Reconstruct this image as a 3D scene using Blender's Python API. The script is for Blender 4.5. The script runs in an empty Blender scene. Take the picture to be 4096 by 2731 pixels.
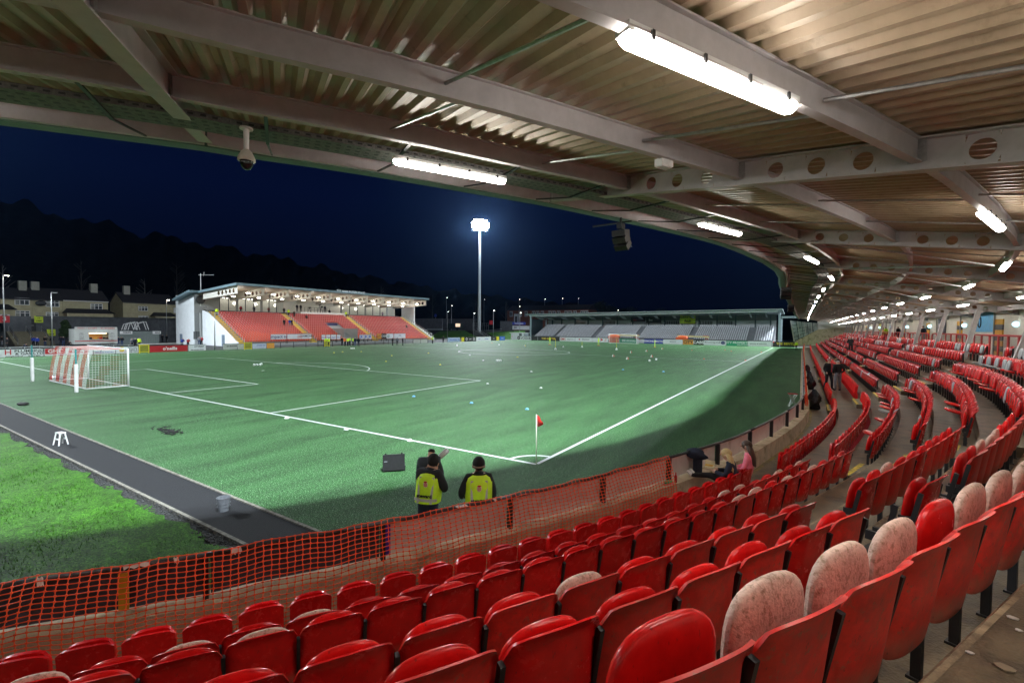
import bpy, math, random
from math import sin, cos, pi, radians, hypot
from mathutils import Vector, Matrix
random.seed(7)
scene = bpy.context.scene
COL = scene.collection

# ------------------------------------------------------------------ camera
CAM = Vector((6.823, -12.091, 4.115))
FX, YAW, PITCH, ROLL = 1861.55, -0.568798, -0.031216, 0.0090924
_F = Vector((sin(YAW) * cos(PITCH), cos(YAW) * cos(PITCH), sin(PITCH)))
_r = Vector((cos(YAW), -sin(YAW), 0)); _u = _r.cross(_F)
_R = _r * cos(ROLL) + _u * sin(ROLL); _U = _u * cos(ROLL) - _r * sin(ROLL)
cd = bpy.data.cameras.new('camera'); cam = bpy.data.objects.new('camera', cd); COL.objects.link(cam)
cam.matrix_world = Matrix(((_R.x, _U.x, -_F.x, CAM.x), (_R.y, _U.y, -_F.y, CAM.y), (_R.z, _U.z, -_F.z, CAM.z), (0, 0, 0, 1)))
cd.sensor_width = 36; cd.lens = FX / 4096 * 36; cd.clip_start = 0.05; cd.clip_end = 3000
scene.camera = cam

def ray(u, v):
    return _F + _R * ((u - 2048) / FX) - _U * ((v - 1365.5) / FX)
def P(u, v, z=0.0):      # world point of a photo pixel on the level z
    d = ray(u, v); return CAM + d * ((z - CAM.z) / d.z)
def PX(u, v, x):         # ... on the plane x
    d = ray(u, v); return CAM + d * ((x - CAM.x) / d.x)
def PY(u, v, y):         # ... on the plane y
    d = ray(u, v); return CAM + d * ((y - CAM.y) / d.y)
def pix(p):
    d = Vector(p) - CAM; f = d.dot(_F)
    return (2048 + FX * d.dot(_R) / f, 1365.5 - FX * d.dot(_U) / f, f)

# ------------------------------------------------------------------ sky and exposure
w = bpy.data.worlds.new('World'); scene.world = w; w.use_nodes = True
nt = w.node_tree; nt.nodes.clear()
wo = nt.nodes.new('ShaderNodeOutputWorld'); bg = nt.nodes.new('ShaderNodeBackground')
tc = nt.nodes.new('ShaderNodeTexCoord'); sep = nt.nodes.new('ShaderNodeSeparateXYZ'); cr = nt.nodes.new('ShaderNodeValToRGB')
nt.links.new(tc.outputs['Generated'], sep.inputs[0]); nt.links.new(sep.outputs['Z'], cr.inputs[0])
nt.links.new(cr.outputs[0], bg.inputs[0]); nt.links.new(bg.outputs[0], wo.inputs[0])
e = cr.color_ramp.elements
e[0].position = 0.0; e[0].color = (0.0006, 0.0013, 0.0050, 1)
e[1].position = 1.0; e[1].color = (0.0012, 0.0022, 0.014, 1)
for p_, c_ in ((0.10, (0.0007, 0.0020, 0.0095)), (0.25, (0.0010, 0.0034, 0.021)), (0.45, (0.0010, 0.0028, 0.019))):
    n_ = e.new(p_); n_.color = (*c_, 1)
bg.inputs[1].default_value = 1.0
scene.view_settings.view_transform = 'Standard'; scene.view_settings.look = 'None'
scene.view_settings.exposure = 0; scene.view_settings.gamma = 1
scene.view_settings.use_curve_mapping = False
scene.render.engine = 'CYCLES'
cy = scene.cycles
cy.use_denoising = True; cy.max_bounces = 6; cy.diffuse_bounces = 3; cy.glossy_bounces = 3
cy.transmission_bounces = 4; cy.transparent_max_bounces = 12; cy.sample_clamp_indirect = 4; cy.caustics_reflective = False; cy.caustics_refractive = False

# ------------------------------------------------------------------ floodlight lamps on the four masts
MASTS = [((-91.0, 119.5), (-45, 72), 0.75), ((-93.0, -16.0), (-48, 22), 1.0), ((20.5, -15.5), (-36, 30), 1.0), ((20.5, 121.0), (-24, 82), 1.35)]
for (mx, my), (ax, ay), pw in MASTS:
    l = bpy.data.lights.new('floodlight_lamp', 'SPOT'); l.energy = 800000 * pw; l.color = (0.86, 0.95, 1.0)
    l.spot_size = radians(112); l.spot_blend = 0.9; l.shadow_soft_size = 2.2
    o = bpy.data.objects.new('floodlight_lamp', l); COL.objects.link(o); o.location = (mx, my, 39.3)
    o.rotation_euler = (Vector((ax, ay, 0)) - o.location).to_track_quat('-Z', 'Y').to_euler()

# ------------------------------------------------------------------ materials
MATS = {}
def M(name, col, rough=0.6, metal=0.0, var=0.15, scale=4.0, bump=0.0, bscale=40.0, col2=None, emit=None, estr=0.0, coat=0.0, spec=0.5, dirt=None, stretch=None, alpha=1.0, trans=0.0):
    if name in MATS: return MATS[name]
    m = bpy.data.materials.new(name); m.use_nodes = True; t = m.node_tree; b = t.nodes['Principled BSDF']
    N, L = t.nodes.new, t.links.new
    b.inputs['Roughness'].default_value = rough; b.inputs['Metallic'].default_value = metal
    b.inputs['Specular IOR Level'].default_value = spec; b.inputs['Coat Weight'].default_value = coat
    b.inputs['Alpha'].default_value = alpha; b.inputs['Transmission Weight'].default_value = trans
    if emit:
        b.inputs['Emission Color'].default_value = (*emit, 1); b.inputs['Emission Strength'].default_value = estr
    geo = N('ShaderNodeNewGeometry'); vec = geo.outputs['Position']
    if stretch:
        mp = N('ShaderNodeMapping'); mp.inputs['Scale'].default_value = stretch; L(vec, mp.inputs[0]); vec = mp.outputs[0]
    if var > 0 or col2:
        n = N('ShaderNodeTexNoise'); n.inputs['Scale'].default_value = scale; n.inputs['Detail'].default_value = 5; n.inputs['Roughness'].default_value = .65
        L(vec, n.inputs['Vector'])
        r = N('ShaderNodeValToRGB'); L(n.outputs[0], r.inputs[0])
        a = [c * (1 - var) for c in col]; c2 = col2 or [min(1, c * (1 + var)) for c in col]
        r.color_ramp.elements[0].position = .32; r.color_ramp.elements[1].position = .68
        r.color_ramp.elements[0].color = (*a, 1); r.color_ramp.elements[1].color = (*c2, 1)
        out = r.outputs[0]
        if dirt:
            n2 = N('ShaderNodeTexNoise'); n2.inputs['Scale'].default_value = dirt[1]; n2.inputs['Detail'].default_value = 6; n2.inputs['Roughness'].default_value = .7
            L(vec, n2.inputs['Vector'])
            r2 = N('ShaderNodeValToRGB'); r2.color_ramp.elements[0].position = dirt[2]; r2.color_ramp.elements[1].position = dirt[3]
            r2.color_ramp.elements[0].color = (0, 0, 0, 1); r2.color_ramp.elements[1].color = (1, 1, 1, 1); L(n2.outputs[0], r2.inputs[0])
            mx = N('ShaderNodeMix'); mx.data_type = 'RGBA'; L(r2.outputs[0], mx.inputs[0]); L(out, mx.inputs[6]); mx.inputs[7].default_value = (*dirt[0], 1)
            out = mx.outputs[2]
        L(out, b.inputs['Base Color'])
        rr = N('ShaderNodeMapRange'); rr.inputs[3].default_value = max(0.03, rough - .08); rr.inputs[4].default_value = min(1, rough + .12)
        L(n.outputs[0], rr.inputs[0]); L(rr.outputs[0], b.inputs['Roughness'])
    else:
        b.inputs['Base Color'].default_value = (*col, 1)
    if bump > 0:
        n3 = N('ShaderNodeTexNoise'); n3.inputs['Scale'].default_value = bscale; n3.inputs['Detail'].default_value = 4; L(vec, n3.inputs['Vector'])
        bp = N('ShaderNodeBump'); bp.inputs['Strength'].default_value = bump; bp.inputs['Distance'].default_value = .02
        L(n3.outputs[0], bp.inputs['Height']); L(bp.outputs[0], b.inputs['Normal'])
    MATS[name] = m; return m

concrete = M('concrete', (.15, .11, .065), .5, var=.4, scale=1.6, bump=.35, bscale=60, dirt=((.06, .042, .025), 2.3, .5, .66))
conc_wall = M('concrete_wall', (.56, .46, .32), .8, var=.2, scale=2.5, bump=.3, bscale=50, dirt=((.16, .12, .04), 1.7, .52, .72))
conc_grey = M('concrete_grey', (.12, .125, .13), .8, var=.25, scale=1.5, bump=.3)
red = M('seat_red', (.58, .008, .008), .24, var=.14, scale=9, spec=.32, coat=0.0, dirt=((.12, .02, .015), 34, .66, .8))
red2 = M('seat_red_worn', (.60, .024, .018), .4, var=.22, scale=14, dirt=((.25, .13, .08), 22, .56, .72))
pale = M('seat_bleached', (.60, .40, .33), .55, var=.25, scale=7, dirt=((.20, .11, .05), 38, .50, .70), bump=.25, bscale=70)
greyseat = M('seat_pale_grey', (.30, .31, .32), .35, var=.2, scale=14)
black = M('black_steel', (.012, .012, .014), .45, var=.3, scale=12)
galv = M('galvanised_steel', (.42, .43, .43), .38, metal=.85, var=.2, scale=20)
steelgrey = M('painted_steel', (.48, .46, .46), .5, var=.12, scale=5, bump=.05)
steelpale = M('painted_steel_pale', (.50, .47, .48), .5, var=.1, scale=6)
sheet = M('roof_sheet_beige', (.38, .285, .19), .4, metal=.1, var=.16, scale=2.5, dirt=((.2, .15, .09), 4.5, .58, .75))
cream = M('cream_wall', (.80, .76, .68), .7, var=.06, scale=2.5)
white = M('white_paint', (.78, .78, .78), .5, var=.06, scale=3)
whiteb = M('white_board', (.74, .76, .78), .45, var=.06, scale=3)
boardback = M('hoarding_back', (.66, .60, .56), .6, var=.1, scale=3, dirt=((.33, .26, .2), 2.4, .55, .75))
darkboard = M('dark_board', (.050, .042, .060), .6, var=.4, scale=6)
yellow = M('yellow_paint', (.75, .50, .02), .6, var=.2, scale=10, dirt=((.13, .10, .06), 9, .45, .6))
yellow2 = M('yellow_gate', (.70, .62, .02), .5, var=.1)
asphalt = M('asphalt', (.009, .010, .013), .85, var=.35, scale=8, bump=.5, bscale=130)
asphalt2 = M('yard_asphalt', (.045, .048, .05), .8, var=.25, scale=2)
linew = M('line_white', (.62, .66, .66), .7, var=.3, scale=45, bump=.6, bscale=220)
navy = M('navy_cloth', (.012, .016, .035), .9, var=.2, scale=20)
blackcloth = M('black_cloth', (.008, .008, .01), .9, var=.3, scale=20)
bluecloth = M('blue_cloth', (.02, .05, .35), .85)
redcloth = M('red_cloth', (.42, .02, .03), .85)
greycloth = M('grey_cloth', (.16, .17, .19), .9)
denim = M('denim', (.04, .07, .16), .9)
hivis = M('hi_vis_yellow', (.60, .88, .02), .6, var=.08, scale=14)
hiorange = M('hi_vis_orange', (.85, .2, .03), .6)
reflect = M('reflective_tape', (.48, .45, .45), .35, var=.1)
skin = M('skin', (.55, .32, .23), .6, var=.06)
hairblond = M('hair_blonde', (.50, .36, .16), .5, var=.4, scale=25, stretch=(6, 6, .6))
hairbrown = M('hair_brown', (.05, .025, .015), .45, var=.4, scale=25, stretch=(6, 6, .6))
pink = M('pink_cloth', (.85, .20, .28), .85)
orange = M('orange_plastic', (1.0, .12, .03), .45, var=.1, scale=8)
teal = M('teal_paint', (.02, .22, .22), .5)
polyb = M('black_polythene', (.006, .006, .008), .18, var=.3, scale=14, bump=.9, bscale=22)
rubber = M('dark_rubber', (.012, .012, .012), .7)
glassm = M('window_glass', (.02, .025, .03), .08, var=0, spec=.8)
glow = M('tube_diffuser', (.9, .9, .9), .5, var=0, emit=(1.0, .95, .86), estr=60)

# turf and grass want their own nodes
def seat_wear(m, zlo, zhi, amt):     # per-seat fading and a band of dried dust along the foot of each shell
    t = m.node_tree; b = t.nodes['Principled BSDF']; N, L = t.nodes.new, t.links.new; src = b.inputs['Base Color'].links[0].from_socket
    oi = N('ShaderNodeObjectInfo'); hs = N('ShaderNodeHueSaturation'); r1 = N('ShaderNodeMapRange'); L(oi.outputs['Random'], r1.inputs[0]); r1.inputs[3].default_value = .82; r1.inputs[4].default_value = 1.22
    L(r1.outputs[0], hs.inputs['Value']); L(src, hs.inputs['Color'])
    tc_ = N('ShaderNodeTexCoord'); sp_ = N('ShaderNodeSeparateXYZ'); L(tc_.outputs['Object'], sp_.inputs[0]); n = N('ShaderNodeTexNoise'); n.inputs['Scale'].default_value = 11; n.inputs['Detail'].default_value = 6; L(N('ShaderNodeNewGeometry').outputs['Position'], n.inputs['Vector'])
    mr_ = N('ShaderNodeMapRange'); L(sp_.outputs['Z'], mr_.inputs[0]); mr_.inputs[1].default_value = zlo; mr_.inputs[2].default_value = zhi; mr_.inputs[3].default_value = amt; mr_.inputs[4].default_value = 0
    mu = N('ShaderNodeMath'); mu.operation = 'MULTIPLY'; L(mr_.outputs[0], mu.inputs[0]); L(n.outputs[0], mu.inputs[1])
    # sparse dark scuffs
    n2 = N('ShaderNodeTexNoise'); n2.inputs['Scale'].default_value = 70; n2.inputs['Detail'].default_value = 3; mp = N('ShaderNodeMapping'); mp.inputs['Scale'].default_value = (1, 1, .35); L(tc_.outputs['Object'], mp.inputs[0]); L(mp.outputs[0], n2.inputs['Vector'])
    sc_ = N('ShaderNodeMapRange'); L(n2.outputs[0], sc_.inputs[0]); sc_.inputs[1].default_value = .66; sc_.inputs[2].default_value = .72; sc_.inputs[4].default_value = .55
    mx = N('ShaderNodeMix'); mx.data_type = 'RGBA'; L(mu.outputs[0], mx.inputs[0]); L(hs.outputs[0], mx.inputs[6]); mx.inputs[7].default_value = (.34, .20, .13, 1)
    mx3 = N('ShaderNodeMix'); mx3.data_type = 'RGBA'; L(sc_.outputs[0], mx3.inputs[0]); L(mx.outputs[2], mx3.inputs[6]); mx3.inputs[7].default_value = (.06, .02, .015, 1); L(mx3.outputs[2], b.inputs['Base Color'])
redp = M('seat_red_pan', (.56, .008, .008), .22, var=.16, scale=9, spec=.32, coat=0.0, dirt=((.14, .03, .02), 40, .64, .78)); seat_wear(redp, -9, -8, 0)
seat_wear(red2, .34, .44, .8); seat_wear(red, .34, .42, .8)
def turf_mat(name, c1, c2, c3, fine, broad, spec, rough, bstr, stripes=False):
    m = bpy.data.materials.new(name); m.use_nodes = True; t = m.node_tree; b = t.nodes['Principled BSDF']; N, L = t.nodes.new, t.links.new
    geo = N('ShaderNodeNewGeometry')
    n1 = N('ShaderNodeTexNoise'); n1.inputs['Scale'].default_value = fine; n1.inputs['Detail'].default_value = 3; L(geo.outputs['Position'], n1.inputs['Vector'])
    n2 = N('ShaderNodeTexNoise'); n2.inputs['Scale'].default_value = broad; n2.inputs['Detail'].default_value = 5; n2.inputs['Roughness'].default_value = .6
    if stripes:
        mp = N('ShaderNodeMapping'); mp.inputs['Scale'].default_value = (1.9, .35, 1); L(geo.outputs['Position'], mp.inputs[0]); L(mp.outputs[0], n2.inputs['Vector'])
    else: L(geo.outputs['Position'], n2.inputs['Vector'])
    r1 = N('ShaderNodeValToRGB'); L(n1.outputs[0], r1.inputs[0]); e = r1.color_ramp.elements
    e[0].position = .36; e[0].color = (*c1, 1); e[1].position = .58; e[1].color = (*c2, 1); k = e.new(.70); k.color = (*c3, 1)
    mr = N('ShaderNodeMapRange'); L(n2.outputs[0], mr.inputs[0]); mr.inputs[1].default_value = .3; mr.inputs[2].default_value = .7; mr.inputs[3].default_value = .62; mr.inputs[4].default_value = 1.28
    mx = N('ShaderNodeMix'); mx.data_type = 'RGBA'; mx.blend_type = 'MULTIPLY'; mx.inputs[0].default_value = 1
    L(r1.outputs[0], mx.inputs[6]); L(mr.outputs[0], mx.inputs[7])
    n4 = N('ShaderNodeTexNoise'); n4.inputs['Scale'].default_value = fine * .3; n4.inputs['Detail'].default_value = 6; n4.inputs['Roughness'].default_value = .75; L(geo.outputs['Position'], n4.inputs['Vector'])
    m4 = N('ShaderNodeMapRange'); L(n4.outputs[0], m4.inputs[0]); m4.inputs[1].default_value = .34; m4.inputs[2].default_value = .66; m4.inputs[3].default_value = .55; m4.inputs[4].default_value = 1.6
    mx2 = N('ShaderNodeMix'); mx2.data_type = 'RGBA'; mx2.blend_type = 'MULTIPLY'; mx2.inputs[0].default_value = 1; L(mx.outputs[2], mx2.inputs[6]); L(m4.outputs[0], mx2.inputs[7]); L(mx2.outputs[2], b.inputs['Base Color'])
    b.inputs['Roughness'].default_value = rough; b.inputs['Specular IOR Level'].default_value = spec
    bp = N('ShaderNodeBump'); bp.inputs['Strength'].default_value = bstr; bp.inputs['Distance'].default_value = .03; L(n1.outputs[0], bp.inputs['Height']); L(bp.outputs[0], b.inputs['Normal'])
    MATS[name] = m; return m
turf = turf_mat('artificial_turf', (.009, .042, .010), (.036, .124, .034), (.36, .54, .33), 40, .5, .22, .65, .9, True)  # the last, palest colour paints glints and sheen specks into the turf
lawn = turf_mat('lawn_grass', (.014, .055, .005), (.048, .160, .012), (.09, .22, .025), 34, 2.2, .12, .6, 1.0)
bankg = turf_mat('bank_grass', (.02, .07, .01), (.05, .15, .02), (.08, .2, .03), 9, .6, .3, .8, .6)

# ------------------------------------------------------------------ mesh helpers
class MB:
    def __init__(s): s.v = []; s.f = []; s.m = []; s.mi = 0
    def add(s, vs, fs):
        b = len(s.v); s.v += [tuple(x) for x in vs]; s.f += [tuple(b + i for i in q) for q in fs]; s.m += [s.mi] * len(fs); return s
    def box(s, c, d, rz=0.0, mat=None):
        x, y, z = d[0] / 2, d[1] / 2, d[2] / 2
        vs = [Vector((a * x, b * y, e_ * z)) for a in (-1, 1) for b in (-1, 1) for e_ in (-1, 1)]
        if rz: vs = [Matrix.Rotation(rz, 3, 'Z') @ q for q in vs]
        if mat: vs = [mat @ q for q in vs]
        c = Vector(c)
        return s.add([q + c for q in vs], [(0, 1, 3, 2), (4, 6, 7, 5), (0, 4, 5, 1), (2, 3, 7, 6), (0, 2, 6, 4), (1, 5, 7, 3)])
    def bar(s, p, q, w_, h=None, up=(0, 0, 1)):
        p, q = Vector(p), Vector(q); h = h or w_; t = (q - p)
        if t.length < 1e-6: return s
        t.normalize(); up = Vector(up)
        a = t.cross(up)
        if a.length < 1e-3: a = t.cross(Vector((1, 0, 0)))
        a.normalize(); b = a.cross(t)
        vs = [o + a * (i * w_ / 2) + b * (j * h / 2) for o in (p, q) for i, j in ((-1, -1), (1, -1), (1, 1), (-1, 1))]
        return s.add(vs, [(3, 2, 1, 0), (4, 5, 6, 7), (0, 1, 5, 4), (1, 2, 6, 5), (2, 3, 7, 6), (3, 0, 4, 7)])
    def tube(s, pts, r, n=6, cap=True):
        pts = [Vector(p) for p in pts]; rs = r if isinstance(r, (list, tuple)) else [r] * len(pts); b = len(s.v); prev = None
        for i, p in enumerate(pts):
            t = (pts[min(i + 1, len(pts) - 1)] - pts[max(i - 1, 0)])
            t = t.normalized() if t.length > 1e-9 else Vector((0, 0, 1))
            a = prev - t * prev.dot(t) if prev is not None else t.cross(Vector((0, 0, 1)))
            if a.length < 1e-3: a = t.cross(Vector((1, 0, 0)))
            a.normalize(); prev = a; c = t.cross(a)
            for k in range(n):
                g = 2 * pi * k / n; s.v.append(tuple(p + (a * cos(g) + c * sin(g)) * rs[i]))
        fs = []
        for i in range(len(pts) - 1):
            for k in range(n): fs.append((b + i * n + k, b + i * n + (k + 1) % n, b + (i + 1) * n + (k + 1) % n, b + (i + 1) * n + k))
        if cap: fs += [tuple(b + k for k in reversed(range(n))), tuple(b + (len(pts) - 1) * n + k for k in range(n))]
        s.f += fs; s.m += [s.mi] * len(fs); return s
    def prism(s, poly, z0, z1):
        n = len(poly)
        return s.add([(x, y, z0) for x, y in poly] + [(x, y, z1) for x, y in poly], [tuple(reversed(range(n))), tuple(range(n, 2 * n))] + [(i, (i + 1) % n, n + (i + 1) % n, n + i) for i in range(n)])
    def ell(s, c, r, nu=8, nv=6, pw=1.0, mat=None):
        c = Vector(c); vs = []
        sg = lambda x: (abs(x) ** pw) * (1 if x >= 0 else -1)
        for j in range(1, nv):
            th = pi * j / nv
            for i in range(nu):
                ph = 2 * pi * i / nu
                q = Vector((r[0] * sg(sin(th)) * sg(cos(ph)), r[1] * sg(sin(th)) * sg(sin(ph)), r[2] * sg(cos(th))))
                vs.append(q)
        vs += [Vector((0, 0, r[2])), Vector((0, 0, -r[2]))]
        if mat: vs = [mat @ q for q in vs]
        fs = [((j) * nu + i, (j) * nu + (i + 1) % nu, (j + 1) * nu + (i + 1) % nu, (j + 1) * nu + i)[::-1] for j in range(nv - 2) for i in range(nu)]
        t, b = len(vs) - 2, len(vs) - 1
        fs += [(t, i, (i + 1) % nu) for i in range(nu)] + [(b, (nv - 2) * nu + (i + 1) % nu, (nv - 2) * nu + i) for i in range(nu)]
        return s.add([q + c for q in vs], fs)
    def merge(s, o, mw=None):
        b = len(s.v); s.v += [tuple(mw @ Vector(q)) if mw else q for q in o.v]; s.f += [tuple(b + i for i in q) for q in o.f]; s.m += [x + s.mi for x in o.m]; return s
    def mesh(s, name, mats, smooth=False):
        me = bpy.data.meshes.new(name); me.from_pydata(s.v, [], s.f)
        for m_ in (mats if isinstance(mats, (list, tuple)) else [mats]): me.materials.append(m_)
        if any(s.m): me.polygons.foreach_set('material_index', s.m)
        if smooth: me.polygons.foreach_set('use_smooth', [True] * len(me.polygons))
        me.update(); return me
    def build(s, name, mats, parent=None, smooth=False, **kw):
        o = bpy.data.objects.new(name, s.mesh(name, mats, smooth)); COL.objects.link(o)
        if parent: o.parent = parent
        tag(o, **kw); return o
def tag(o, label=None, cat=None, group=None, kind=None):
    if label: o['label'] = label
    if cat: o['category'] = cat
    if group: o['group'] = group
    if kind: o['kind'] = kind
    return o
def empty(name, loc=(0, 0, 0), rz=0.0, **kw):
    o = bpy.data.objects.new(name, None); COL.objects.link(o); o.location = loc; o.rotation_euler = (0, 0, rz); o.empty_display_size = .1
    return tag(o, **kw)
def link(name, me, parent=None, loc=None, rz=0.0, **kw):
    o = bpy.data.objects.new(name, me); COL.objects.link(o)
    if parent: o.parent = parent
    if loc is not None: o.location = loc
    if rz: o.rotation_euler = (0, 0, rz)
    return tag(o, **kw)
def smooth_angle(me, ang=40):
    me.polygons.foreach_set('use_smooth', [True] * len(me.polygons)); me.set_sharp_from_angle(angle=radians(ang)); return me
_ord = lambda n: f"{n}{'th' if 10 <= n % 100 <= 20 else {1: 'st', 2: 'nd', 3: 'rd'}.get(n % 10, 'th')}"
def text_mb(txt, size, sx=1.0, bold=0.0, align='CENTER'):
    cu = bpy.data.curves.new('t', 'FONT'); cu.body = txt; cu.size = size; cu.align_x = align; cu.align_y = 'CENTER'; cu.offset = bold; cu.extrude = 0.004; cu.resolution_u = 2
    o = bpy.data.objects.new('t', cu); COL.objects.link(o)
    me = bpy.data.meshes.new_from_object(o.evaluated_get(bpy.context.evaluated_depsgraph_get()))
    mb = MB(); mb.v = [(v.co.x * sx, v.co.y, v.co.z) for v in me.vertices]; mb.f = [tuple(p.vertices) for p in me.polygons]; mb.m = [0] * len(mb.f)
    bpy.data.objects.remove(o); bpy.data.curves.remove(cu); bpy.data.meshes.remove(me); return mb
def text_on(txt, size, org, xdir, updir, parent, mat, name='lettering', sx=1.0, bold=0.0, align='CENTER'):
    X, Y = Vector(xdir).normalized(), Vector(updir).normalized(); Z = X.cross(Y); o = Vector(org) + Z * .008
    mw = Matrix(((X.x, Y.x, Z.x, o.x), (X.y, Y.y, Z.y, o.y), (X.z, Y.z, Z.z, o.z), (0, 0, 0, 1)))
    if parent: mw = parent.matrix_basis.inverted() @ mw
    mb = MB(); mb.merge(text_mb(txt, size, sx, bold, align), mw)
    return mb.build(name, mat, parent)
# ------------------------------------------------------------------ the plan curve of the near stand (front row of seats)
_m = [(1.29, -10.5), (1.81, -9.64), (2.35, -8.78), (2.85, -7.9), (3.28, -7.04), (3.72, -6.16), (4.16, -5.27), (4.55, -4.34), (4.92, -3.35), (5.27, -2.44), (6.05, -0.18), (6.47, 1.3), (6.82, 3.06), (7.06, 4.32), (7.38, 6.23), (7.6, 7.9), (7.78, 9.7), (7.88, 12), (7.86, 14.41), (7.68, 29.97), (7.2, 70.21), (6.9, 125)]
_m = [(_m[0][0] - (2 - i) * 3.9 - (2 - i) ** 2 * .35, _m[0][1] - (2 - i) * 5.9) for i in range(2)] + [(_m[0][0] - .0, _m[0][1])] + _m[1:]
def _cr(p0, p1, p2, p3, t):
    return tuple(.5 * (2 * b + (c - a) * t + (2 * a - 5 * b + 4 * c - d) * t * t + (3 * b - a - 3 * c + d) * t ** 3) for a, b, c, d in zip(p0, p1, p2, p3))
_pts = []
for i in range(len(_m) - 1):
    a = _m[max(i - 1, 0)]; b = _m[i]; c = _m[i + 1]; d = _m[min(i + 2, len(_m) - 1)]
    L_ = hypot(c[0] - b[0], c[1] - b[1]); n = max(2, int(L_ / .25))
    if L_ > 5: _pts += [(b[0] + (c[0] - b[0]) * k / n, b[1] + (c[1] - b[1]) * k / n) for k in range(n)]
    else: _pts += [_cr(a, b, c, d, k / n) for k in range(n)]
_pts.append(_m[-1])
_i0 = min(range(len(_pts)), key=lambda i: hypot(_pts[i][0] - 1.29, _pts[i][1] + 10.5))
_S = [0.0]
for i in range(1, len(_pts)): _S.append(_S[-1] + hypot(_pts[i][0] - _pts[i - 1][0], _pts[i][1] - _pts[i - 1][1]))
_off0 = _S[_i0]; _S = [x - _off0 for x in _S]
import bisect
def _raw(s):
    i = min(max(bisect.bisect_right(_S, s) - 1, 0), len(_S) - 2); t = (s - _S[i]) / (_S[i + 1] - _S[i])
    return (_pts[i][0] + (_pts[i + 1][0] - _pts[i][0]) * t, _pts[i][1] + (_pts[i + 1][1] - _pts[i][1]) * t)
def mt(s):               # unit tangent
    a, b = _raw(s - 1.2), _raw(s + 1.2); L_ = hypot(b[0] - a[0], b[1] - a[1]); return ((b[0] - a[0]) / L_, (b[1] - a[1]) / L_)
def mc(s, o=0.0):        # point at distance s along the curve, o metres behind it
    p, t = _raw(s), mt(s); return (p[0] + o * t[1], p[1] - o * t[0])
def mr(s, o=0.0):        # the roof bends a little less than the seats
    k = min(1, max(0, (s - 13) / 17)); k = k * k * (3 - 2 * k); x, y = mc(s, o); return (x - .55 * k, y)
def ang(s): t = mt(s); return math.atan2(t[1], t[0])
S0, S1 = -9.5, 122.0
def srange(a, b, st):
    n = max(1, int(round((b - a) / st))); return [a + (b - a) * i / n for i in range(n + 1)]
def strip(mb, ss, prof, curve=mc, closed=False):   # sweep a profile [(offset, z), ...] along the curve
    n = len(prof); b = len(mb.v)
    for s in ss:
        for o, z in prof: mb.v.append((*curve(s, o), z))
    k = n if closed else n - 1
    for i in range(len(ss) - 1):
        for j in range(k):
            mb.f.append((b + i * n + j, b + (i + 1) * n + j, b + (i + 1) * n + (j + 1) % n, b + i * n + (j + 1) % n)); mb.m.append(mb.mi)
    if closed:
        mb.f += [tuple(b + j for j in range(n)), tuple(b + (len(ss) - 1) * n + j for j in reversed(range(n)))]; mb.m += [mb.mi] * 2
    return mb
DK = {1: 0.0, 2: 1.03, 3: 1.78, 4: 2.52, 5: 3.26, 6: 3.97, 7: 4.70, 8: 5.44}
ZK = {1: .28, 2: .68, 3: 1.05, 4: 1.40, 5: 1.75, 6: 2.09, 7: 2.43, 8: 2.77}
AISLES = [(11.25, 12.55), (24.9, 27.1), (40.2, 41.8), (55.2, 56.8), (70.2, 71.8), (85.2, 86.8), (100.2, 101.8)]

# ------------------------------------------------------------------ ground, pitch, lines
L0, W0 = 106.26, 68.91
mb = MB(); mb.add([(-900, -300, -.06), (700, -300, -.06), (700, 900, -.06), (-900, 900, -.06)], [(0, 1, 2, 3)])
mb.build('ground', asphalt2, kind='structure')
mb = MB(); mb.add([(-73.0, -6.42, 0), (8, -6.42, 0), (8, 113, 0), (-73, 113, 0)], [(0, 1, 2, 3)])
mb.build('pitch', turf, kind='structure')
mb = MB(); z = .004; LW = .115
def lrect(x0, y0, x1, y1): mb.add([(x0, y0, z), (x1, y0, z), (x1, y1, z), (x0, y1, z)], [(0, 1, 2, 3)])
def lline(x0, y0, x1, y1):
    if abs(x0 - x1) < 1e-6: lrect(x0 - LW / 2, min(y0, y1), x0 + LW / 2, max(y0, y1))
    else: lrect(min(x0, x1), y0 - LW / 2, max(x0, x1), y0 + LW / 2)
def larc(cx, cy, r, a0, a1, n=48):
    vs = []; 
    for i in range(n + 1):
        a = a0 + (a1 - a0) * i / n; vs += [(cx + (r - LW / 2) * cos(a), cy + (r - LW / 2) * sin(a), z + .001), (cx + (r + LW / 2) * cos(a), cy + (r + LW / 2) * sin(a), z + .001)]
    mb.add(vs, [(2 * i, 2 * i + 1, 2 * i + 3, 2 * i + 2) for i in range(n)])
e_ = LW / 2
lline(-W0, 0, 0, 0); lline(-W0, L0, 0, L0); lline(-W0, e_, -W0, L0 - e_); lline(0, e_, 0, L0 - e_); lline(-W0 + e_, L0 / 2, -e_, L0 / 2)
hc = -W0 / 2
larc(hc, L0 / 2, 9.15, 0, 2 * pi, 96)
for g, sg_ in ((0, 1), (L0, -1)):
    for hw, dp in ((20.16, 16.5), (9.16, 5.5)):
        for sx in (-1, 1): lline(hc + sx * hw, g + sg_ * e_, hc + sx * hw, g + sg_ * (dp - e_))
        lline(hc - hw - e_, g + sg_ * dp, hc + hw + e_, g + sg_ * dp)
    a = math.acos(5.5 / 9.15)
    larc(hc, g + sg_ * 11, 9.15, sg_ * pi / 2 - a, sg_ * pi / 2 + a, 24)
    lrect(hc - .13, g + sg_ * 11 - .13, hc + .13, g + sg_ * 11 + .13)
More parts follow.
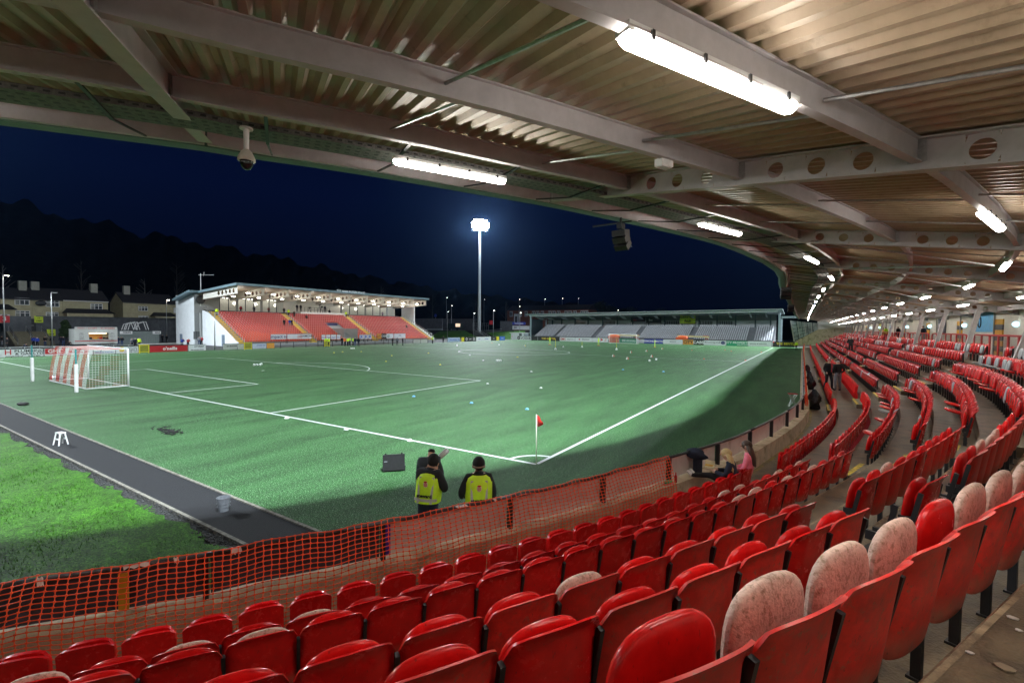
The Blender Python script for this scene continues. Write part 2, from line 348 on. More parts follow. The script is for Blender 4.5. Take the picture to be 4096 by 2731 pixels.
for cx, cy, a0 in ((0, 0, pi / 2), (-W0, 0, 0), (-W0, L0, -pi / 2), (0, L0, pi)): larc(cx, cy, .95, a0, a0 + pi / 2, 12)
mb.build('pitch_markings', linew, kind='structure')
# track of asphalt behind the goal line, kerbs, lawn
mb = MB(); mb.add([(-120, -7.5, .004), (8, -7.5, .004), (8, -6.5, .004), (-120, -5.7, .004)], [(0, 1, 2, 3)])
mb.build('path', asphalt, kind='structure')
mb = MB(); mb.add([(-120, -5.74, -.02), (8, -6.54, -.02), (8, -6.47, -.02), (-120, -5.67, -.02)] + [(-120, -5.74, .03), (8, -6.54, .03), (8, -6.47, .03), (-120, -5.67, .03)], [(4, 5, 6, 7), (0, 1, 5, 4), (2, 3, 7, 6)])
mb.build('pitch_edging', M('kerb_stone', (.20, .19, .16), .9, var=.5, scale=9), kind='structure')
mb = MB(); mb.box((-56, -7.55, .0), (128, .07, .08)); mb.build('path_edging', MATS['kerb_stone'], kind='structure')
mb = MB(); random.seed(3)   # lawn: gently uneven sheet with a ragged border of chippings
nx, ny = 160, 40
for i in range(nx + 1):
    for j in range(ny + 1):
        x = 3 - 60 * (i / nx) ** 1.3; y = -7.80 + .07 * sin(x * 3.1) + .07 * sin(x * 7.7) - 13 * (j / ny) ** 1.4
        mb.v.append((x, y, .02 + .025 * sin(x * 2.3 + y) + .012 * random.random()))
mb.f = [(i * (ny + 1) + j, (i + 1) * (ny + 1) + j, (i + 1) * (ny + 1) + j + 1, i * (ny + 1) + j + 1)[::-1] for i in range(nx) for j in range(ny)]; mb.m = [0] * len(mb.f)
lw = mb.build('lawn', lawn, kind='structure', smooth=True)
mb = MB(); mb.add([(-57, -60, .0), (3, -60, .0), (3, -20.5, .0), (-57, -20.5, .0)], [(0, 1, 2, 3)]); mb.add([(-140, -60, .003), (-56.9, -60, .003), (-56.9, -7.8, .003), (-140, -7.8, .003)], [(0, 1, 2, 3)])
mb.build('lawn', lawn, kind='structure')
# blades on the near lawn
mb = MB()
for i in range(26000):
    t = random.random() ** .8; y = -8.0 - 7.5 * random.random() ** .9; x = 1.5 - 15 * t
    a = random.random() * pi; h = .035 + .035 * random.random(); w_ = .006; lx, ly = random.uniform(-.03, .03), random.uniform(-.03, .03)
    mb.add([(x - w_ * cos(a), y - w_ * sin(a), .02), (x + w_ * cos(a), y + w_ * sin(a), .02), (x + lx, y + ly, .03 + h)], [(0, 1, 2)])
mb.build('grass_blades', [lawn], kind='stuff', label='short green grass blades of the lawn below the netting', cat='grass')
mb = MB()
for i in range(2600):
    x = 1.0 - 22 * random.random() ** 1.3; y = -7.58 - .3 * random.random(); r = random.uniform(.008, .022)
    mb.box((x, y, .008 + r * .4), (r * 1.6, r * 1.2, r), rz=random.random() * 3)
mb.build('gravel', M('chippings', (.05, .05, .05), .9, var=.5, scale=30), kind='stuff', label='loose dark chippings between the path edging and the lawn', cat='gravel')
mb = MB(); mb.add([(P(350 * 1, 2090, .03) + Vector((.0, 0, 0)))[:], P(470, 2075, .03)[:], P(560, 2070, .03)[:], P(520, 2095, .03)[:], P(440, 2112, .03)[:]], [(0, 1, 2, 3, 4)])
# ------------------------------------------------------------------ near grandstand: terrace, wall, roof
GS = empty('grandstand', (0, 0, 0), label='covered grandstand curving round the corner of the pitch with red seats', cat='grandstand')
ssf = srange(S0, 14, .5) + srange(15, S1, 3)
mb = MB(); strip(mb, ssf, [(-1.02, .28), (DK[1] + .03, .28)]); mb.build('walkway', concrete, GS)
prev = .28
for k in range(2, 9):
    mb = MB(); back = DK[k] + .03 if k < 8 else 7.4
    for a, b in ((S0, 11.9), (11.905, 26.0), (26.005, 41.0), (41.005, 56), (56.005, 71), (71.005, 86), (86.005, 101), (101.005, S1)):
        ss = srange(a, b, .5 if a < 12 else 1.5)
        strip(mb, ss, [(DK[k - 1] + .03, ZK[k - 1] - .1), (DK[k - 1] + .03, ZK[k] - .012), (DK[k - 1] + .042, ZK[k]), (back, ZK[k]), (back, ZK[k - 1] - .1)], closed=True)
    mb.build('terrace_step', concrete, GS)
for k in range(2, 9):
    mb = MB(); strip(mb, srange(S0, 11.8, .4), [(DK[k - 1] + .028, ZK[k] - .03), (DK[k - 1] + .028, ZK[k] - .010), (DK[k - 1] + .041, ZK[k] + .002), (DK[k - 1] + .066, ZK[k] + .002)]); mb.build('worn_edge', M('worn_edge', (.34, .26, .16), .8, var=.4, scale=9, dirt=((.14, .10, .06), 6, .45, .62)), GS)
# aisle half steps with worn yellow edges
for a, b in AISLES:
    for k in range(1, 8):
        if a > 60 and k % 2: continue
        zt = (ZK[k] + ZK[k + 1]) / 2; mb = MB(); o1 = DK[k] + .028; o0 = o1 - .3
        ss = srange(a + .08, b - .08, .4)
        strip(mb, ss, [(o0, ZK[k]), (o0, zt), (o1, zt), (o1, ZK[k])], closed=True)
        st = mb.build('aisle_step', concrete, GS)
        mb = MB(); strip(mb, ss, [(o0 - .002, zt - .03), (o0 - .002, zt + .003), (o0 + .09, zt + .003)]); mb.build('nosing', yellow, st)
mb = MB(); strip(mb, srange(13.5, S1, 1), [(-.24, .284), (-.17, .284)]); mb.build('yellow_line', M('worn_yellow', (.28, .20, .04), .7, var=.3, scale=12, dirt=((.13, .10, .06), 5, .4, .6)), GS)
mb = MB(); strip(mb, srange(5.5, S1, 1), [(-.99, .284), (-.88, .284)]); mb.build('yellow_line', MATS['worn_yellow'], GS)

# perimeter wall with hoardings
PF = empty('perimeter_fence', (0, 0, 0), label='low concrete wall with posts, rail and hoardings between the seats and the pitch', cat='fence')
def fence_s():     # posts about 2.15 m apart along the fence line, one of them where the dark boards end
    out = [2.85]; s = 2.85
    def nxt(s, d): 
        a = mc(s, -1.22); q = s
        while hypot(mc(q, -1.22)[0] - a[0], mc(q, -1.22)[1] - a[1]) < 2.12: q += .02 * d
        return q
    q = s
    while q < 118: q = nxt(q, 1); out.append(q)
    q = s
    while q > S0 + 2.6: q = nxt(q, -1); out.insert(0, q)
    return out
fs_ = fence_s()
for i, (a, b) in enumerate(zip(fs_[:-1], fs_[1:])):
    n = .4 if a < 20 else 2.2
    mb = MB(); strip(mb, srange(a + .006, b - .006, n), [(-1.36, -.1), (-1.36, .75), (-.99, .75), (-.99, .2)], closed=True); mb.build('wall_panel', conc_wall, PF)
    dark = a < 2.8; mb = MB(); ss = srange(a + .04, b - .04, n)
    if a < 60:
        strip(mb, ss, [(-1.262, .77), (-1.262, 1.23), (-1.245, 1.23), (-1.245, .77)], closed=True)
        mb.build('hoarding_panel', darkboard if dark else boardback, PF)
    mb = MB(); x, y = mc(a, -1.19); mb.box((x, y, .995), (.06, .09, .52), rz=ang(a)); mb.build('post', black, PF)
for a, b in zip(fs_[:-1:2], fs_[2::2]):
    mb = MB(); mb.tube([(*mc(s, -1.2), 1.275) for s in srange(a, b, .5)], .034, 8); mb.build('rail', M('dark_pipe', (.05, .05, .055), .3, metal=.5, var=.4, scale=12), PF, smooth=True)
# yellow and blue offcuts fixed on the boards
mb = MB(); x, y = mc(2.93, -1.235); mb.box((x, y, 1.0), (.09, .012, .44), rz=ang(2.9)); mb.build('blue_strip', M('blue_strip', (.05, .03, .45), .5), PF)
mb = MB(); q = P(772, 2290, .95); s = -.25; x, y = mc(s, -1.225); mb.box((x, y, .98), (.1, .015, .44), rz=ang(s)); mb.build('yellow_strip', M('amber', (.55, .3, .02), .5), PF)
for u, v, l_ in ((530, 2285, .14), (620, 2262, .1), (810, 2228, .3), (1075, 2185, .12), (1365, 2160, .1), (1980, 2000, .2)):
    pass

# orange debris netting hung on the rail
mb = MB(); random.seed(11)
s_a, s_b = -7.5, 9.3; dv = .095; nv_ = int((s_b - s_a) / dv); rows_n = 20
def netp(i, j):
    s = s_a + (s_b - s_a) * i / nv_; t = j / (rows_n - 1)
    top = 1.34 + .012 * sin(s * 5.1) + .008 * sin(s * 11) + (.07 if s > .75 else 0) * 0
    h = 1.02 + .05 * sin(s * .9)
    z_ = top - t * h
    o = -1.13 + .23 * min(1, t * 1.7) ** .8 + .02 * sin(s * 3.3 + t * 4) * t + .006 * sin(s * 17 + t * 9) * t + .03 * t * sin(s * 1.1)
    s2 = s + .03 * t * sin(s * 1.7 + 2 * t) + .005 * sin(s * 23 + t * 31)
    return Vector((*mc(s2, o), z_))
G = [[netp(i, j) for j in range(rows_n)] for i in range(nv_ + 1)]
for i in range(nv_ + 1):
    for j in range(rows_n):
        p = G[i][j]
        if j < rows_n - 1: mb.bar(p, G[i][j + 1], .008, .005, up=(.8, -.5, 0))
        if i < nv_: mb.bar(p, G[i + 1][j], .005, .009)
        mb.box(p, (.024, .008, .02), rz=.9)
mb.build('debris_netting', orange, label='orange plastic mesh netting hung along the rail in front of the seats', cat='netting')
# torn remnants of the same netting along the far rail
for n_, (a, b) in enumerate(((23.5, 38), (39, 62), (63, 112))):
    mb = MB(); s = a
    while s < b:
        o = -1.14 + .05 * sin(s * 7); z0 = 1.28; zb = .72 + .25 * abs(sin(s * 3.7)) * random.random()
        mb.bar((*mc(s, o), z0), (*mc(s + .05 * random.random(), o + .05), zb), .03, .01)
        mb.bar((*mc(s, o), z0 - .1 * random.random()), (*mc(s + .3, -1.13), z0 - .25 * random.random()), .02, .02); s += .16
    mb.build('netting_strip', orange, label=['torn orange netting tied round the rail nearest the first black bags', 'torn orange netting on the rail halfway along the stand', 'torn orange netting on the rail at the far end of the stand'][n_], cat='netting', group='torn netting on the far rail')

# roof: sheet, rafters with round holes, purlins, fascia, columns
zs = lambda o: 6.43 - .168 * o
rs = lambda k: {-2: -11.0, -1: -5.2, 0: .6, 1: 6.12}.get(k, 6 * k + .1)
for r_ in range(-2, 20):          # one corrugated sheet per bay
    a, b = rs(r_), rs(r_ + 1); mb = MB(); pitch = .17 if r_ < 4 else .34; n = int(round((b - a) / pitch))
    hgt = .045
    for o0, o1 in ((-1.88, 9.9),):
        b0 = len(mb.v); prof = []
        for i in range(n):
            s = a + (b - a) * i / n; d = (b - a) / n
            prof += [(s + .0 * d, 0), (s + .28 * d, 0), (s + .5 * d, hgt), (s + .78 * d, hgt)]
        prof.append((b, 0))
        os_ = [o0, .3, 2.05, 3.7, 5.35, 7.0, o1]
        for s, dz in prof:
            for o in os_: mb.v.append((*mr(s, o), zs(o) + dz))
        m_ = len(os_)
        for i in range(len(prof) - 1):
            for j in range(m_ - 1): mb.f.append((b0 + i * m_ + j, b0 + i * m_ + j + 1, b0 + (i + 1) * m_ + j + 1, b0 + (i + 1) * m_ + j)); mb.m.append(0)
    mb.build('roof_sheet', sheet, GS)
mb = MB(); strip(mb, ssf, [(-1.95, 6.95), (10, 5.0), (10.0, 4.96), (-1.95, 6.92)], mr, closed=True); mb.build('roof_covering', M('roof_top', (.2, .21, .22), .6), GS)
def cellular(p0, p1, z0a, z0b, d, w_, holes, name, mat, parent, nseg=40, hole_r=.085):
    # beam from p0 to p1 (xy), top at z0a..z0b, web with true round openings and two flanges
    p0, p1 = Vector((*p0, 0)), Vector((*p1, 0)); t = p1 - p0; Lb = t.length; t.normalize(); nrm = Vector((t.y, -t.x, 0)); mb = MB()
    zt = lambda x: z0a + (z0b - z0a) * x / Lb
    mb.bar(p0 + Vector((0, 0, zt(0) - .006)), p1 + Vector((0, 0, zt(Lb) - .006)), w_, .014)
    mb.bar(p0 + Vector((0, 0, zt(0) - d + .006)), p1 + Vector((0, 0, zt(Lb) - d + .006)), w_, .014)
    x = 0.0; cells = []
    for h in sorted(holes):
        a, b = h - hole_r * 1.25, h + hole_r * 1.25
        if a > x: cells.append((x, a, None))
        cells.append((a, b, h)); x = b
    cells.append((x, Lb, None)); th = .009
    for a, b, h in cells:
        if h is None:
            for sd in (-1, 1):
                q = [p0 + t * xx + nrm * (sd * th / 2) + Vector((0, 0, zt(xx) - dz)) for xx, dz in ((a, .012), (b, .012), (b, d - .012), (a, d - .012))]
                mb.add(q, [(0, 1, 2, 3) if sd > 0 else (3, 2, 1, 0)])
        else:
            zc = zt(h) - d / 2; K = 16; ring = []; sq = []
            for k in range(K):
                g = 2 * pi * (k + .5) / K; ring.append((h + hole_r * cos(g), zc + hole_r * sin(g)))
                c_, s_ = cos(g), sin(g); m_ = max(abs(c_) / ((b - a) / 2), abs(s_) / (d / 2 - .012)); sq.append((h + c_ / m_, zc + s_ / m_))
            for sd in (-1, 1):
                vs = [p0 + t * xx + nrm * (sd * th / 2) + Vector((0, 0, zz)) for xx, zz in ring + sq]
                fs = [(k, (k + 1) % K, K + (k + 1) % K, K + k) for k in range(K)]
                mb.add(vs, fs if sd > 0 else [tuple(reversed(f)) for f in fs])
    return mb.build(name, mat, parent)
PUR = [.3, 2.05, 3.7, 5.35, 6.9]
for r_ in range(-1, 20):
    s = rs(r_); far = r_ > 8
    p0, p1 = mr(s, -1.50), mr(s, 8.6); hs = []
    if r_ != 0:
        for a, b in zip([-1.5] + PUR, PUR + [8.6]):
            if a < 0: continue
            hs += [a + 1.5 + (b - a) * f for f in (.25, .5, .75)]
    cellular(p0, p1, zs(-1.5) - .005, zs(8.6) - .005, .285, .15, hs, 'rafter', steelgrey, GS)
for o in PUR + [-1.5]:
    for r_ in range(-2, 20):
        a, b = rs(r_) + .02, rs(r_ + 1) - .02; mb = MB(); n = .75 if r_ < 3 else 3
        ss = srange(a, b, n); zt = zs(o) - .004; dd = .215 if o > 0 else .29; w_ = .036
        if o > 0: strip(mb, ss, [(o - w_, zt), (o + w_, zt), (o + w_, zt - .012), (o + .005, zt - .012), (o + .005, zt - dd + .012), (o + w_, zt - dd + .012), (o + w_, zt - dd), (o - w_, zt - dd), (o - w_, zt - dd + .012), (o - .005, zt - dd + .012), (o - .005, zt - .012), (o - w_, zt - .012)], mr, closed=True)
        else: strip(mb, ss, [(o - .10, zt), (o + .06, zt), (o + .06, zt - .012), (o - .05, zt - .03), (o - .05, zt - dd), (o - .10, zt - dd)], mr, closed=True)
        mb.build('purlin' if o > 0 else 'edge_beam', steelpale, GS)
        if r_ in (-1, 0, 1, 2) and o > 0:      # bolted end plates
            pl = MB()
            for q in (a, b):
                x, y = mr(q, o); pl.box((x, y, zt - .11), (.012, .13, .2), rz=ang(q))
            pl.build('end_plate', galv, GS)
mb = MB(); strip(mb, ssf, [(-1.93, 6.95), (-1.93, 6.44), (-1.85, 6.39), (-1.64, 6.385), (-1.64, 6.40), (-1.84, 6.41), (-1.90, 6.46), (-1.90, 6.95)], mr, closed=True)
mb.build('fascia', M('fascia_green_grey', (.10, .16, .14), .5, var=.15), GS)
# sag rods between purlins
for r_ in range(-1, 12):
    for i, (a, b) in enumerate(zip(PUR[:-1], PUR[1:])):
        for f in (.33, .66):
            s = rs(r_) + 6 * f; mb = MB(); mb.tube([(*mr(s, a + .03), zs(a) - .12), (*mr(s + .25, b - .03), zs(b) - .12)], .014, 6); mb.build('sag_rod', galv, GS)
for r_ in range(2, 9):
    for q in (0, 1):
        mb = MB(); a_, b_ = 6 * r_, 6 * r_ + 6
        if q: a_, b_ = b_, a_
        mb.tube([(*mr(a_, .6), zs(.6) - .26), (*mr((a_ + b_) / 2, 3.5), zs(3.5) - .24)], .02, 6); mb.build('brace', galv, GS)
# leaning columns behind the last row
for r_ in range(4, 19):
    s = 6.0 * r_; p = Vector((*mc(s, 5.25), 2.78)); q = Vector((*mr(s, 6.25), zs(6.25) - .29)); mb = MB()
    t = mt(s); side = (t[0], t[1], 0)
    tt = (q - p).normalized(); a = Vector(side)
    f = tt.cross(a).normalized()
    for k in (-1, 1): mb.bar(p + f * (k * .085), q + f * (k * .085), .14, .016, up=f)
    mb.bar(p, q, .012, .16, up=f)
    mb.build('column', steelgrey, GS)
# back wall, brickwork kiosk bands, end wall, screen
ZB = 2.77
for i, (a, b) in enumerate([(x, x + 6) for x in range(-6, 114, 6)]):
    mb = MB(); ss = srange(a + .01, b - .01, 2); strip(mb, ss, [(7.05, ZB), (7.05, zs(7.05) - .03), (7.2, zs(7.05) - .03), (7.2, ZB)], closed=True)
    mb.build('back_wall', cream, GS)
    mb = MB(); x, y = mc(a + 3, 6.99); mb.box((x, y, (ZB + 5.1) / 2), (.06, .06, 5.1 - ZB), rz=ang(a + 3)); mb.build('downpipe', steelgrey, GS)
yb = M('amber_band', (.80, .42, .02), .6, var=.1)
for s in (19.6, 32.4, 39.3, 48, 58, 72, 90):
    for k in range(7):
        x, y = mc(s, 7.03); mb = MB(); mb.box((x, y, ZB + .2 + k * .27), (1.5 if s < 25 else 1.1, .05, .268), rz=ang(s)); mb.build('painted_band', yb if k % 2 == 0 else black, GS)
for s, w_, zz, mtl, nm in ((34.6, 3.1, 4.62, M('sky_blue', (.10, .42, .75), .5), 'blue_sign'), (43.6, 2.1, 4.5, M('ink', (.02, .025, .05), .5), 'dark_sign'), (74, 2.5, 4.4, yellow2, 'yellow_sign'), (66, 1.5, 4.3, whiteb, 'white_sign')):
    x, y = mc(s, 7.0); mb = MB(); mb.box((x, y, zz), (w_, .04, 1.1), rz=ang(s)); sg = mb.build(nm, mtl, GS)
    t = mt(s); n_ = Vector((-t[1], t[0], 0))
    if nm == 'blue_sign':
        mb = MB(); mb.tube([Vector((x, y, zz)) + n_ * .03 + Vector((t[0] * (.62 + .25 * cos(g * pi / 8)), t[1] * (.62 + .25 * cos(g * pi / 8)), .3 * sin(g * pi / 8))) for g in range(17)], .035, 5); mb.build('emblem', navy, sg)
    if nm == 'dark_sign': text_on('BUILD IT', .36, Vector((x, y, zz)) + n_ * .03, (-t[0], -t[1], 0), (0, 0, 1), sg, whiteb)
for s in (30.0, 38, 47, 56, 65, 74, 83):
    x, y = mc(s, 6.95); mb = MB(); mb.ell((x, y, 4.45), (.13, .08, .13), 10, 6); mb.build('bulkhead_lamp', M('bulkhead', (.5, .8, .9), .3, var=0, emit=(.5, .85, 1), estr=2.2), GS)
# ------------------------------------------------------------------ near stand seats
def shell(nu, nv, hw, zb, zt, yfun, th, rt, rb, rim=0.0):
    # rounded panel with thickness; yfun(u, v) gives the depth
    vs = []; F_ = []
    def zr(u, v):
        a = abs(u); t_ = zt - rt * (1 - (1 - a ** 3.2) ** .5 if a < 1 else 1) ; b_ = zb + rb * (1 - (1 - a ** 3) ** .5 if a < 1 else 1)
        return b_ + (t_ - b_) * v
    for sd in (0, 1):
        for j in range(nv + 1):
            for i in range(nu + 1):
                u = -1 + 2 * i / nu; v = j / nv; vs.append((u * hw, yfun(u, v) + (th if sd else 0), zr(u, v)))
    n = (nu + 1) * (nv + 1); idx = lambda sd, i, j: sd * n + j * (nu + 1) + i
    for j in range(nv):
        for i in range(nu):
            F_.append((idx(0, i, j), idx(0, i + 1, j), idx(0, i + 1, j + 1), idx(0, i, j + 1)))
            F_.append((idx(1, i, j), idx(1, i, j + 1), idx(1, i + 1, j + 1), idx(1, i + 1, j)))
    for i in range(nu):
        F_.append((idx(0, i, 0), idx(1, i, 0), idx(1, i + 1, 0), idx(0, i + 1, 0))); F_.append((idx(0, i, nv), idx(0, i + 1, nv), idx(1, i + 1, nv), idx(1, i, nv)))
    for j in range(nv):
        F_.append((idx(0, 0, j), idx(0, 0, j + 1), idx(1, 0, j + 1), idx(1, 0, j))); F_.append((idx(0, nu, j), idx(1, nu, j), idx(1, nu, j + 1), idx(0, nu, j + 1)))
    mb = MB(); mb.add(vs, F_); return mb
# seat frame: x along the row, +y towards the pitch, z up from the tread
def back_y(u, v): return .10 - .085 * v ** .9 - .03 * max(0, (v - .88) / .12) ** 1.2 + .07 * abs(u) ** 3.5 * (.3 + .7 * v) - .012 * (1 - u * u)
def pan_mb(nu=24, nv=14):
    mb = MB(); mb.ell((0, 0, 0), (.212, .036, .195), nu, nv, .72, Matrix.Rotation(radians(8), 3, 'X')); return mb
def moved(mb, mw): r = MB(); r.merge(mb, mw); return r
_bk = shell(20, 14, .236, .275, .815, back_y, .013, .105, .03)
_bk_lo = shell(5, 4, .238, .345, .80, back_y, .012, .09, .06)
PANUP = Matrix.Translation((0, .175, .56)); PANHI = Matrix.Translation((0, .18, .625)) @ Matrix.Scale(1.04, 4); PANDN = Matrix.Translation((0, .33, .445)) @ Matrix.Rotation(radians(-82), 4, 'X')
_post = MB(); _post.bar((-.246, .06, .69), (-.246, .135, .32), .024, .034, up=(0, 1, 0)); _post.bar((-.246, .15, .36), (-.246, .15, 0), .032, .042, up=(0, 1, 0)); _post.box((-.246, .15, .008), (.05, .07, .014))
_beam = MB(); _beam.box((0, .15, .36), (.5, .035, .04)); _beam.box((-.19, .17, .42), (.03, .10, .07)); _beam.box((.19, .17, .42), (.03, .10, .07))
ME = {
 'back_red': smooth_angle(_bk.mesh('backrest', red)), 'back_worn': smooth_angle(_bk.mesh('backrest', red2)), 'back_grey': smooth_angle(_bk.mesh('backrest', greyseat)),
 'pan_red': smooth_angle(pan_mb().mesh('seat_pan', redp)), 'pan_pale': smooth_angle(pan_mb().mesh('seat_pan', pale)), 'pan_grey': smooth_angle(pan_mb().mesh('seat_pan', greyseat)),
 'post': _post.mesh('bracket', black), 'beam': _beam.mesh('beam', black)}
# front rows: one piece moulded shells
def fb_y(u, v): return .06 - .05 * v + .03 * abs(u) ** 4
_fs = shell(10, 6, .216, .36, .80, fb_y, .03, .055, .02)
for i, p in enumerate(_fs.v[:77]):     # the back face carries a shallow recessed panel under a raised lip
    u, z_ = abs(p[0]) / .225, p[2]
    if u < .85 and z_ < .735: _fs.v[i] = (p[0], p[1] + .014, p[2])
_fseat = MB(); _fseat.merge(_fs)
for k in range(6):
    x0 = -.2 + .4 * k / 6
_seatp = shell(8, 4, .205, .36, .785, lambda u, v: .125 + .02 * (1 - v) - .02 * u * u, .045, .09, .05)
_fseat.merge(_seatp)
_fleg = MB()
for sx in (-.14, .14): _fleg.bar((sx, .13, .40), (sx, .02, .03), .07, .05); _fleg.bar((sx, .06, .34), (sx, .2, .34), .05, .05)
ME['fix_shell'] = smooth_angle(_fseat.mesh('seat_shell', red)); ME['fix_leg'] = _fleg.mesh('leg', redcloth)
def offset_arclen(o):
    ss = []; L_ = 0; p = mc(S0 + 1.5, o); s = S0 + 1.5
    tab = [(s, 0.0)]
    while s < 119:
        s += .05; q = mc(s, o); L_ += hypot(q[0] - p[0], q[1] - p[1]); p = q; tab.append((s, L_))
    return tab
TAB = {k: offset_arclen(DK[k]) for k in DK}
def s_at(k, L_):
    t = TAB[k]; i = bisect.bisect_left([x[1] for x in t], L_) if False else None
    lo, hi = 0, len(t) - 1
    while hi - lo > 1:
        m_ = (lo + hi) // 2
        if t[m_][1] < L_: lo = m_
        else: hi = m_
    a, b = t[lo], t[hi]; return a[0] + (b[0] - a[0]) * (L_ - a[1]) / max(1e-9, b[1] - a[1])
def L_at(k, s): t = TAB[k]; i = min(len(t) - 1, max(0, int(round((s - t[0][0]) / .05)))); return t[i][1]
CORNER = {1: .54, 2: .54, 3: 1.58, 4: 1.6, 5: 2.45, 6: 2.65, 7: 3.03, 8: 3.0}      # a seat's right hand corner, as a distance along the curve
seats = []
bl = [(S0 + 1.6, AISLES[0][0])] + [(a[1], b[0]) for a, b in zip(AISLES[:-1], AISLES[1:])] + [(AISLES[-1][1], 112.0)]
random.seed(21)
for k in range(1, 9):
    for bi, (a, b) in enumerate(bl):
        if k == 4 and bi == 0: continue
        if k == 8 and bi == 0: continue
        La, Lb = L_at(k, a), L_at(k, b); w_ = .492
        if bi == 0:
            Lc = L_at(k, CORNER[k]); n0 = math.ceil((La - Lc) / w_); n1 = int((Lb - Lc) / w_); Ls = [Lc + w_ * (n - .5) for n in range(n0 + 1, n1 + 1)]
        else:
            n = int((Lb - La) / w_); g = (Lb - La - n * w_) / 2; Ls = [La + g + w_ * (i + .5) for i in range(n)]
        N_ = len(Ls)
        for i, Lm in enumerate(Ls):
            s = s_at(k, Lm)
            if bi == 0 and k == 5 and 5.45 < s < 6.5: continue
            if bi == 0 and k == 6 and (5.1 < s < 5.6 or 6.1 < s < 7.2): seats.append(dict(k=k, b=bi, s=s, i=i, N=N_, gap=True)); continue
            if k == 8 and abs((s + 3) % 6 - 3) < .33 and s > 22: continue
            if bi == 1 and k in (1, 2) and False: continue
            x, y = mc(s, DK[k]); seats.append(dict(k=k, b=bi, s=s, i=i, N=N_, x=x, y=y, z=ZK[k], a=ang(s)))
def state(q):
    k, b, s = q['k'], q['b'], q['s']; r = random.random(); pan = 'pan_red'; bk = 'back_red'; down = False
    if k == 7 and b == 0: pan = 'pan_pale' if not (4.05 < s < 4.5 or s < 2.55 or 9.5 < s) else 'pan_red'; bk = 'back_worn'
    elif k == 6 and b == 0 and 7.9 < s < 9.4: bk, pan = 'back_worn', 'pan_pale'
    elif k >= 5 and b == 0: bk = 'back_worn' if r < .6 else 'back_red'; pan = 'pan_pale' if random.random() < .12 else 'pan_red'
    elif b == 0: pan = 'pan_pale' if random.random() < .3 else 'pan_red'; bk = 'back_worn' if r < .12 else 'back_red'
    else:
        pan = 'pan_grey' if random.random() < (.16 if k >= 7 else .06) else 'pan_red'; down = random.random() < (.2 if b == 1 else .05)
        bk = 'back_grey' if r < .012 else 'back_red'
        if k == 7 and b == 1 and s > 21: pan = 'pan_grey'
    return bk, pan, down
rowname = {1: 'front row by the walkway', 2: 'second row up', 3: 'third row up', 4: 'fourth row up', 5: 'fifth row up', 6: 'sixth row up', 7: 'seventh row up', 8: 'topmost row'}
bname = ['block below the camera', 'curved block past the first aisle', 'straight block past the second aisle']
vis = []
for q in seats:
    if q.get('gap'): vis.append((0, q)); continue
    u, v, f = pix((q['x'], q['y'], q['z'] + .7)); q['d'] = f
    inside = f > .3 and -350 < u < 4450 and v < 3050
    q['in'] = inside
order = sorted([q for q in seats if not q.get('gap') and q['in'] and q['b'] <= 2], key=lambda q: q['d'])
single = set(id(q) for q in order[:300])
fixed = lambda q: q['k'] == 1 or (q['k'] == 2 and q['b'] >= 1)
stuff_mb = {'back_red': MB(), 'fix': MB(), 'black': MB()}
lo_pan = pan_mb(7, 5); lo_black = MB(); lo_black.box((0, .15, .395), (.49, .04, .04)); lo_black.box((-.245, .07, .5), (.03, .05, .4)); lo_black.box((-.245, .13, .15), (.04, .05, .3))
lo_fix = MB(); lo_fix.merge(shell(4, 3, .228, .36, .80, fb_y, .10, .06, .03)); lo_fix.box((-.14, .07, .2), (.06, .06, .36)); lo_fix.box((.14, .07, .2), (.06, .06, .36))
big = MB(); bigf = MB()
mats_big = [redp, redp, pale, greyseat, black]
mi_of = {'back_red': 0, 'back_worn': 1, 'back_grey': 3, 'pan_red': 0, 'pan_pale': 2, 'pan_grey': 3}
def fr(q): return Matrix.Translation((q['x'], q['y'], q['z'])) @ Matrix.Rotation(q['a'], 4, 'Z')
def put_seat(q):
    k, b, n = q['k'], q['b'], q['i']; fx = fixed(q)
    side = 'left' if b == 0 else 'right'
    cnt = q['N'] - n if b == 0 else q['N'] - n
    where = f"{_ord(cnt)} from the {'first' if b == 0 else 'second'} aisle" if b < 2 else f"{_ord(n + 1)} beyond the second aisle"
    bk, pan, down = state(q)
    if fx:
        r = empty('fixed_seat', (q['x'], q['y'], q['z']), q['a'], label=f"red one-piece seat, {where}, {rowname[k]}", cat='seat', group='moulded red seats at the front of the near stand')
        link('seat_shell', ME['fix_shell'], r); link('leg', ME['fix_leg'], r); return
    desc = {'pan_red': 'red tip-up seat', 'pan_pale': 'red tip-up seat with sun-bleached pan', 'pan_grey': 'red tip-up seat with grey pan'}[pan]
    r = empty('tip_up_seat', (q['x'], q['y'], q['z']), q['a'], label=f"{desc}{' folded down' if down else ''}, {where}, {rowname[k]}", cat='seat', group='tip-up seats in rows in the near stand')
    link('backrest', ME[bk], r)
    p = link('seat_pan', ME[pan], r); p.matrix_local = (PANDN if down else (PANHI if k == 7 and b == 0 else PANUP) @ Matrix.Rotation(radians(random.uniform(-7, 4)), 4, 'X'))
    link('bracket', ME['post'], r); link('beam', ME['beam'], r)
    if n == q['N'] - 1 or (b == 0 and k == 6 and 4.6 < q['s'] < 5.1):
        e2 = link('bracket', ME['post'], r); e2.location = (.49, 0, 0)
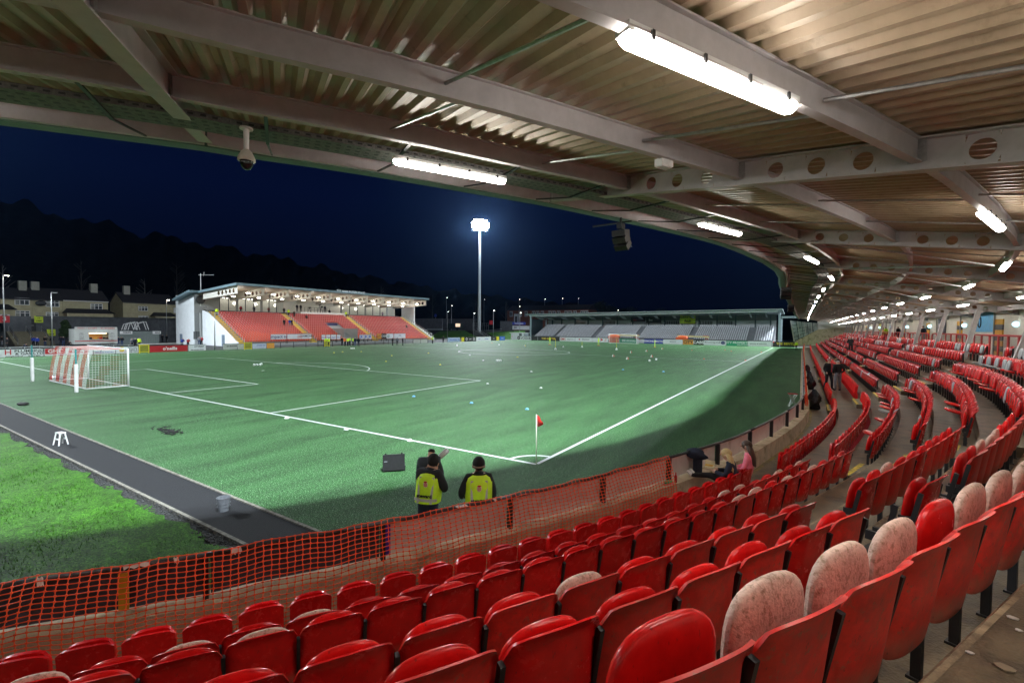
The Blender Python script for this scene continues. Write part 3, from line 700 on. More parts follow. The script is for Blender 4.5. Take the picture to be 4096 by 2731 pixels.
for q in seats:
    if q.get('gap'):
        x, y = mc(q['s'], DK[q['k']])
        r = empty('seat_frame', (x, y, ZK[q['k']]), ang(q['s']), label=f"bare black bracket of a missing seat, sixth row up, {_ord(q['N'] - q['i'])} place from the aisle", cat='seat frame')
        link('bracket', ME['post'], r); link('beam', ME['beam'], r); continue
    if id(q) in single: put_seat(q); continue
    if q['s'] < 8 and not q['in']: continue
    mw = fr(q); bk, pan, down = state(q)
    if fixed(q): bigf.merge(lo_fix, mw); continue
    big.mi = mi_of[bk]; big.merge(_bk_lo, mw); big.mi = mi_of[pan]; big.merge(lo_pan, mw @ (PANDN if down else PANUP)); big.mi = 4; big.merge(lo_black, mw)
o = big.build('tip_up_seats', mats_big, kind='stuff', label='rows of red tip-up seats receding to the far end of the near stand', cat='seats'); smooth_angle(o.data)
o = bigf.build('fixed_seats', redp, kind='stuff', label='front rows of moulded red seats receding along the walkway', cat='seats'); smooth_angle(o.data)

# red barrier panels behind the last row
for j, (a, b) in enumerate(((14.5, 21.5), (23.2, 33), (33.3, 41), (42, 48.5), (49, 56), (57, 71), (72, 86), (87, 101))):
    r = empty('barrier', (0, 0, 0), label=['red barrier with mesh infill at the right edge behind the last row', 'red round-cornered barrier beside the wall opening behind the last row'][j] if j < 2 else f"red barrier, {_ord(j + 1)} along behind the topmost row of seats", cat='barrier')
    rm = M('barrier_red', (.55, .02, .02), .4, var=.08); ss = srange(a, b, .5); o_ = 6.05
    mb = MB(); mb.tube([(*mc(ss[0], o_), 2.78), (*mc(ss[0], o_), 3.8), (*mc(ss[0] + .1, o_), 3.9)] + [(*mc(s, o_), 3.93) for s in ss[1:-1]] + [(*mc(ss[-1] - .1, o_), 3.9), (*mc(ss[-1], o_), 3.8), (*mc(ss[-1], o_), 2.78)], .045, 6); mb.build('frame', rm, r)
    s = a + .8
    while s < b - .3:
        mb = MB(); x, y = mc(s, o_); mb.box((x, y, 3.34), (.16, .05, 1.12), rz=ang(s)); mb.build('upright', rm, r); s += 1.15
    mb = MB()
    if a < 45:
        s = a + .1
        while s < b: mb.bar((*mc(s, o_), 2.95), (*mc(s, o_), 3.86), .007); s += .09
        for z_ in (3.1, 3.4, 3.7): mb.tube([(*mc(s, o_), z_) for s in ss], .005, 4)
        mb.build('mesh_infill', galv, r)

# fluorescent battens
def batten(s, o, z_, label, grp, L_=1.5, curve=mr, detail=True):
    x, y = curve(s, o); r = empty('fluorescent_light', (x, y, z_), ang(s), label=label, cat='light', group=grp)
    link('body', BM['body'], r); link('diffuser', BM['diff'], r)
    if detail:
        link('clip', BM['clip'], r)
        h = link('hanger', BM['hang'], r)
BM = {}
mb = MB(); mb.box((0, 0, .045), (1.5, .10, .05)); BM['body'] = mb.mesh('body', white)
mb = MB(); n = 16; prof = [(.056 * cos(pi + pi * i / 8), .055 * sin(pi + pi * i / 8)) for i in range(9)]
xs = [(-.75, .35), (-.735, .8), (-.70, 1), (.70, 1), (.735, .8), (.75, .35)]
for x, f in xs: mb.v += [(x, a * f, b * f + .02) for a, b in prof]
for i in range(5):
    for j in range(8): mb.f.append((i * 9 + j, i * 9 + j + 1, (i + 1) * 9 + j + 1, (i + 1) * 9 + j)); mb.m.append(0)
for i in range(5): mb.f.append((i * 9 + 8, i * 9, (i + 1) * 9, (i + 1) * 9 + 8)); mb.m.append(0)
mb.f += [tuple(range(9))[::-1], tuple(range(45, 54))]; mb.m += [0, 0]
BM['diff'] = mb.mesh('diffuser', glow, True)
mb = MB()
for x in (-.6, -.2, .2, .6): mb.box((x, .064, .03), (.02, .012, .05)); mb.box((x, -.064, .03), (.02, .012, .05))
BM['clip'] = mb.mesh('clip', black)
mb = MB()
for x in (-.5, .5): mb.box((x, 0, .085), (.025, .03, .03))
BM['hang'] = mb.mesh('hanger', black)
nm_ = 0
for j in range(-1, 19):
    s = 3.45 + 5.8 * j
    batten(s, -.03, 6.04, f"long lit tube light hung under the roof's pitch edge, {_ord(j + 1)} from the camera" if j >= 0 else "lit tube light hung under the roof's pitch edge behind the camera's left, out of view", 'tube lights along the pitch edge of the roof')
    batten(3.55 + 5.75 * j, 3.68, 5.555, (f"long lit tube light under the middle beam, {_ord(j + 1)} from the camera" if j > 0 else ['long lit tube light under the middle beam above the camera and out of view', 'biggest lit tube light, overhead right of the camera'][j + 1]), 'tube lights along the middle of the roof')
    if j >= 3 or j < 2:
        batten(3.7 + 6.2 * j, 5.35, 5.27, f"lit tube light over the back of the stand, {_ord(j + 2)} along", 'tube lights over the back rows')
# cable tray along the edge with drop rods, domed camera, loudspeaker, junction box
ct = empty('cable_tray', (0, 0, 0), label='perforated galvanised cable tray running along the roof edge', cat='cable tray')
gm = M('tray_steel', (.13, .125, .12), .6, metal=.15, var=.4, scale=30)
mb = MB(); ss = srange(-8, 70, .3)
strip(mb, ss, [(-.48, 6.24), (-.48, 6.18), (-.12, 6.18), (-.12, 6.24)], mr); mb.build('tray', gm, ct)
mb = MB()
for s in srange(-8, 24, .11):
    for o in (-.475, -.125): mb.box((*mr(s, o), 6.21), (.05, .014, .02), rz=ang(s))
    for o in (-.4, -.3, -.2): mb.box((*mr(s, o), 6.179), (.05, .03, .004), rz=ang(s))
ob = mb.build('slots', black, ct)
for i, s in enumerate(srange(-7.2, 40, 1.45)):
    mb = MB(); mb.bar((*mr(s, -.5), 6.17), (*mr(s, .3), 6.17), .035, .02); mb.bar((*mr(s, -.5), 6.17), (*mr(s + .03, -1.46), 6.36), .022, .02); mb.build('bracket', black, ct)
dc = empty('dome_camera', tuple(P(985, 505, 6.17) - Vector((0, 0, .12))), label='white dome security camera hanging from the roof edge', cat='camera')
mb = MB(); mb.tube([(0, 0, .12), (0, 0, .10)], .075, 12); mb.tube([(0, 0, .10), (0, 0, -.16)], [.034, .028], 10); mb.build('stem', white, dc, smooth=False)
mb = MB(); mb.tube([(0, 0, -.14), (0, 0, -.17), (0, 0, -.24), (0, 0, -.28)], [.03, .06, .095, .1], 16); mb.build('housing', M('cream_plastic', (.62, .58, .5), .4), dc, smooth=True)
mb = MB(); mb.ell((0, 0, -.28), (.078, .078, .11), 16, 10); mb.build('dome', M('smoked_dome', (.01, .01, .012), .1, var=0), dc, smooth=True)
dc.scale = (.85,) * 3
jb = empty('junction_box', (*mr(4.35, 3.2), 5.72), ang(4.3), label='small white junction box below the second beam', cat='box')
x, y = mr(4.95, 2.0); jb.location = (x, y, 5.84)
mb = MB(); mb.box((0, 0, 0), (.17, .1, .075)); mb.build('box', white, jb); mb = MB(); mb.box((0, 0, -.042), (.15, .085, .012)); mb.build('lid', whiteb, jb)
sp = empty('loudspeaker', tuple(P(2552, 905, 6.2)), radians(150), label='dark curved loudspeaker array hung at the roof edge', cat='speaker')
x, y, _z = sp.location
sp.location = (*mr(8.05, -1.5), 6.12); sp.scale = (.7,) * 3; sp.rotation_euler[2] = ang(8) + radians(100)
for i in range(3):
    a = radians(-8 - 20 * i); mb = MB(); mb.box((0, 0, 0), (.42, .3, .17), mat=Matrix.Rotation(a, 3, 'X')); cb = mb.build('cabinet', M('speaker_brown', (.022, .02, .018), .5, var=.5, scale=20), sp)
    off_ = Vector((0, -.06 * i * i * .5, -.1 - .165 * i)); cb.location = off_
    mb = MB(); mb.box((0, -.156, 0), (.38, .02, .145), mat=Matrix.Rotation(a, 3, 'X')); g_ = mb.build('grille', M('grille_blue', (.09, .13, .2), .5, var=.3, scale=60), cb)
mb = MB(); mb.bar((0, 0, .02), (0, 0, .35), .05); mb.bar((-.35, 0, .2), (.9, .1, .2), .04); mb.box((0, 0, .1), (.16, .2, .14)); mb.build('mounting_bracket', black, sp)
# a second pair farther along
for j, s in enumerate((25.0, 43.0)):
    r = empty('loudspeaker', (*mr(s, -1.6), 6.1), ang(s) + radians(100), label=['small dark loudspeaker farther along the roof edge', 'smallest dark loudspeaker at the far roof edge'][j], cat='speaker')
    for i in range(3):
        mb = MB(); mb.box((0, -.04 * i, -.1 - .165 * i), (.42, .3, .16), mat=Matrix.Rotation(radians(-8 - 15 * i), 3, 'X')); mb.build('cabinet', black, r)
# end screen and raked end wall of the stand
YE = 113.0
r = empty('end_screen', (0, 0, 0), label='glazed screen closing the far end of the near stand', cat='screen')
a_, b_ = PY(3163, 1282, YE), PY(3177, 1366, YE); c_, d_ = PY(3272, 1292, YE), PY(3272, 1318, YE)
mb = MB(); mb.bar(a_, b_, .25, .25); mb.build('post', steelgrey, r)
pg = M('screen_glass', (.34, .38, .40), .15, var=.5, scale=.8)
for i in range(5):
    for j in range(5):
        t0, t1 = i / 5 + .01, (i + 1) / 5 - .01; f0, f1 = j / 5 + .01, (j + 1) / 5 - .01
        q = lambda t, f: (a_.lerp(c_, t)).lerp(b_.lerp(d_, t), f)
        mb = MB(); pts = [q(t0, f0), q(t1, f0), q(t1, f1), q(t0, f1)]; mb.add(pts + [p + Vector((0, .04, 0)) for p in pts], [(3, 2, 1, 0), (4, 5, 6, 7), (0, 1, 5, 4), (1, 2, 6, 5), (2, 3, 7, 6), (3, 0, 4, 7)]); mb.build('pane', pg, r)
for t in (.25, .5, .75, 1): mb = MB(); mb.bar(a_.lerp(c_, t) + Vector((0, -.05, 0)), b_.lerp(d_, t) + Vector((0, -.05, 0)), .12); mb.build('mullion', steelgrey, r)
mb = MB(); e0 = PY(3177, 1385, YE); e1 = PY(3180, 1366, YE); e2 = PY(3400, 1308, YE); e3 = PY(3400, 1350, YE)
mb.add([e0, e1, PY(3272, 1318, YE), e2, PY(3600, 1300, YE), PY(3600, 1360, YE)] , [(0, 1, 2, 3, 4, 5)]); mb.add([p + Vector((0, .4, 0)) for p in [e0, e1, PY(3272, 1318, YE), e2, PY(3600, 1300, YE), PY(3600, 1360, YE)]], [(5, 4, 3, 2, 1, 0), ])
mb.build('end_wall', conc_wall, GS)
mb = MB(); mb.add([(c_.x - .1, YE + .5, 1), (22, YE + .5, 1), (22, YE + .5, 6.6), (c_.x - .1, YE + .5, 6.6)], [(0, 1, 2, 3)]); mb.add([(c_.x - .1, YE + .6, 1), (22, YE + .6, 1), (22, YE + .6, 6.6), (c_.x - .1, YE + .6, 6.6)], [(3, 2, 1, 0)]); mb.build('end_wall', cream, GS)

# ------------------------------------------------------------------ goals
def goal(y0, sgn, label, net_stripes):
    g = empty('goal', (hc, y0, 0), label=label, cat='goal'); h = 2.44
    for sx in (-3.72, 3.72): mb = MB(); mb.tube([(sx, 0, 0), (sx, 0, h + .03)], .058, 12); mb.build('post', white, g, smooth=True)
    mb = MB(); mb.tube([(-3.72, 0, h), (3.72, 0, h)], .058, 12); mb.build('crossbar', white, g, smooth=True)
    d = -sgn
    mb = MB(); mb.tube([(-3.72, 0, .05), (-3.72, d * 2.1, .05), (3.72, d * 2.1, .05), (3.72, 0, .05)], .035, 8); mb.build('ground_bar', white, g, smooth=True)
    nr = MB(); nw = MB(); nw.mi = 0; nr.mi = 0
    # net: top, back, sides. stripes go down the back and the top
    W_ = 3.7; cell = .15 if net_stripes else .3
    def hang(t): # profile from the crossbar back and down
        if t < 1.5: return (d * (t / 1.5 * 1.75), h - .18 * sin(pi * t / 1.5) * 0 - .04 * sin(pi * t / 1.5))
        k = (t - 1.5) / 2.5; return (d * (1.75 + .38 * k + .06 * sin(pi * k)), h - (h - .04) * k)
    T = [i * cell for i in range(int(4.0 / cell) + 1)]; X_ = [-W_ + i * cell for i in range(int(2 * W_ / cell) + 1)]
    band = lambda x: int((x + W_) / .74 + .001) % 2 == 0
    for x in X_:
        m_ = nr if band(x) else nw
        for a, b in zip(T[:-1], T[1:]):
            p, q = hang(a), hang(b); m_.bar((x, *p), (x, *q), .011)
    for t in T:
        p = hang(t)
        for a, b in zip(X_[:-1], X_[1:]): (nr if band(a + .01) else nw).bar((a, *p), (b, *p), .011)
    for sx in (-W_, W_):
        for i in range(1, int(2.1 / cell)):
            yy = i * cell; zt = h - .04
            if yy > 1.75: zt = h * (2.13 - yy) / .38
            (nr if 0 else nw).bar((sx, d * yy, .05), (sx, d * yy, zt), .007)
        for i in range(1, int(h / cell)):
            zz = i * cell; ye = 1.75 + .38 * (1 - zz / h); segs = int(ye / .5) + 1
            for k in range(segs):
                ya, yb_ = ye * k / segs, ye * (k + 1) / segs; m_ = nr if (zz * .9 + ya) % 1.5 < .75 and net_stripes else nw
                m_.bar((sx, d * ya, zz), (sx, d * yb_, zz), .011)
    nwm = M('net_white', (.72, .74, .72), .8, var=0); nrm = M('net_red', (.62, .09, .07), .8, var=0)
    nr.build('net', nrm if net_stripes else nwm, g, label='red stripes of the net' if net_stripes else None); nw.build('net', nwm, g, label='white net')
    return g
goal(0, 1, 'near goal with red and white striped net', True); goal(L0, -1, 'far goal with plain white net in front of the grey stand', False)
# net support posts with white padding
for j, (u, v) in enumerate(((306, 1569), (130, 1526))):
    p = P(u, v, 0); r = empty('net_support_post', (p.x, p.y, 0), label=['teal net post with white padding nearest the camera', 'teal net post with white padding at the left behind the goal'][j], cat='post')
    mb = MB(); mb.tube([(0, 0, 0), (0, 0, 2.55)], .045, 10); mb.build('pole', teal, r, smooth=True)
    mb = MB(); zz = [0, .05, .52, .56, .6, 1.08, 1.12, 1.16, 1.6, 1.68]; rr_ = [.08, .095, .10, .085, .10, .10, .085, .10, .095, .07]; mb.tube([(0, 0, z_) for z_ in zz], rr_, 14); pd = mb.build('padding', white, r, smooth=True)
    top = (p.x, p.y, 2.5); c = Vector((hc + (3.7 if j == 0 else -3.7), -1.75, 2.4)); mb = MB(); mb.tube([(0, 0, 2.5), c - Vector((p.x, p.y, 0))], .008, 4); mb.build('cord', white, r)
    if j == 0: text_on('LEDA', .16, Vector((p.x, p.y, 1.3)) + Vector((.03, -.16, 0)), (0, 0, -1), (1, .15, 0), r, black)
# lumpy black bag behind the goal
def blob(name, loc, r3, mat, label, cat, seed=1, amp=.18, **kw):
    random.seed(seed); mb = MB(); mb.ell((0, 0, 0), r3, 18, 12)
    ph = [random.uniform(0, 6) for _ in range(9)]
    mb.v = [(x * (1 + amp * sin(5 * z_ / r3[2] + ph[0] + 3 * y / r3[1]) * sin(4 * x / r3[0] + ph[1])), y * (1 + amp * sin(6 * x / r3[0] + ph[2]) * cos(3 * z_ / r3[2] + ph[3])), max(-r3[2] * .8, z_ * (1 + amp * sin(4 * y / r3[1] + ph[4] + 2 * x / r3[0])))) for x, y, z_ in mb.v]
    o = mb.build(name, mat, smooth=True, label=label, cat=cat, **kw); o.location = loc; return o
p = P(228, 1520, 0); blob('holdall', (p.x, p.y, .16), (.75, .4, .2), polyb, 'black kit bag slumped against the back of the near goal', 'bag', 3)
p = P(92, 1620, 0); blob('rubber_mat', (p.x, p.y, .07), (.32, .2, .09), rubber, 'small black lump on the turf beside the path', 'mat', 5)
# ------------------------------------------------------------------ hoardings round the pitch
def hoard(p0, p1, z0, z1, mat, label, texts=(), name='advertising_board', parent=None, th=.06, cat='advertising board'):
    # p0 is the end on the viewer's left; text faces the pitch
    p0, p1 = Vector((p0[0], p0[1], 0)), Vector((p1[0], p1[1], 0)); t = (p1 - p0); L_ = t.length; t.normalize(); n = Vector((t.y, -t.x, 0))
    mb = MB(); c = (p0 + p1) / 2; mb.box((c.x, c.y, (z0 + z1) / 2), (L_ - .05, th, z1 - z0), rz=math.atan2(t.y, t.x))
    o = mb.build(name, mat, parent, label=label if not parent else None, cat=None if parent else cat)
    mb = MB(); mb.bar(p0 + Vector((0, 0, z1)) - n * .0, p1 + Vector((0, 0, z1)), .08, .05); 
    for q in (p0 + t * .05, p1 - t * .05): mb.bar(q - n * .06 + Vector((0, 0, 0)), q - n * .06 + Vector((0, 0, z1)), .06)
    mb.build('frame', black, o)
    for txt, size, fx, fz, mt_, *r in texts:
        q = p0 + t * (L_ * fx) + n * (th / 2 + .004) + Vector((0, 0, z0 + (z1 - z0) * fz))
        text_on(txt, size, q, t, (0, 0, 1), o, mt_, sx=r[0] if r else 1.0, bold=r[1] if len(r) > 1 else .008)
    return o
ink = M('ink_black', (.012, .012, .014), .5, var=0); inkred = M('ink_red', (.55, .01, .02), .5, var=0); inkblue = M('ink_blue', (.03, .08, .42), .5, var=0)
inkwhite = M('ink_white', (.8, .8, .8), .5, var=0); inkyel = M('ink_yellow', (.8, .55, .03), .5, var=0); inknavy = M('ink_navy', (.02, .03, .15), .5, var=0)
boardred = M('board_red', (.50, .012, .02), .45, var=.06); boardblue = M('board_blue', (.03, .05, .38), .45, var=.06); boardgreen = M('board_green', (.01, .22, .12), .45, var=.06)
boardor = M('board_orange', (.75, .33, .04), .45, var=.06); boardblk = M('board_black', (.015, .015, .015), .5, var=.1); boardteal = M('board_teal', (.02, .12, .13), .5)
XW = -71.3
yw = lambda u: PX(u, 1412, XW).y
def wb(u0, u1, mat, label, texts=(), z1=1.0): return hoard((XW, yw(u0)), (XW, yw(u1)), .08, z1, mat, label, texts)
for a_, b_, m_, l_, t_ in (
    (-70, 173, whiteb, 'white board with a red H and the words PLUMBING & GAS LTD', [('H', .85, .40, .58, inkred), ('PLUMBING', .42, .76, .72, ink, 1.25), ('& GAS LTD', .38, .76, .38, ink, 1.3), ('Tel: 07709 088796', .14, .84, .08, ink), ('plumbing@hotmail.co.uk', .14, .5, .08, ink)]),
    (178, 372, whiteb, 'white board with red GMC block behind the goal netting', [('Gallagher', .3, .7, .75, inkred, 1.1), ('McKinney Ltd', .3, .7, .45, inkred, 1.1), ('Engineering', .17, .35, .1, inknavy)]),
    (373, 462, whiteb, 'white board reading JW Window Cleaning', [('JW', .5, .5, .68, inknavy, 1.3), ('Window Cleaning', .24, .5, .22, inkblue, 1.1)]),
    (463, 554, whiteb, 'white board with a round yellow sun beside small black words', [('Northern Ireland', .15, .72, .8, inknavy), ('Adoption &', .24, .72, .52, ink), ('Foster Care', .24, .72, .24, ink)]),
    (599, 751, boardred, "red board with the white word o'neills", [("o'neills", .62, .52, .5, inkwhite, 1.05, .02)]),
    (754, 824, whiteb, 'white board reading CITYPRINT beside the lamp post gap', [('CITYPRINT', .34, .6, .66, ink, .8), ('PRINT AND DESIGN SERVICES', .13, .5, .16, ink)]),
    (893, 950, M('pale_banner', (.45, .47, .42), .7, var=.15), 'grey faded board beside the stand stair foot', [('ELK BUILDERS', .26, .6, .6, ink)]),
    (951, 976, M('pale_banner'if 0 else 'pale_banner2', (.5, .52, .46), .7, var=.15), 'short plain pale board beside the yellow gate', []),
    (1009, 1066, M('lilac_board', (.50, .55, .66), .6), 'lilac board with a round club badge before the red seats', [('the stadium store', .2, .62, .6, inkblue)]),
    (1067, 1098, boardor, 'small plain orange board in front of the red seats', [])):
    ob = wb(a_, b_, m_, l_, t_)
    if 'GMC' in l_:
        mb = MB(); ya, yb2 = yw(180), yw(262); mb.box((XW + .045, (ya + yb2) / 2, .62), (.02, yb2 - ya, .66)); g_ = mb.build('logo_block', boardred, ob)
        text_on('GMC', .62, (XW + .06, (ya + yb2) / 2, .62), (0, 1, 0), (0, 0, 1), g_, inkwhite, bold=.02)
    if 'sun' in l_:
        mb = MB(); mb.ell((XW + .04, yw(487), .62), (.02, .33, .33), 20, 8); mb.build('sun_disc', M('sun_yellow', (.85, .6, .02), .5, var=.05), ob)
for a_, b_, l_ in ((558, 595, 'open yellow gate in the hoardings left of the red board'), (978, 1006, 'yellow gate in the hoardings before the lowest red seats'), (1298, 1318, 'yellow gate with two stewards behind it, before the middle of the stand')):
    r = empty('yellow_gate', (XW, 0, 0), label=l_, cat='gate'); y0, y1 = yw(a_), yw(b_)
    mb = MB()
    for y in (y0, y1): mb.box((0, y, .6), (.1, .12, 1.2))
    for z_ in (.15, 1.12): mb.box((0, (y0 + y1) / 2, z_), (.08, y1 - y0, .1))
    mb.build('frame', yellow2, r); mb = MB(); mb.box((-.0, (y0 + y1) / 2, .63), (.02, y1 - y0 - .1, .86)); mb.build('panel', M('gate_mesh', (.30, .30, .03), .7, var=.2), r)
# dark rail with posts in front of the rest of the main stand
r = empty('pitch_rail', (XW, 0, 0), label='low dark steel rail on posts in front of the main stand', cat='rail')
mb = MB(); mb.bar((0, yw(1098), 1.05), (0, yw(1785), 1.05), .05); mb.build('rail', black, r)
for u in (1122, 1174, 1224, 1272, 1296, 1330, 1400, 1460, 1500, 1535, 1553, 1620, 1652, 1711): mb = MB(); mb.box((0, yw(u), .53), (.07, .07, 1.06)); mb.build('post', black, r)
wb(1652, 1682, M('pale_banner', (.4,) * 3), 'pale grey board low at the right end of the main stand'); wb(1683, 1710, M('pale_banner2', (.4,) * 3), 'paler grey board beside the right hand stair of the main stand')
for a_, b_, m_, l_, t_ in (
    (1790, 1839, M('pale_blue_board', (.35, .45, .6), .5), 'pale blue board reading Future ticketing', [('Future ticketing', .42, .45, .5, inkblue), ('))', .8, .9, .5, inkblue)]),
    (1846, 1857, yellow2, 'small yellow board next to the dark board with round badges', []),
    (1858, 1902, boardblk, 'dark board with two cream round badges', [('O', 1.0, .17, .5, inkwhite, 1, .03), ('SPORT', .35, .5, .5, inkwhite), ('O', 1.0, .83, .5, inkwhite, 1, .03)]),
    (1904, 1963, whiteb, 'white board with a blue leaf badge left of the dark boards', [('active', .4, .2, .55, inkblue), ('rehabilitation', .35, .7, .5, inkblue)]),
    (1965, 1984, boardblk, 'narrow dark board left of the blue board', [('AA', .5, .5, .5, inkwhite)]), (1985, 1996, yellow2, 'narrow yellow and black board between dark and blue boards', []),
    (1998, 2019, M('mid_blue', (.03, .12, .5), .5), 'small bright blue board at the corner of the pitch', [('museum', .35, .5, .5, inkwhite)])):
    wb(a_, b_, m_, l_, t_, 1.25)
YN = 110.4
def nb(u0, u1, mat, label, texts=(), z1=1.3): return hoard((PY(u0, 1375, YN).x, YN), (PY(u1, 1375, YN).x, YN), .1, z1, mat, label, texts)
for a_, b_, m_, l_, t_ in (
    (2068, 2124, whiteb, 'white board with the black word VOGUE and a dark disc', [('O', 1.2, .13, .5, ink, 1, .12), ('VOGUE', .95, .62, .5, ink, 1.1, .03)]),
    (2126, 2150, boardblk, 'plain black board right of the white VOGUE board', []),
    (2151, 2238, boardblk, 'black board with gold lettering THE GUTTER', [('THE GUTTER', .7, .5, .5, inkyel, 1.15, .02)]),
    (2239, 2299, whiteb, 'white board with red GMC letters on the far line', [('GMC', .8, .22, .5, inkred, 1, .02), ('Gallagher Ltd', .35, .68, .5, greycloth)]),
    (2301, 2368, whiteb, 'white board with a small red cube and the word Diamond', [('Diamond', .6, .62, .55, ink), ('<', .8, .25, .5, inkred, 1, .05)]),
    (2369, 2432, whiteb, 'white board with red triangle left of the far goal', [('>', 1.1, .6, .5, inkred, 1, .1), ('//', 1.0, .85, .5, inkred)]),
    (2434, 2476, M('rust_board', (.45, .08, .03), .5, var=.3), 'orange and green picture board behind the far goal', []),
    (2477, 2547, boardgreen, 'dark green board reading SSE Airtricity behind the far goal', [('SSE Airtricity', .7, .55, .5, inkwhite)]),
    (2576, 2652, boardblue, 'blue board reading DESMOND MOTORS', [('DESMOND MOTORS', .68, .52, .5, inkwhite, 1, .02)]),
    (2653, 2730, whiteb, 'faint white board between the blue and amber boards', [('MARKETS', .35, .5, .5, greycloth)]),
    (2731, 2773, boardor, 'amber board with the black word CITY', [('CITY', .95, .5, .5, ink, 1.1, .03)]),
    (2774, 2814, boardblk, 'black board with the white word CABS', [('CABS', .95, .5, .5, inkwhite, 1.1, .03)]),
    (2816, 2903, whiteb, 'white board with small dark lettering and a navy oval', [('McCambridge Duffy', .45, .4, .55, greycloth), ('O', .8, .88, .5, inknavy, 1.2, .12)]),
    (2905, 2990, M('board_green2', (.01, .33, .16), .5), 'bright green board reading CITY PROPERTY', [('CITY PROPERTY', .72, .5, .6, inkwhite, 1.05, .02), ('SALES LETTINGS', .3, .75, .2, inkwhite)]),
    (2992, 3085, whiteb, 'long white board at the far corner flag', [('kitchens & bedrooms', .4, .45, .5, greycloth)]),
    (3090, 3118, boardblk, 'plain dark board right of the far corner flag', []),
    (3120, 3178, boardblk, 'black board with yellow words THE BENTLEY in the far corner', [('THE BENTLEY', .7, .5, .6, inkyel, 1, .02)])):
    nb(a_, b_, m_, l_, t_)

# ------------------------------------------------------------------ main stand on the far side
MS = empty('main_stand', (0, 0, 0), label='white walled main stand with lit roof and red bucket seats across the pitch', cat='stand')
XF = -81.5; YA, YB = PX(960, 1380, XF).y - .6, PX(1700, 1366, XF).y + 2.4
NR = 15; rowx = lambda k: XF - .74 * k; rowz = lambda k: .55 + .385 * k
XB = rowx(NR) - .5
wst = M('white_render', (.72, .75, .78), .7, var=.05, scale=1.2); gst = M('grey_render', (.30, .31, .31), .7, var=.06); dglass = M('stand_glass', (.10, .11, .11), .1, var=0, spec=.8)
mb = MB(); mb.box((XF + 1.1, (YA + YB) / 2, .2), (1.2, YB - YA, .4)); mb.build('plinth', gst, MS)
for k in range(NR + 1):
    mb = MB(); mb.box((rowx(k) - .0, (YA + YB) / 2, (rowz(k)) / 2), (.74 if k < NR else 1.6, YB - YA - .02, rowz(k))); mb.build('terrace_step', gst, MS)
# end walls of the tier
for y in (YA - .15, YB + .15):
    mb = MB(); poly = [(XF + .9, 0), (XF + .9, .9)] + [(rowx(k) + .37, rowz(k) + .42) for k in range(NR)] + [(XB - .6, rowz(NR) + .5), (XB - .6, 0)]
    vs = [(x, y - .12, z_) for x, z_ in poly] + [(x, y + .12, z_) for x, z_ in poly]; n = len(poly)
    mb.add(vs, [tuple(range(n)), tuple(range(2 * n - 1, n - 1, -1))] + [(i, n + i, n + (i + 1) % n, (i + 1) % n) for i in range(n)]); mb.build('end_wall', wst, MS)
    mb = MB()
    for dz in (.95, 1.35): mb.bar((XF + .9, y, .3 + dz), (XB, y, rowz(NR) + dz - .1), .05)
    for k in range(0, NR, 2): mb.bar((rowx(k), y, rowz(k) + .4), (rowx(k), y, rowz(k) + 1.6), .04)
    mb.build('handrail', galv, MS)
# yellow stairs with white posts
u_st = [(960, 1380), (1236, 1379), (1492, 1372)]
ys_ = [YA + .6] + [PX(u, v, XF).y for u, v in ((1252, 1383), (1500, 1374))] + [YB - .6]
for y in ys_:
    for k in range(NR + 1):
        mb = MB(); mb.box((rowx(k) + .05, y, rowz(k) + .10), (.7, 1.4, .24)); mb.build('stair_step', M('stair_yellow', (.85, .55, .02), .6, var=.1), MS)
    for k in range(0, NR, 1):
        mb = MB(); mb.bar((rowx(k) + .1, y + .75, rowz(k)), (rowx(k) + .1, y + .75, rowz(k) + 1.0), .055); mb.build('stair_post', white, MS)
# seats
bucket = MB(); bucket.mi = 0
bucket.ell((0, 0, .62), (.205, .07, .2), 7, 5, .7); bucket.ell((0, .2, .40), (.2, .19, .06), 7, 4, .7); bucket.mi = 1; bucket.box((-.235, .05, .45), (.03, .06, .62)); bucket.mi = 2; bucket.box((0, .072, .76), (.13, .015, .07))
MRm = Matrix.Rotation(radians(-90), 4, 'Z')    # faces the pitch (+x)
brA = M('bucket_red', (.46, .010, .014), .45, var=.15, scale=2); brB = M('bucket_orange', (.74, .075, .02), .45, var=.15, scale=2); tagw = M('number_plate', (.75, .74, .72), .5, var=0); legw = M('seat_leg_pale', (.55, .5, .42), .5)
me_r = bucket.mesh('plastic_chair', [brA, legw, tagw], True); me_o = bucket.mesh('plastic_chair', [brB, legw, tagw], True); me_p = bucket.mesh('plastic_chair', [M('bucket_mid', (.60, .03, .02), .45, var=.15), legw, tagw], True)
random.seed(5); allb = []
vy = [(PX(u, 1372, XF).y) for u in (1378, 1412)]
for k in range(NR):
    for j in range(len(ys_) - 1):
        y = ys_[j] + .95
        while y < ys_[j + 1] - .75:
            if j == 1 and vy[0] - .2 < y < vy[1] + 1.2 and k < 10: y += .5; continue
            if k == 0 and random.random() < .0: pass
            allb.append((k, j, y)); y += .5
def bcol(k, y):  # orange in the low rows, redder upwards and along the stand
    t = (k + random.uniform(-1, 1)) / 9 + (y - YA) / 90
    return me_o if t < .55 else (me_p if t < .95 else me_r)
allb.sort(key=lambda q: hypot(q[2] - CAM.y, rowx(q[0]) - CAM.x)); nb_single = 300
bs = {}
cnt = {}
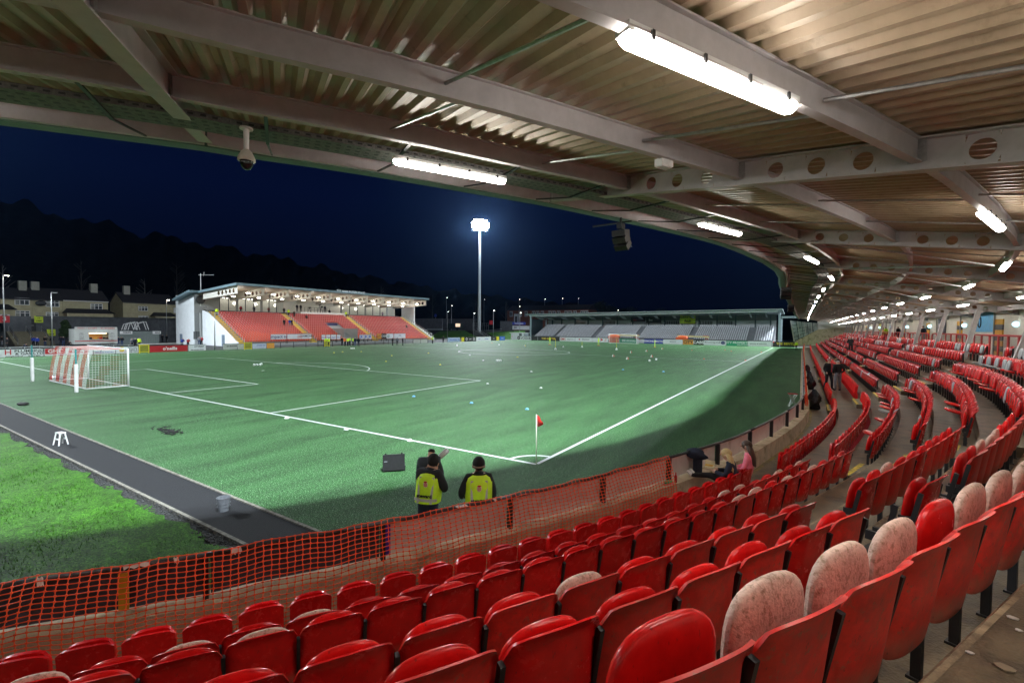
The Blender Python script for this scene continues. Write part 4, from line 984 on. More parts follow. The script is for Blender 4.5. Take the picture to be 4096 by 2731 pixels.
for n, (k, j, y) in enumerate(allb):
    me_ = bcol(k, y); x, z_ = rowx(k) + .02, rowz(k)
    if n < nb_single:
        cnt[k] = cnt.get(k, 0) + 1
        o = link('plastic_chair', me_, None, (x, y, z_), radians(-90), label=f"{'orange' if me_ is me_o else 'red'} bucket seat, {_ord(cnt[k])} from the left stair, {_ord(k + 1)} row of the main stand", cat='seat', group='bucket seats of the main stand')
    else:
        b_ = bs.setdefault(me_.name, (MB(), me_)); b_[0].merge(bucket, Matrix.Translation((x, y, z_)) @ MRm)
mball = MB()
for nm_, (mbx, me_) in bs.items():
    mats_ = list(me_.materials)
    off_ = {brA: 0, brB: 3}.get(mats_[0], 6); mball.mi = off_; mball.merge(mbx)
mball.build('bucket_seats', [brA, legw, tagw, brB, legw, tagw, MATS['bucket_mid'], legw, tagw], smooth=True, kind='stuff', label='remaining rows of red bucket seats of the main stand', cat='seats')
# players' tunnel
mb = MB(); mb.box((rowx(5), vy[0] - .1, 1.9), (8.0, .2, 3.0)); mb.box((rowx(5), vy[1] + 1.0, 1.9), (8.0, .2, 3.0)); mb.build('tunnel_wall', gst, MS)
mb = MB(); mb.box((rowx(9.5), (vy[0] + vy[1]) / 2 + .5, 3.6), (.2, vy[1] - vy[0] + 1, 2.0)); mb.build('tunnel_canopy', M('tunnel_navy', (.02, .02, .09), .5), MS)
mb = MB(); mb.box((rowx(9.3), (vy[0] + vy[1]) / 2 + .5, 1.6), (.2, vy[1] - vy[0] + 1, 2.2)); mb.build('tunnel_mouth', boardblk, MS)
# tower at the left end
tx0, ty0 = P(778, 1380, 0).x, P(778, 1380, 0).y; txl = PY(705, 1378, ty0).x; zt0 = 9.9; ty1 = YA + 3.2
tx0 = max(tx0, XB - 3.5)
mb = MB(); mb.box(((tx0 + txl) / 2, (ty0 + ty1) / 2, zt0 / 2), (tx0 - txl, ty1 - ty0, zt0)); mb.build('tower', wst, MS)
mb = MB(); mb.box((tx0 + .04, (ty0 + ty1) / 2, zt0 / 2 + .6), (.06, ty1 - ty0, zt0 - 1.2)); mb.build('tower_cladding', gst, MS)
mb = MB(); mb.box((txl + 2.3, ty0 - .04, 1.05), (1.0, .06, 2.1)); mb.build('door', M('door_grey', (.15, .2, .26), .5), MS)
mb = MB(); mb.box((tx0 + .10, ty0 + 2.0, 1.9), (.06, 4.4, 1.5)); mb.build('window', dglass, MS)
for i in range(4): mb = MB(); mb.box((tx0 + .14, ty0 + .3 + 1.4 * i, 1.9), (.06, .1, 1.6)); mb.build('mullion', black, MS)
mb = MB(); mb.box((XF - 4.2, YA - .3, 1.1), (1.0, .06, 2.1)); mb.build('door', MATS['door_grey'], MS)
# lower roof over the tower and the big roof
rfm = M('roof_edge_grey', (.16, .24, .28), .5, var=.08); und = M('roof_underside', (.62, .60, .54), .6, var=.06); sof = M('roof_soffit', (.20, .17, .13), .6, var=.2)
def slab(poly, th, name, mat, y0, y1):   # poly: [(x, z)...] top line in x, swept along y
    mb = MB(); n = len(poly); prof = poly + [(x, z_ - th) for x, z_ in reversed(poly)]; m_ = len(prof)
    mb.add([(x, y0, z_) for x, z_ in prof] + [(x, y1, z_) for x, z_ in prof], [tuple(range(m_)), tuple(range(2 * m_ - 1, m_ - 1, -1))] + [(i, m_ + i, m_ + (i + 1) % m_, (i + 1) % m_) for i in range(m_)]); return mb.build(name, mat, MS)
pa, pb = PY(688, 1195, ty0 - 1.2), PY(752, 1162, ty0 - 1.2)
slab([(pa.x, pa.z), (pb.x, pb.z + .1), (tx0 + 1.2, pb.z + .05)], .38, 'tower_roof', rfm, ty0 - 1.2, ty1)
RX0, RX1 = tx0 + 1.0, -79.2
rl = PX(945, 1130, RX1); rr = PX(1717, 1193, RX1); ry0, ry1 = rl.y, rr.y
zR = (rl.z + rr.z) / 2; zB_ = PY(820, 1160, ry0).z
slab([(tx0 - 1, zB_ - .2), (RX1, zR)], .42, 'roof', rfm, ry0, ry1)
slab([(tx0 - 1, zB_ - .64), (RX1 - .3, zR - .44)], .06, 'roof_soffit', sof, ry0 + .2, ry1 - .2)
text_on('THE MARK FARREN STAND', .62, (RX1 + .02, PX(1405, 1170, RX1).y, zR - .02), (0, 1, 0), (0, 0, 1), MS, M('sign_letters', (.75, .8, .85), .4, var=0), name='sign_lettering', bold=.01)
NB_ = 11
for i in range(NB_):
    y = ry0 + .5 + (ry1 - ry0 - 1.0) * i / (NB_ - 1)
    q = cellular((RX1 - .6, y), (XB + .6, y), zR - .55, zR - .55 - (zR - zB_) * .8, 1.35, .35, [1.3 + 1.35 * j for j in range(5)], 'rafter', und, MS, hole_r=.40)
lampw = M('stand_lamp', (.9, .9, .9), .5, var=0, emit=(1, .95, .85), estr=30)
lm1 = MB(); lm1.tube([(0, 0, .3), (0, 0, .05)], [.12, .38], 10); lm2 = MB(); lm2.ell((0, 0, .03), (.36, .36, .07), 10, 4)
lme1 = lm1.mesh('shade', white); lme2 = lm2.mesh('lamp', lampw); lc = 0
for i in range(NB_ - 1):
    for f, dz in ((.12, 0), (.5, 0)):
        y = ry0 + .5 + (ry1 - ry0 - 1.0) * (i + .5) / (NB_ - 1); x = RX1 + (XB - RX1) * f
        r = empty('high_bay_lamp', (x, y, zR - 1.5 - .09 * (RX1 - x)), label=f"lit round lamp under the main stand roof, {['front','rear'][f > .3]} line, {_ord(i + 1)} from the left", cat='lamp', group='round lamps under the main stand roof')
        link('shade', lme1, r); link('lamp', lme2, r)
    l = bpy.data.lights.new('stand_lamp', 'POINT'); l.energy = 260; l.color = (1, .93, .8); l.shadow_soft_size = .4
    o = bpy.data.objects.new('stand_lamp', l); COL.objects.link(o); o.location = (RX1 - 4.5, ry0 + .5 + (ry1 - ry0 - 1.0) * (i + .5) / (NB_ - 1), zR - 2.6)
# back of the tier: concourse, glazed rooms, media platform
XG = XB - 1.4; zc = rowz(NR); zh = zR - 1.9
mb = MB(); mb.box((XG - 1.0, (YA + YB) / 2, zc / 2), (3.4, YB - YA + 1, zc)); mb.build('concourse', gst, MS)
gy = lambda u: PX(u, 1240, XG).y
mb = MB(); mb.box((XG - 2.2, (YA + YB) / 2, (zc + zh) / 2 + .4), (.2, YB - YA + 1.6, zh - zc + 1.2)); mb.build('rear_wall', cream, MS)
for a_, b_ in ((842, 1135), (1365, 1575)): mb = MB(); mb.box((XG, (gy(a_) + gy(b_)) / 2, zh + .35), (.3, gy(b_) - gy(a_), .9)); mb.build('bulkhead', gst, MS)
mb = MB(); mb.box((XG + .2, (YA + YB) / 2, zc + .32), (.12, YB - YA, .64)); mb.build('parapet', M('parapet_dark', (.08, .085, .09), .6), MS)
for a_, b_, n in ((842, 1135, 9), (1365, 1575, 7)):
    y0, y1 = gy(a_), gy(b_)
    for i in range(n):
        ya, yb2 = y0 + (y1 - y0) * i / n + .08, y0 + (y1 - y0) * (i + 1) / n - .08
        mb = MB(); mb.box((XG, (ya + yb2) / 2, (zc + .7 + zh - .1) / 2), (.03, yb2 - ya, zh - zc - .85)); mb.build('glass_pane', M('clear_glass', (.9, .95, .95), .03, var=0, trans=1.0), MS)
        mb = MB(); mb.box((XG, ya - .08, (zc + zh) / 2), (.14, .14 if i % 3 else .5, zh - zc)); mb.build('mullion', black if i % 3 else gst, MS)
    l = bpy.data.lights.new('room_light', 'AREA'); l.shape = 'RECTANGLE'; l.size = 1.4; l.size_y = (y1 - y0) * .9; l.energy = 110; l.color = (1, .9, .74)
    o = bpy.data.objects.new('room_light', l); COL.objects.link(o); o.location = (XG - 1.1, (y0 + y1) / 2, zh - .02)
    for i in range(n * 2):
        mb = MB(); mb.box((XG - 1.2, y0 + (y1 - y0) * (i + .5) / n / 2, zh - .06), (.3, .3, .04)); mb.build('downlight', lampw, MS)
mp = empty('media_platform', (0, 0, 0), label='white media platform with railings at the back of the main stand', cat='platform')
y0, y1 = gy(1178), gy(1356); mb = MB(); mb.box((XG + 1.3, (y0 + y1) / 2, zc + .45), (2.4, y1 - y0, .8)); mb.build('base', white, mp)
mb = MB(); n = 8
for i in range(n + 1): mb.bar((XG + 2.4, y0 + 1 + (y1 - y0) * .55 * i / n, zc + .85), (XG + 2.4, y0 + 1 + (y1 - y0) * .55 * i / n, zc + 1.9), .05)
for z_ in (1.4, 1.9): mb.bar((XG + 2.4, y0 + 1, zc + z_), (XG + 2.4, y0 + 1 + (y1 - y0) * .55, zc + z_), .05)
mb.build('railing', black, mp)
mb = MB(); mb.box((XF - 8, YB + 1.2, (zR - .6) / 2), (.6, .5, zR - .6)); mb.box((tx0 + 3.0, YB + 1.2, (zR - 1) / 2), (5.0, .4, zR - 1.0)); mb.build('end_column_wall', wst, MS)
an = empty('aerial', (tx0 - .6, ty0 + 1.5, pb.z), label='white aerial mast on the tower roof', cat='aerial'); mb = MB(); mb.tube([(0, 0, -.3), (0, 0, 3.6)], .06, 6); mb.build('mast', white, an)
mb = MB(); mb.bar((-.2, -.3, 3.3), (.5, 2.2, 3.5), .06); mb.bar((0, .5, 3.1), (.1, .6, 3.9), .05); mb.build('antenna', white, an)
dd = empty('satellite_dish', (tx0 + .4, ty0 + 1.0, zt0 - 1.0), label='round black satellite dish on the corner of the white tower', cat='dish'); mb = MB(); mb.ell((0, 0, 0), (.12, .85, .85), 16, 10); mb.build('dish', black, dd, smooth=True); mb = MB(); mb.bar((0, 0, -1.2), (0, 0, .2), .1); mb.build('arm', white, dd)
# banners along the front rail of the tier
for a_, b_, z0_, z1_, m_, l_, t_ in ((1083, 1146, 1.3, 2.3, whiteb, 'white banner with the words impact ni on the front rail', [('impact ni', .95, .5, .5, inknavy, 1, .01)]), (1149, 1246, 1.3, 2.3, whiteb, 'long white banner with the word DIAMOND', [('DIAMOND', .6, .8, .55, ink, 1.1), ('(o)', .8, .5, .5, inkred)]),
    (1286, 1302, 1.1, 2.1, whiteb, 'first small white banner right of the second yellow stair', [('Clancy', .35, .5, .4, inkblue)]), (1304, 1322, 1.1, 2.1, whiteb, 'second small white banner behind the two stewards', [('Clancy', .35, .5, .4, inkblue)]), (1324, 1345, 1.1, 2.1, whiteb, 'third small white banner left of the tunnel', [('Clancy', .35, .5, .4, inkblue)]), (1347, 1362, 1.1, 2.1, whiteb, 'fourth small white banner against the tunnel wall', [('Clancy', .35, .5, .4, inkblue)]),
    (1438, 1455, 1.0, 2.0, whiteb, 'first white banner with blue letters JK right of the tunnel', [('JK', .85, .5, .5, inkblue, 1, .03)]), (1456, 1471, 1.0, 2.0, whiteb, 'middle white banner with blue letters JK', [('JK', .85, .5, .5, inkblue, 1, .03)]), (1472, 1487, 1.0, 2.0, whiteb, 'last white banner with blue letters JK beside the third stair', [('JK', .85, .5, .5, inkblue, 1, .03)]),
    (1508, 1526, 1.0, 2.2, boardor, 'amber banner with the word CITY on the front rail', [('CITY', .7, .5, .5, ink)]), (1527, 1545, 1.0, 2.2, boardblk, 'black banner with the word CABS on the front rail', [('CABS', .7, .5, .5, inkwhite)]), (1546, 1574, 1.0, 2.2, whiteb, 'white banner with a green leaf right of the black one', [('@', .8, .25, .5, boardgreen)]), (1576, 1622, 1.0, 2.2, whiteb, 'last white banner on the front rail of the main stand', [('steel', .4, .5, .6, inknavy)])):
    x = XF + 1.2; hoard((x, PX(a_, 1378, x).y), (x, PX(b_, 1378, x).y), z0_, z1_, m_, l_, t_, name='banner', cat='banner', th=.03)

# ------------------------------------------------------------------ grey stand behind the far goal
FS = empty('end_stand', (0, 0, 0), label='low grey stand with pale seats behind the far goal', cat='stand')
fx = lambda u, y: PY(u, 1310, y).x
FX0, FX1 = fx(2135, 116), fx(3095, 116); fgrey = M('far_steel', (.34, .40, .42), .5, var=.1); fpale = M('far_pale_panel', (.55, .58, .6), .7, var=.06)
NRF = 11; fy = lambda k: 115.5 + .76 * k; fz = lambda k: 1.0 + .325 * k
for k in range(NRF + 1): mb = MB(); mb.box(((FX0 + FX1) / 2, fy(k) + .38, fz(k) / 2), (FX1 - FX0, .75 if k < NRF else 2.2, fz(k))); mb.build('terrace_step', fpale if k == 0 else M('far_step', (.24, .25, .27), .8), FS)
ub = [2212, 2232, 2384, 2402, 2562, 2580, 2745, 2765, 3000, 3018]
ais = [(fx(a, 119), fx(b, 119)) for a, b in ((2232, 2246), (2386, 2402), (2552, 2570), (2762, 2780), (2996, 3016))]
sm = MB(); sm.ell((0, 0, .62), (.2, .06, .2), 5, 4, .7); sm.box((0, -.16, .4), (.4, .34, .05)); sm.mi = 1; sm.box((.235, 0, .4), (.04, .05, .6))
gsm = M('far_seat_grey', (.74, .75, .80), .5, var=.15, scale=2); gdk = M('far_seat_frame', (.16, .17, .2), .6)
gme = sm.mesh('grey_chair', [gsm, gdk], True); gl = []; random.seed(4)
for k in range(NRF):
    x = FX1 - .5
    while x > FX0 + .6:
        if not any(a - .1 < x < b + .1 for a, b in ais): gl.append((k, x))
        x -= .5
gl.sort(key=lambda q: -q[1] * .35 - 0 + hypot(q[1] - CAM.x, fy(q[0]) - CAM.y) * 0 + q[0] * .001)
gm_ = MB(); c2 = {}
for n, (k, x) in enumerate(gl):
    if n < 300:
        c2[k] = c2.get(k, 0) + 1
        link('grey_chair', gme, None, (x, fy(k) + .3, fz(k)), 0, label=f"pale grey seat, {_ord(c2[k])} from the right end, {_ord(k + 1)} row of the end stand", cat='seat', group='pale seats of the end stand')
    else: gm_.merge(sm, Matrix.Translation((x, fy(k) + .3, fz(k))))
gm_.build('pale_seats', [gsm, gdk], smooth=True, kind='stuff', label='remaining rows of pale grey seats in the end stand', cat='seats')
YBk = fy(NRF) + 1.6
mb = MB(); mb.box(((FX0 + FX1) / 2, YBk + .2, 5.4), (FX1 - FX0, .2, 2.0)); mb.build('back_wall', fpale, FS)
mb = MB(); mb.box(((FX0 + FX1) / 2, YBk + .1, 7.3), (FX1 - FX0, .2, 1.8)); mb.build('upper_cladding', M('far_cladding', (.13, .15, .15), .7), FS)
RL, RR = PY(2100, 1256, 113.6), PY(3130, 1234, 113.6); zf = (RL.z + RR.z) / 2
mb = MB(); zA = lambda x: RL.z + (RR.z - RL.z) * (x - RL.x) / (RR.x - RL.x)
prof = lambda z_: [(113.6, z_), (YBk + 1, z_ - .9), (YBk + 1, z_ - 1.05), (113.6, z_ - .18)]
mb.add([(RL.x, y, z_) for y, z_ in prof(RL.z)] + [(RR.x, y, z_) for y, z_ in prof(RR.z)], [(0, 1, 2, 3), (7, 6, 5, 4), (0, 4, 5, 1), (1, 5, 6, 2), (2, 6, 7, 3), (3, 7, 4, 0)]); mb.build('roof', fgrey, FS)
mb = MB(); mb.bar((RL.x + 1, 114.4, RL.z - .62), (RR.x - 1, 114.4, RR.z - .62), .16, .22); mb.build('front_tube', M('far_light_steel', (.5, .55, .56), .5), FS)
n = 90
mb = MB()
for i in range(n): x = RL.x + (RR.x - RL.x) * (i + .5) / n; mb.bar((x, 113.5, zA(x) - .1), (x, 114.6, zA(x) - .3), .05, .1)
mb.build('rafter_ends', MATS['far_light_steel'], FS, kind='stuff')
for u in (2142, 2180, 2236, 2290, 2350, 2412, 2476, 2543, 2610, 2683, 2756, 2832, 2911, 2995, 3060):
    x = fx(u, 114.8)
    mb = MB(); z_ = zA(x)
    mb.add([(x - .08, 114.3, z_ - .5), (x - .08, 118.6, z_ - 1.0), (x - .08, 121.5, z_ - 1.9), (x - .08, 118, z_ - 1.75), (x - .08, 115, z_ - 1.0)] + [(x + .08, 114.3, z_ - .5), (x + .08, 118.6, z_ - 1.0), (x + .08, 121.5, z_ - 1.9), (x + .08, 118, z_ - 1.75), (x + .08, 115, z_ - 1.0)], [(0, 1, 2, 3, 4), (9, 8, 7, 6, 5), (0, 5, 6, 1), (1, 6, 7, 2), (2, 7, 8, 3), (3, 8, 9, 4), (4, 9, 5, 0)]); mb.build('bracket', M('far_bracket', (.35, .40, .41), .5), FS)
    mb = MB(); mb.box((x + .5, YBk - .2, 6.3), (.35, .35, 3.8)); mb.build('column', M('far_column', (.06, .09, .1), .5), FS)
for i, (a, b) in enumerate(((2298, 2342), (2413, 2460), (2653, 2716), (2792, 2850), (2865, 2930))):
    for j in range(9): x0 = fx(a, YBk); x1 = fx(b, YBk); mb = MB(); mb.box((x0 + (x1 - x0) * (j + .5) / 9, YBk + .06, 5.75), ((x1 - x0) / 14, .08, 1.0)); mb.build('window', dglass, FS)
for a, b, z0_, z1_, m_, t_, l_ in ((2584, 2645, 5.6, 7.3, boardblk, [('Bet', .8, .3, .5, inkwhite)], 'black banner with the word Bet hung under the end stand roof'), (2522, 2580, 6.0, 7.3, M('dark_banner', (.03, .02, .025), .6), [('fans', .6, .3, .4, inkred)], 'dark banner left of the black one under the end stand roof'), (2718, 2782, 5.5, 7.7, M('lime_banner', (.50, .65, .03), .5), [('FURNITURE', .8, .5, .78, ink, 1.05, .02), ('PLUS', .8, .5, .32, ink, 1, .03)], 'lime green banner reading FURNITURE PLUS')):
    hoard((fx(a, YBk - .8), YBk - .8), (fx(b, YBk - .8), YBk - .8), z0_, z1_, m_, l_, t_, name='banner', cat='banner', th=.04)
for x in (FX0 - .6, FX1 + 1.2): mb = MB(); mb.box((x, 115.2, 4.0), (.45, .45, 8.0)); mb.box((x, YBk, 3.4), (.4, .4, 6.8)); mb.build('end_column', M('far_end_steel', (.33, .42, .46), .5), FS)
mb = MB(); mb.bar((FX1 + 1.6, 115, zf - 1.6), (PY(3190, 1268, 115).x, 115, PY(3190, 1268, 115).z), .5, .5); mb.build('linking_canopy', M('far_end_steel', (.3,) * 3), FS)
mb = MB()
for i in range(5): x = FX0 - .6; mb.box((x, 116 + 1.6 * i, 3.6), (.08, .12, 5.6))
for z_ in (2, 3.6, 5.2, 6.4): mb.box((FX0 - .6, 119.3, z_), (.08, 7.6, .1))
mb.box((FX0 - .62, 119.3, 4.2), (.02, 7.4, 4.8)); mb.build('end_glazing', M('far_glaze', (.05, .075, .09), .3), FS)
# boom lift parked behind the far boards
def boom(u0, u1, lab):
    y = 112.6; x0, x1 = PY(u0, 1360, y).x, PY(u1, 1360, y).x; r = empty('boom_lift', (x0, y, 0), label=lab, cat='boom lift'); L_ = x1 - x0; om = M('lift_orange', (.75, .12, .03), .5)
    mb = MB(); mb.box((L_ * .17, 0, 1.45), (L_ * .34, 1.6, .9)); mb.ell((L_ * .2, -.5, 1.75), (L_ * .17, .5, .55), 10, 6); mb.build('chassis', om, r)
    mb = MB(); mb.bar((L_ * .03, 0, 2.2), (L_ * .98, 0, 2.0), .35, .4); mb.build('boom', M('lift_cream', (.70, .62, .32), .5), r)
    mb = MB(); 
    for x, z_ in ((.88, 1.0), (1.0, 1.0)): mb.bar((L_ * .86, 0, 2.05), (L_ * x, 0, .9), .12)
    mb.bar((L_ * .8, -.3, 2.3), (L_ * .97, -.3, 2.3), .1); mb.build('basket', om, r)
    for x in (.06, .28):
        mb = MB(); mb.tube([(L_ * x, -.8, .5), (L_ * x, -.4, .5)], .48, 14); mb.build('wheel', rubber, r)
boom(2706, 2840, 'orange boom lift with cream boom parked behind the amber board'); boom(2436, 2560, 'orange boom lift with cream boom parked behind the far goal')
# ------------------------------------------------------------------ floodlight masts
def mast(x, y, aim, label):
    r = empty('floodlight_mast', (x, y, 0), label=label, cat='floodlight mast')
    mb = MB(); mb.tube([(0, 0, 0), (0, 0, 37.6)], [.62, .34], 16); mb.build('pole', M('mast_steel', (.60, .64, .68), .5, metal=.1, var=.1), r, smooth=True)
    a = math.atan2(aim[1] - y, aim[0] - x) - pi / 2
    mb = MB()
    for z_ in (37.6, 39.0, 40.9): mb.box((0, 0, z_), (6.0, .2, .14), rz=a)
    mb.box((0, 0, 39), (.3, .3, 4.2)); mb.build('head_frame', galv, r)
    fm = M('flood_face', (.9, .9, .9), .5, var=0, emit=(.82, .92, 1), estr=90)
    fb = MB(); fb.box((0, 0, 0), (.5, .3, .42)); fbm = fb.mesh('lamp_housing', black); ff = MB(); ff.box((0, .17, 0), (.46, .03, .38)); ffm = ff.mesh('lamp_face', fm)
    for i in range(8):
        for j in range(4):
            if i in (0, 7) and j in (0, 3): continue  # oversized lamp grid without corners, its shape imitates a round glare
            c, s = cos(a), sin(a); ox = -2.7 + .77 * i
            h = link('lamp_housing', fbm, r); h.location = (ox * c - .45 * s, ox * s + .45 * c, 37.9 + 1.0 * j); h.rotation_euler = (radians(-16), 0, a); f = link('lamp_face', ffm, h)
            h.scale = (1.35, 1, 2.0)
    return r
for ((mx, my), (ax, ay), _), lb in zip(MASTS, ('tall tapered floodlight mast blazing beyond the main stand', 'floodlight mast behind the left end of the pitch, out of view', 'floodlight mast behind the camera', 'floodlight mast behind the far end of the near stand')):
    mast(mx, my, (ax, ay), lb)

# ------------------------------------------------------------------ street lamps
lampface = M('street_lamp_face', (.9, .9, .9), .5, var=0, emit=(1, .93, .78), estr=26)
def slamp(x, y, z0, h, label, lit=True, double=True, side=1):
    r = empty('street_lamp', (x, y, z0), label=label, cat='street lamp')
    mb = MB(); mb.tube([(0, 0, 0), (0, 0, h)], [.10, .06], 8); mb.build('pole', galv, r, smooth=True)
    mb = MB(); mb.box((.0, side * .35, h + .02), (.22, .75, .10)); mb.build('lantern', galv, r)
    mb = MB(); mb.box((.0, side * .4, h - .045), (.18, .45, .05)); mb.build('lamp_face', lampface if lit else white, r)
def lamp_px(u, vt, x, label, z0=0.0, **k): p = PX(u, vt, x); slamp(p.x, p.y, z0, p.z - z0, label, **k)
lamp_px(205, 1170, -96, 'tall unlit grey lamp post behind the near goal', lit=False)
lamp_px(12, 1101, -100, 'lit lamp post at the extreme left edge above the gate')
lamp_px(858, 1252, -73, 'tall lamp post in front of the stair of the main stand', lit=False)
lamp_px(665, 1199, -112, 'lamp post between the cream house and the white tower')
for u, v, d, lb in ((1786, 1190, 150, 'taller of two lamp posts at the left of the mast'), (1790, 1246, 113, 'lamp post over the grass bank left of the mast'), (1806, 1222, 135, 'lamp post with single lantern near the food van'), (1895, 1252, 113, 'short lamp post immediately left of the mast'), (1936, 1197, 170, 'lamp post immediately right of the mast'), (1974, 1241, 118, 'lamp post at the concrete ramp right of the mast'),
    (2077, 1197, 180, 'street lamp above the brick terrace chimney end'), (2077, 1225, 145, 'street lamp in front of the brick terrace door'), (2080, 1250, 120, 'low street lamp beside the blue and white board'), (2179, 1196, 190, 'street lamp above the terrace roof, second from its left'), (2249, 1193, 200, 'street lamp above the terrace roof, third from its left'), (2313, 1193, 210, 'street lamp above the right end of the terrace roof'), (2471, 1240, 150, 'bright lamp just above the roof of the end stand')):
    p = PY(u, v, d); slamp(p.x, p.y, 0, p.z, lb)

# ------------------------------------------------------------------ houses, walls, steps on the left
render = M('pebbledash_cream', (.36, .32, .20), .9, var=.14, scale=1.5); roofm = M('dark_slate', (.02, .018, .02), .8, var=.3, scale=3); grwall = M('block_wall', (.10, .105, .115), .9, var=.22, scale=1.2); brick = M('brick', (.16, .06, .04), .9, var=.25, scale=3)
uph = M('white_upvc', (.66, .66, .66), .5, var=.03)
def winx(par, x, y0, y1, z0, z1, n=3, frame=None):       # window on a wall facing +x
    mb = MB(); y_, z_ = (y0 + y1) / 2, (z0 + z1) / 2
    for yy in [y0 + (y1 - y0) * i / n for i in range(n + 1)]: mb.box((x + .06, yy, z_), (.1, .10, z1 - z0))
    for zz in (z0, z0 + (z1 - z0) * .68, z1): mb.box((x + .06, y_, zz), (.1, y1 - y0 + .1, .10))
    w_ = mb.build('window', frame or uph, par)
    mb = MB(); mb.box((x + .03, y_, z_), (.03, y1 - y0 - .1, z1 - z0 - .1)); mb.build('pane', M('house_glass', (.06, .07, .08), .12, var=.4, scale=1.5), w_)
    mb = MB(); mb.box((x - .06 + .11, y_ - (y1 - y0) * .33, z_), (.012, (y1 - y0) * .28, (z1 - z0) * .8)); mb.build('curtain', M('curtain', (.22, .22, .2), .9), w_)
XH = -127
hy = lambda u: PX(u, 1230, XH).y
hz = lambda v, u=200: PX(u, v, XH).z
HB = 4.0
def house(u0, u1, ve, vr, label, wins, chims=(), porch=None):
    y0, y1 = hy(u0), hy(u1); r = empty('terraced_house', (XH, 0, 0), label=label, cat='house'); ze, zr_ = hz(ve, (u0 + u1) / 2), hz(vr, (u0 + u1) / 2)
    mb = MB(); mb.box((-4, (y0 + y1) / 2, (HB + ze) / 2), (8, y1 - y0, ze - HB)); mb.add([(0, y0, ze), (-8, y0, ze), (-4, y0, zr_)], [(0, 1, 2)]); mb.add([(0, y1, ze), (-8, y1, ze), (-4, y1, zr_)], [(2, 1, 0)]); mb.build('wall', render, r)
    mb = MB(); mb.add([(.35, y0 - .15, ze - .08), (.35, y1 + .15, ze - .08), (-4, y1 + .15, zr_ + .1), (-4, y0 - .15, zr_ + .1), (-8.35, y0 - .15, ze - .08), (-8.35, y1 + .15, ze - .08), (.35, y0 - .15, ze + .08), (.35, y1 + .15, ze + .08), (-4, y1 + .15, zr_ + .3), (-4, y0 - .15, zr_ + .3), (-8.35, y0 - .15, ze + .08), (-8.35, y1 + .15, ze + .08)], [(0, 3, 2, 1), (3, 4, 5, 2), (6, 7, 8, 9), (9, 8, 11, 10), (0, 1, 7, 6), (4, 10, 11, 5), (0, 6, 9, 3), (3, 9, 10, 4), (1, 2, 8, 7), (2, 5, 11, 8)]); rf = mb.build('roof', roofm, r)
    for u in chims: mb = MB(); y = hy(u); mb.box((-3.6, y, zr_ + .7), (1.1, 1.2, 2.2)); mb.build('chimney', M('chimney_render', (.30, .29, .25), .9), rf)
    mb = MB(); mb.bar((.4, y0, ze - .12), (.4, y1, ze - .12), .12); mb.build('gutter', uph if 'right' in label or 'detached' in label else black, r)
    for a_, b_, va, vb in wins: winx(r, 0, hy(a_), hy(b_), hz(vb), hz(va))
    if porch:
        a_, b_, va, vb = porch; ya, yb2 = hy(a_), hy(b_); z_ = hz(va); zb = hz(vb)
        mb = MB(); mb.box((1.2, (ya + yb2) / 2, (HB + zb) / 2), (2.4, yb2 - ya, zb - HB)); mb.build('porch_wall', render, r)
        mb = MB(); mb.add([(2.8, ya - .3, zb), (2.8, yb2 + .3, zb), (0.02, yb2 - .5, z_), (.02, ya + .5, z_), (0.02, ya - .3, zb - .05), (0.02, yb2 + .3, zb - .05)], [(0, 1, 2, 3), (0, 3, 4), (1, 5, 2), (0, 4, 5, 1)]); mb.build('porch_roof', roofm, r)
    return r
house(-60, 128, 1193, 1152, 'cream pebbledashed house at the left edge above the black gates', [(60, 117, 1196, 1222), (60, 118, 1246, 1270), (2, 38, 1245, 1256)], (110, 161), (-20, 48, 1222, 1243))
house(129, 250, 1199, 1155, 'middle cream house with an oval satellite dish on its wall', [(184, 236, 1202, 1226), (184, 232, 1249, 1264)], ())
house(251, 432, 1203, 1162, 'cream house with wide dark porch roof, right end of its terrace', [(363, 409, 1209, 1232), (374, 418, 1254, 1268)], (398,), (253, 438, 1231, 1250))
house(492, 702, 1212, 1176, 'cream gable-ended house standing alone between the wall and the white tower', [(554, 590, 1213, 1232), (554, 592, 1256, 1270), (695, 701, 1215, 1238)], (530,), (604, 692, 1238, 1256))
dd = empty('satellite_dish', (XH + .4, hy(162), hz(1214)), label='dark satellite dish on the wall of the middle cream house', cat='dish'); mb = MB(); mb.ell((0, 0, 0), (.15, .85, .55), 12, 8); mb.build('dish', black, dd, smooth=True); mb = MB(); mb.bar((0, 0, 0), (-.35, 0, -.3), .08); mb.build('arm', black, dd)
mb = MB(); mb.box((XH - 10, 20, 2.0), (30, 140, 4.0)); mb.build('terrain_bank', asphalt2, kind='structure')
XR = -116
gy2 = lambda u: PX(u, 1300, XR).y
r = empty('retaining_wall', (XR, 0, 0), label='tall dark blockwork retaining wall below the cream houses', cat='wall')
zt_ = PX(300, 1268, XR).z
for i in range(22):
    y0 = gy2(142) + i * 2.2
    if y0 > gy2(715) : break
    mb = MB(); mb.box((0, y0 + 1.1, zt_ / 2), (.5, 2.17, zt_)); mb.build('wall_panel', grwall, r)
mb = MB(); mb.box((0, gy2(-60) + 4, zt_ / 2), (.5, gy2(28) - gy2(-90), zt_)); mb.build('wall_panel', grwall, r)
mb = MB(); mb.box((.3, (gy2(142) + gy2(700)) / 2, zt_ + .05), (.7, gy2(700) - gy2(142), .14)); mb.build('coping', grwall, r)
g = empty('gates', (XR, 0, 0), label='pair of black steel gates with push bars at the top of the steps', cat='gate')
zs0 = PX(90, 1325, XR).z
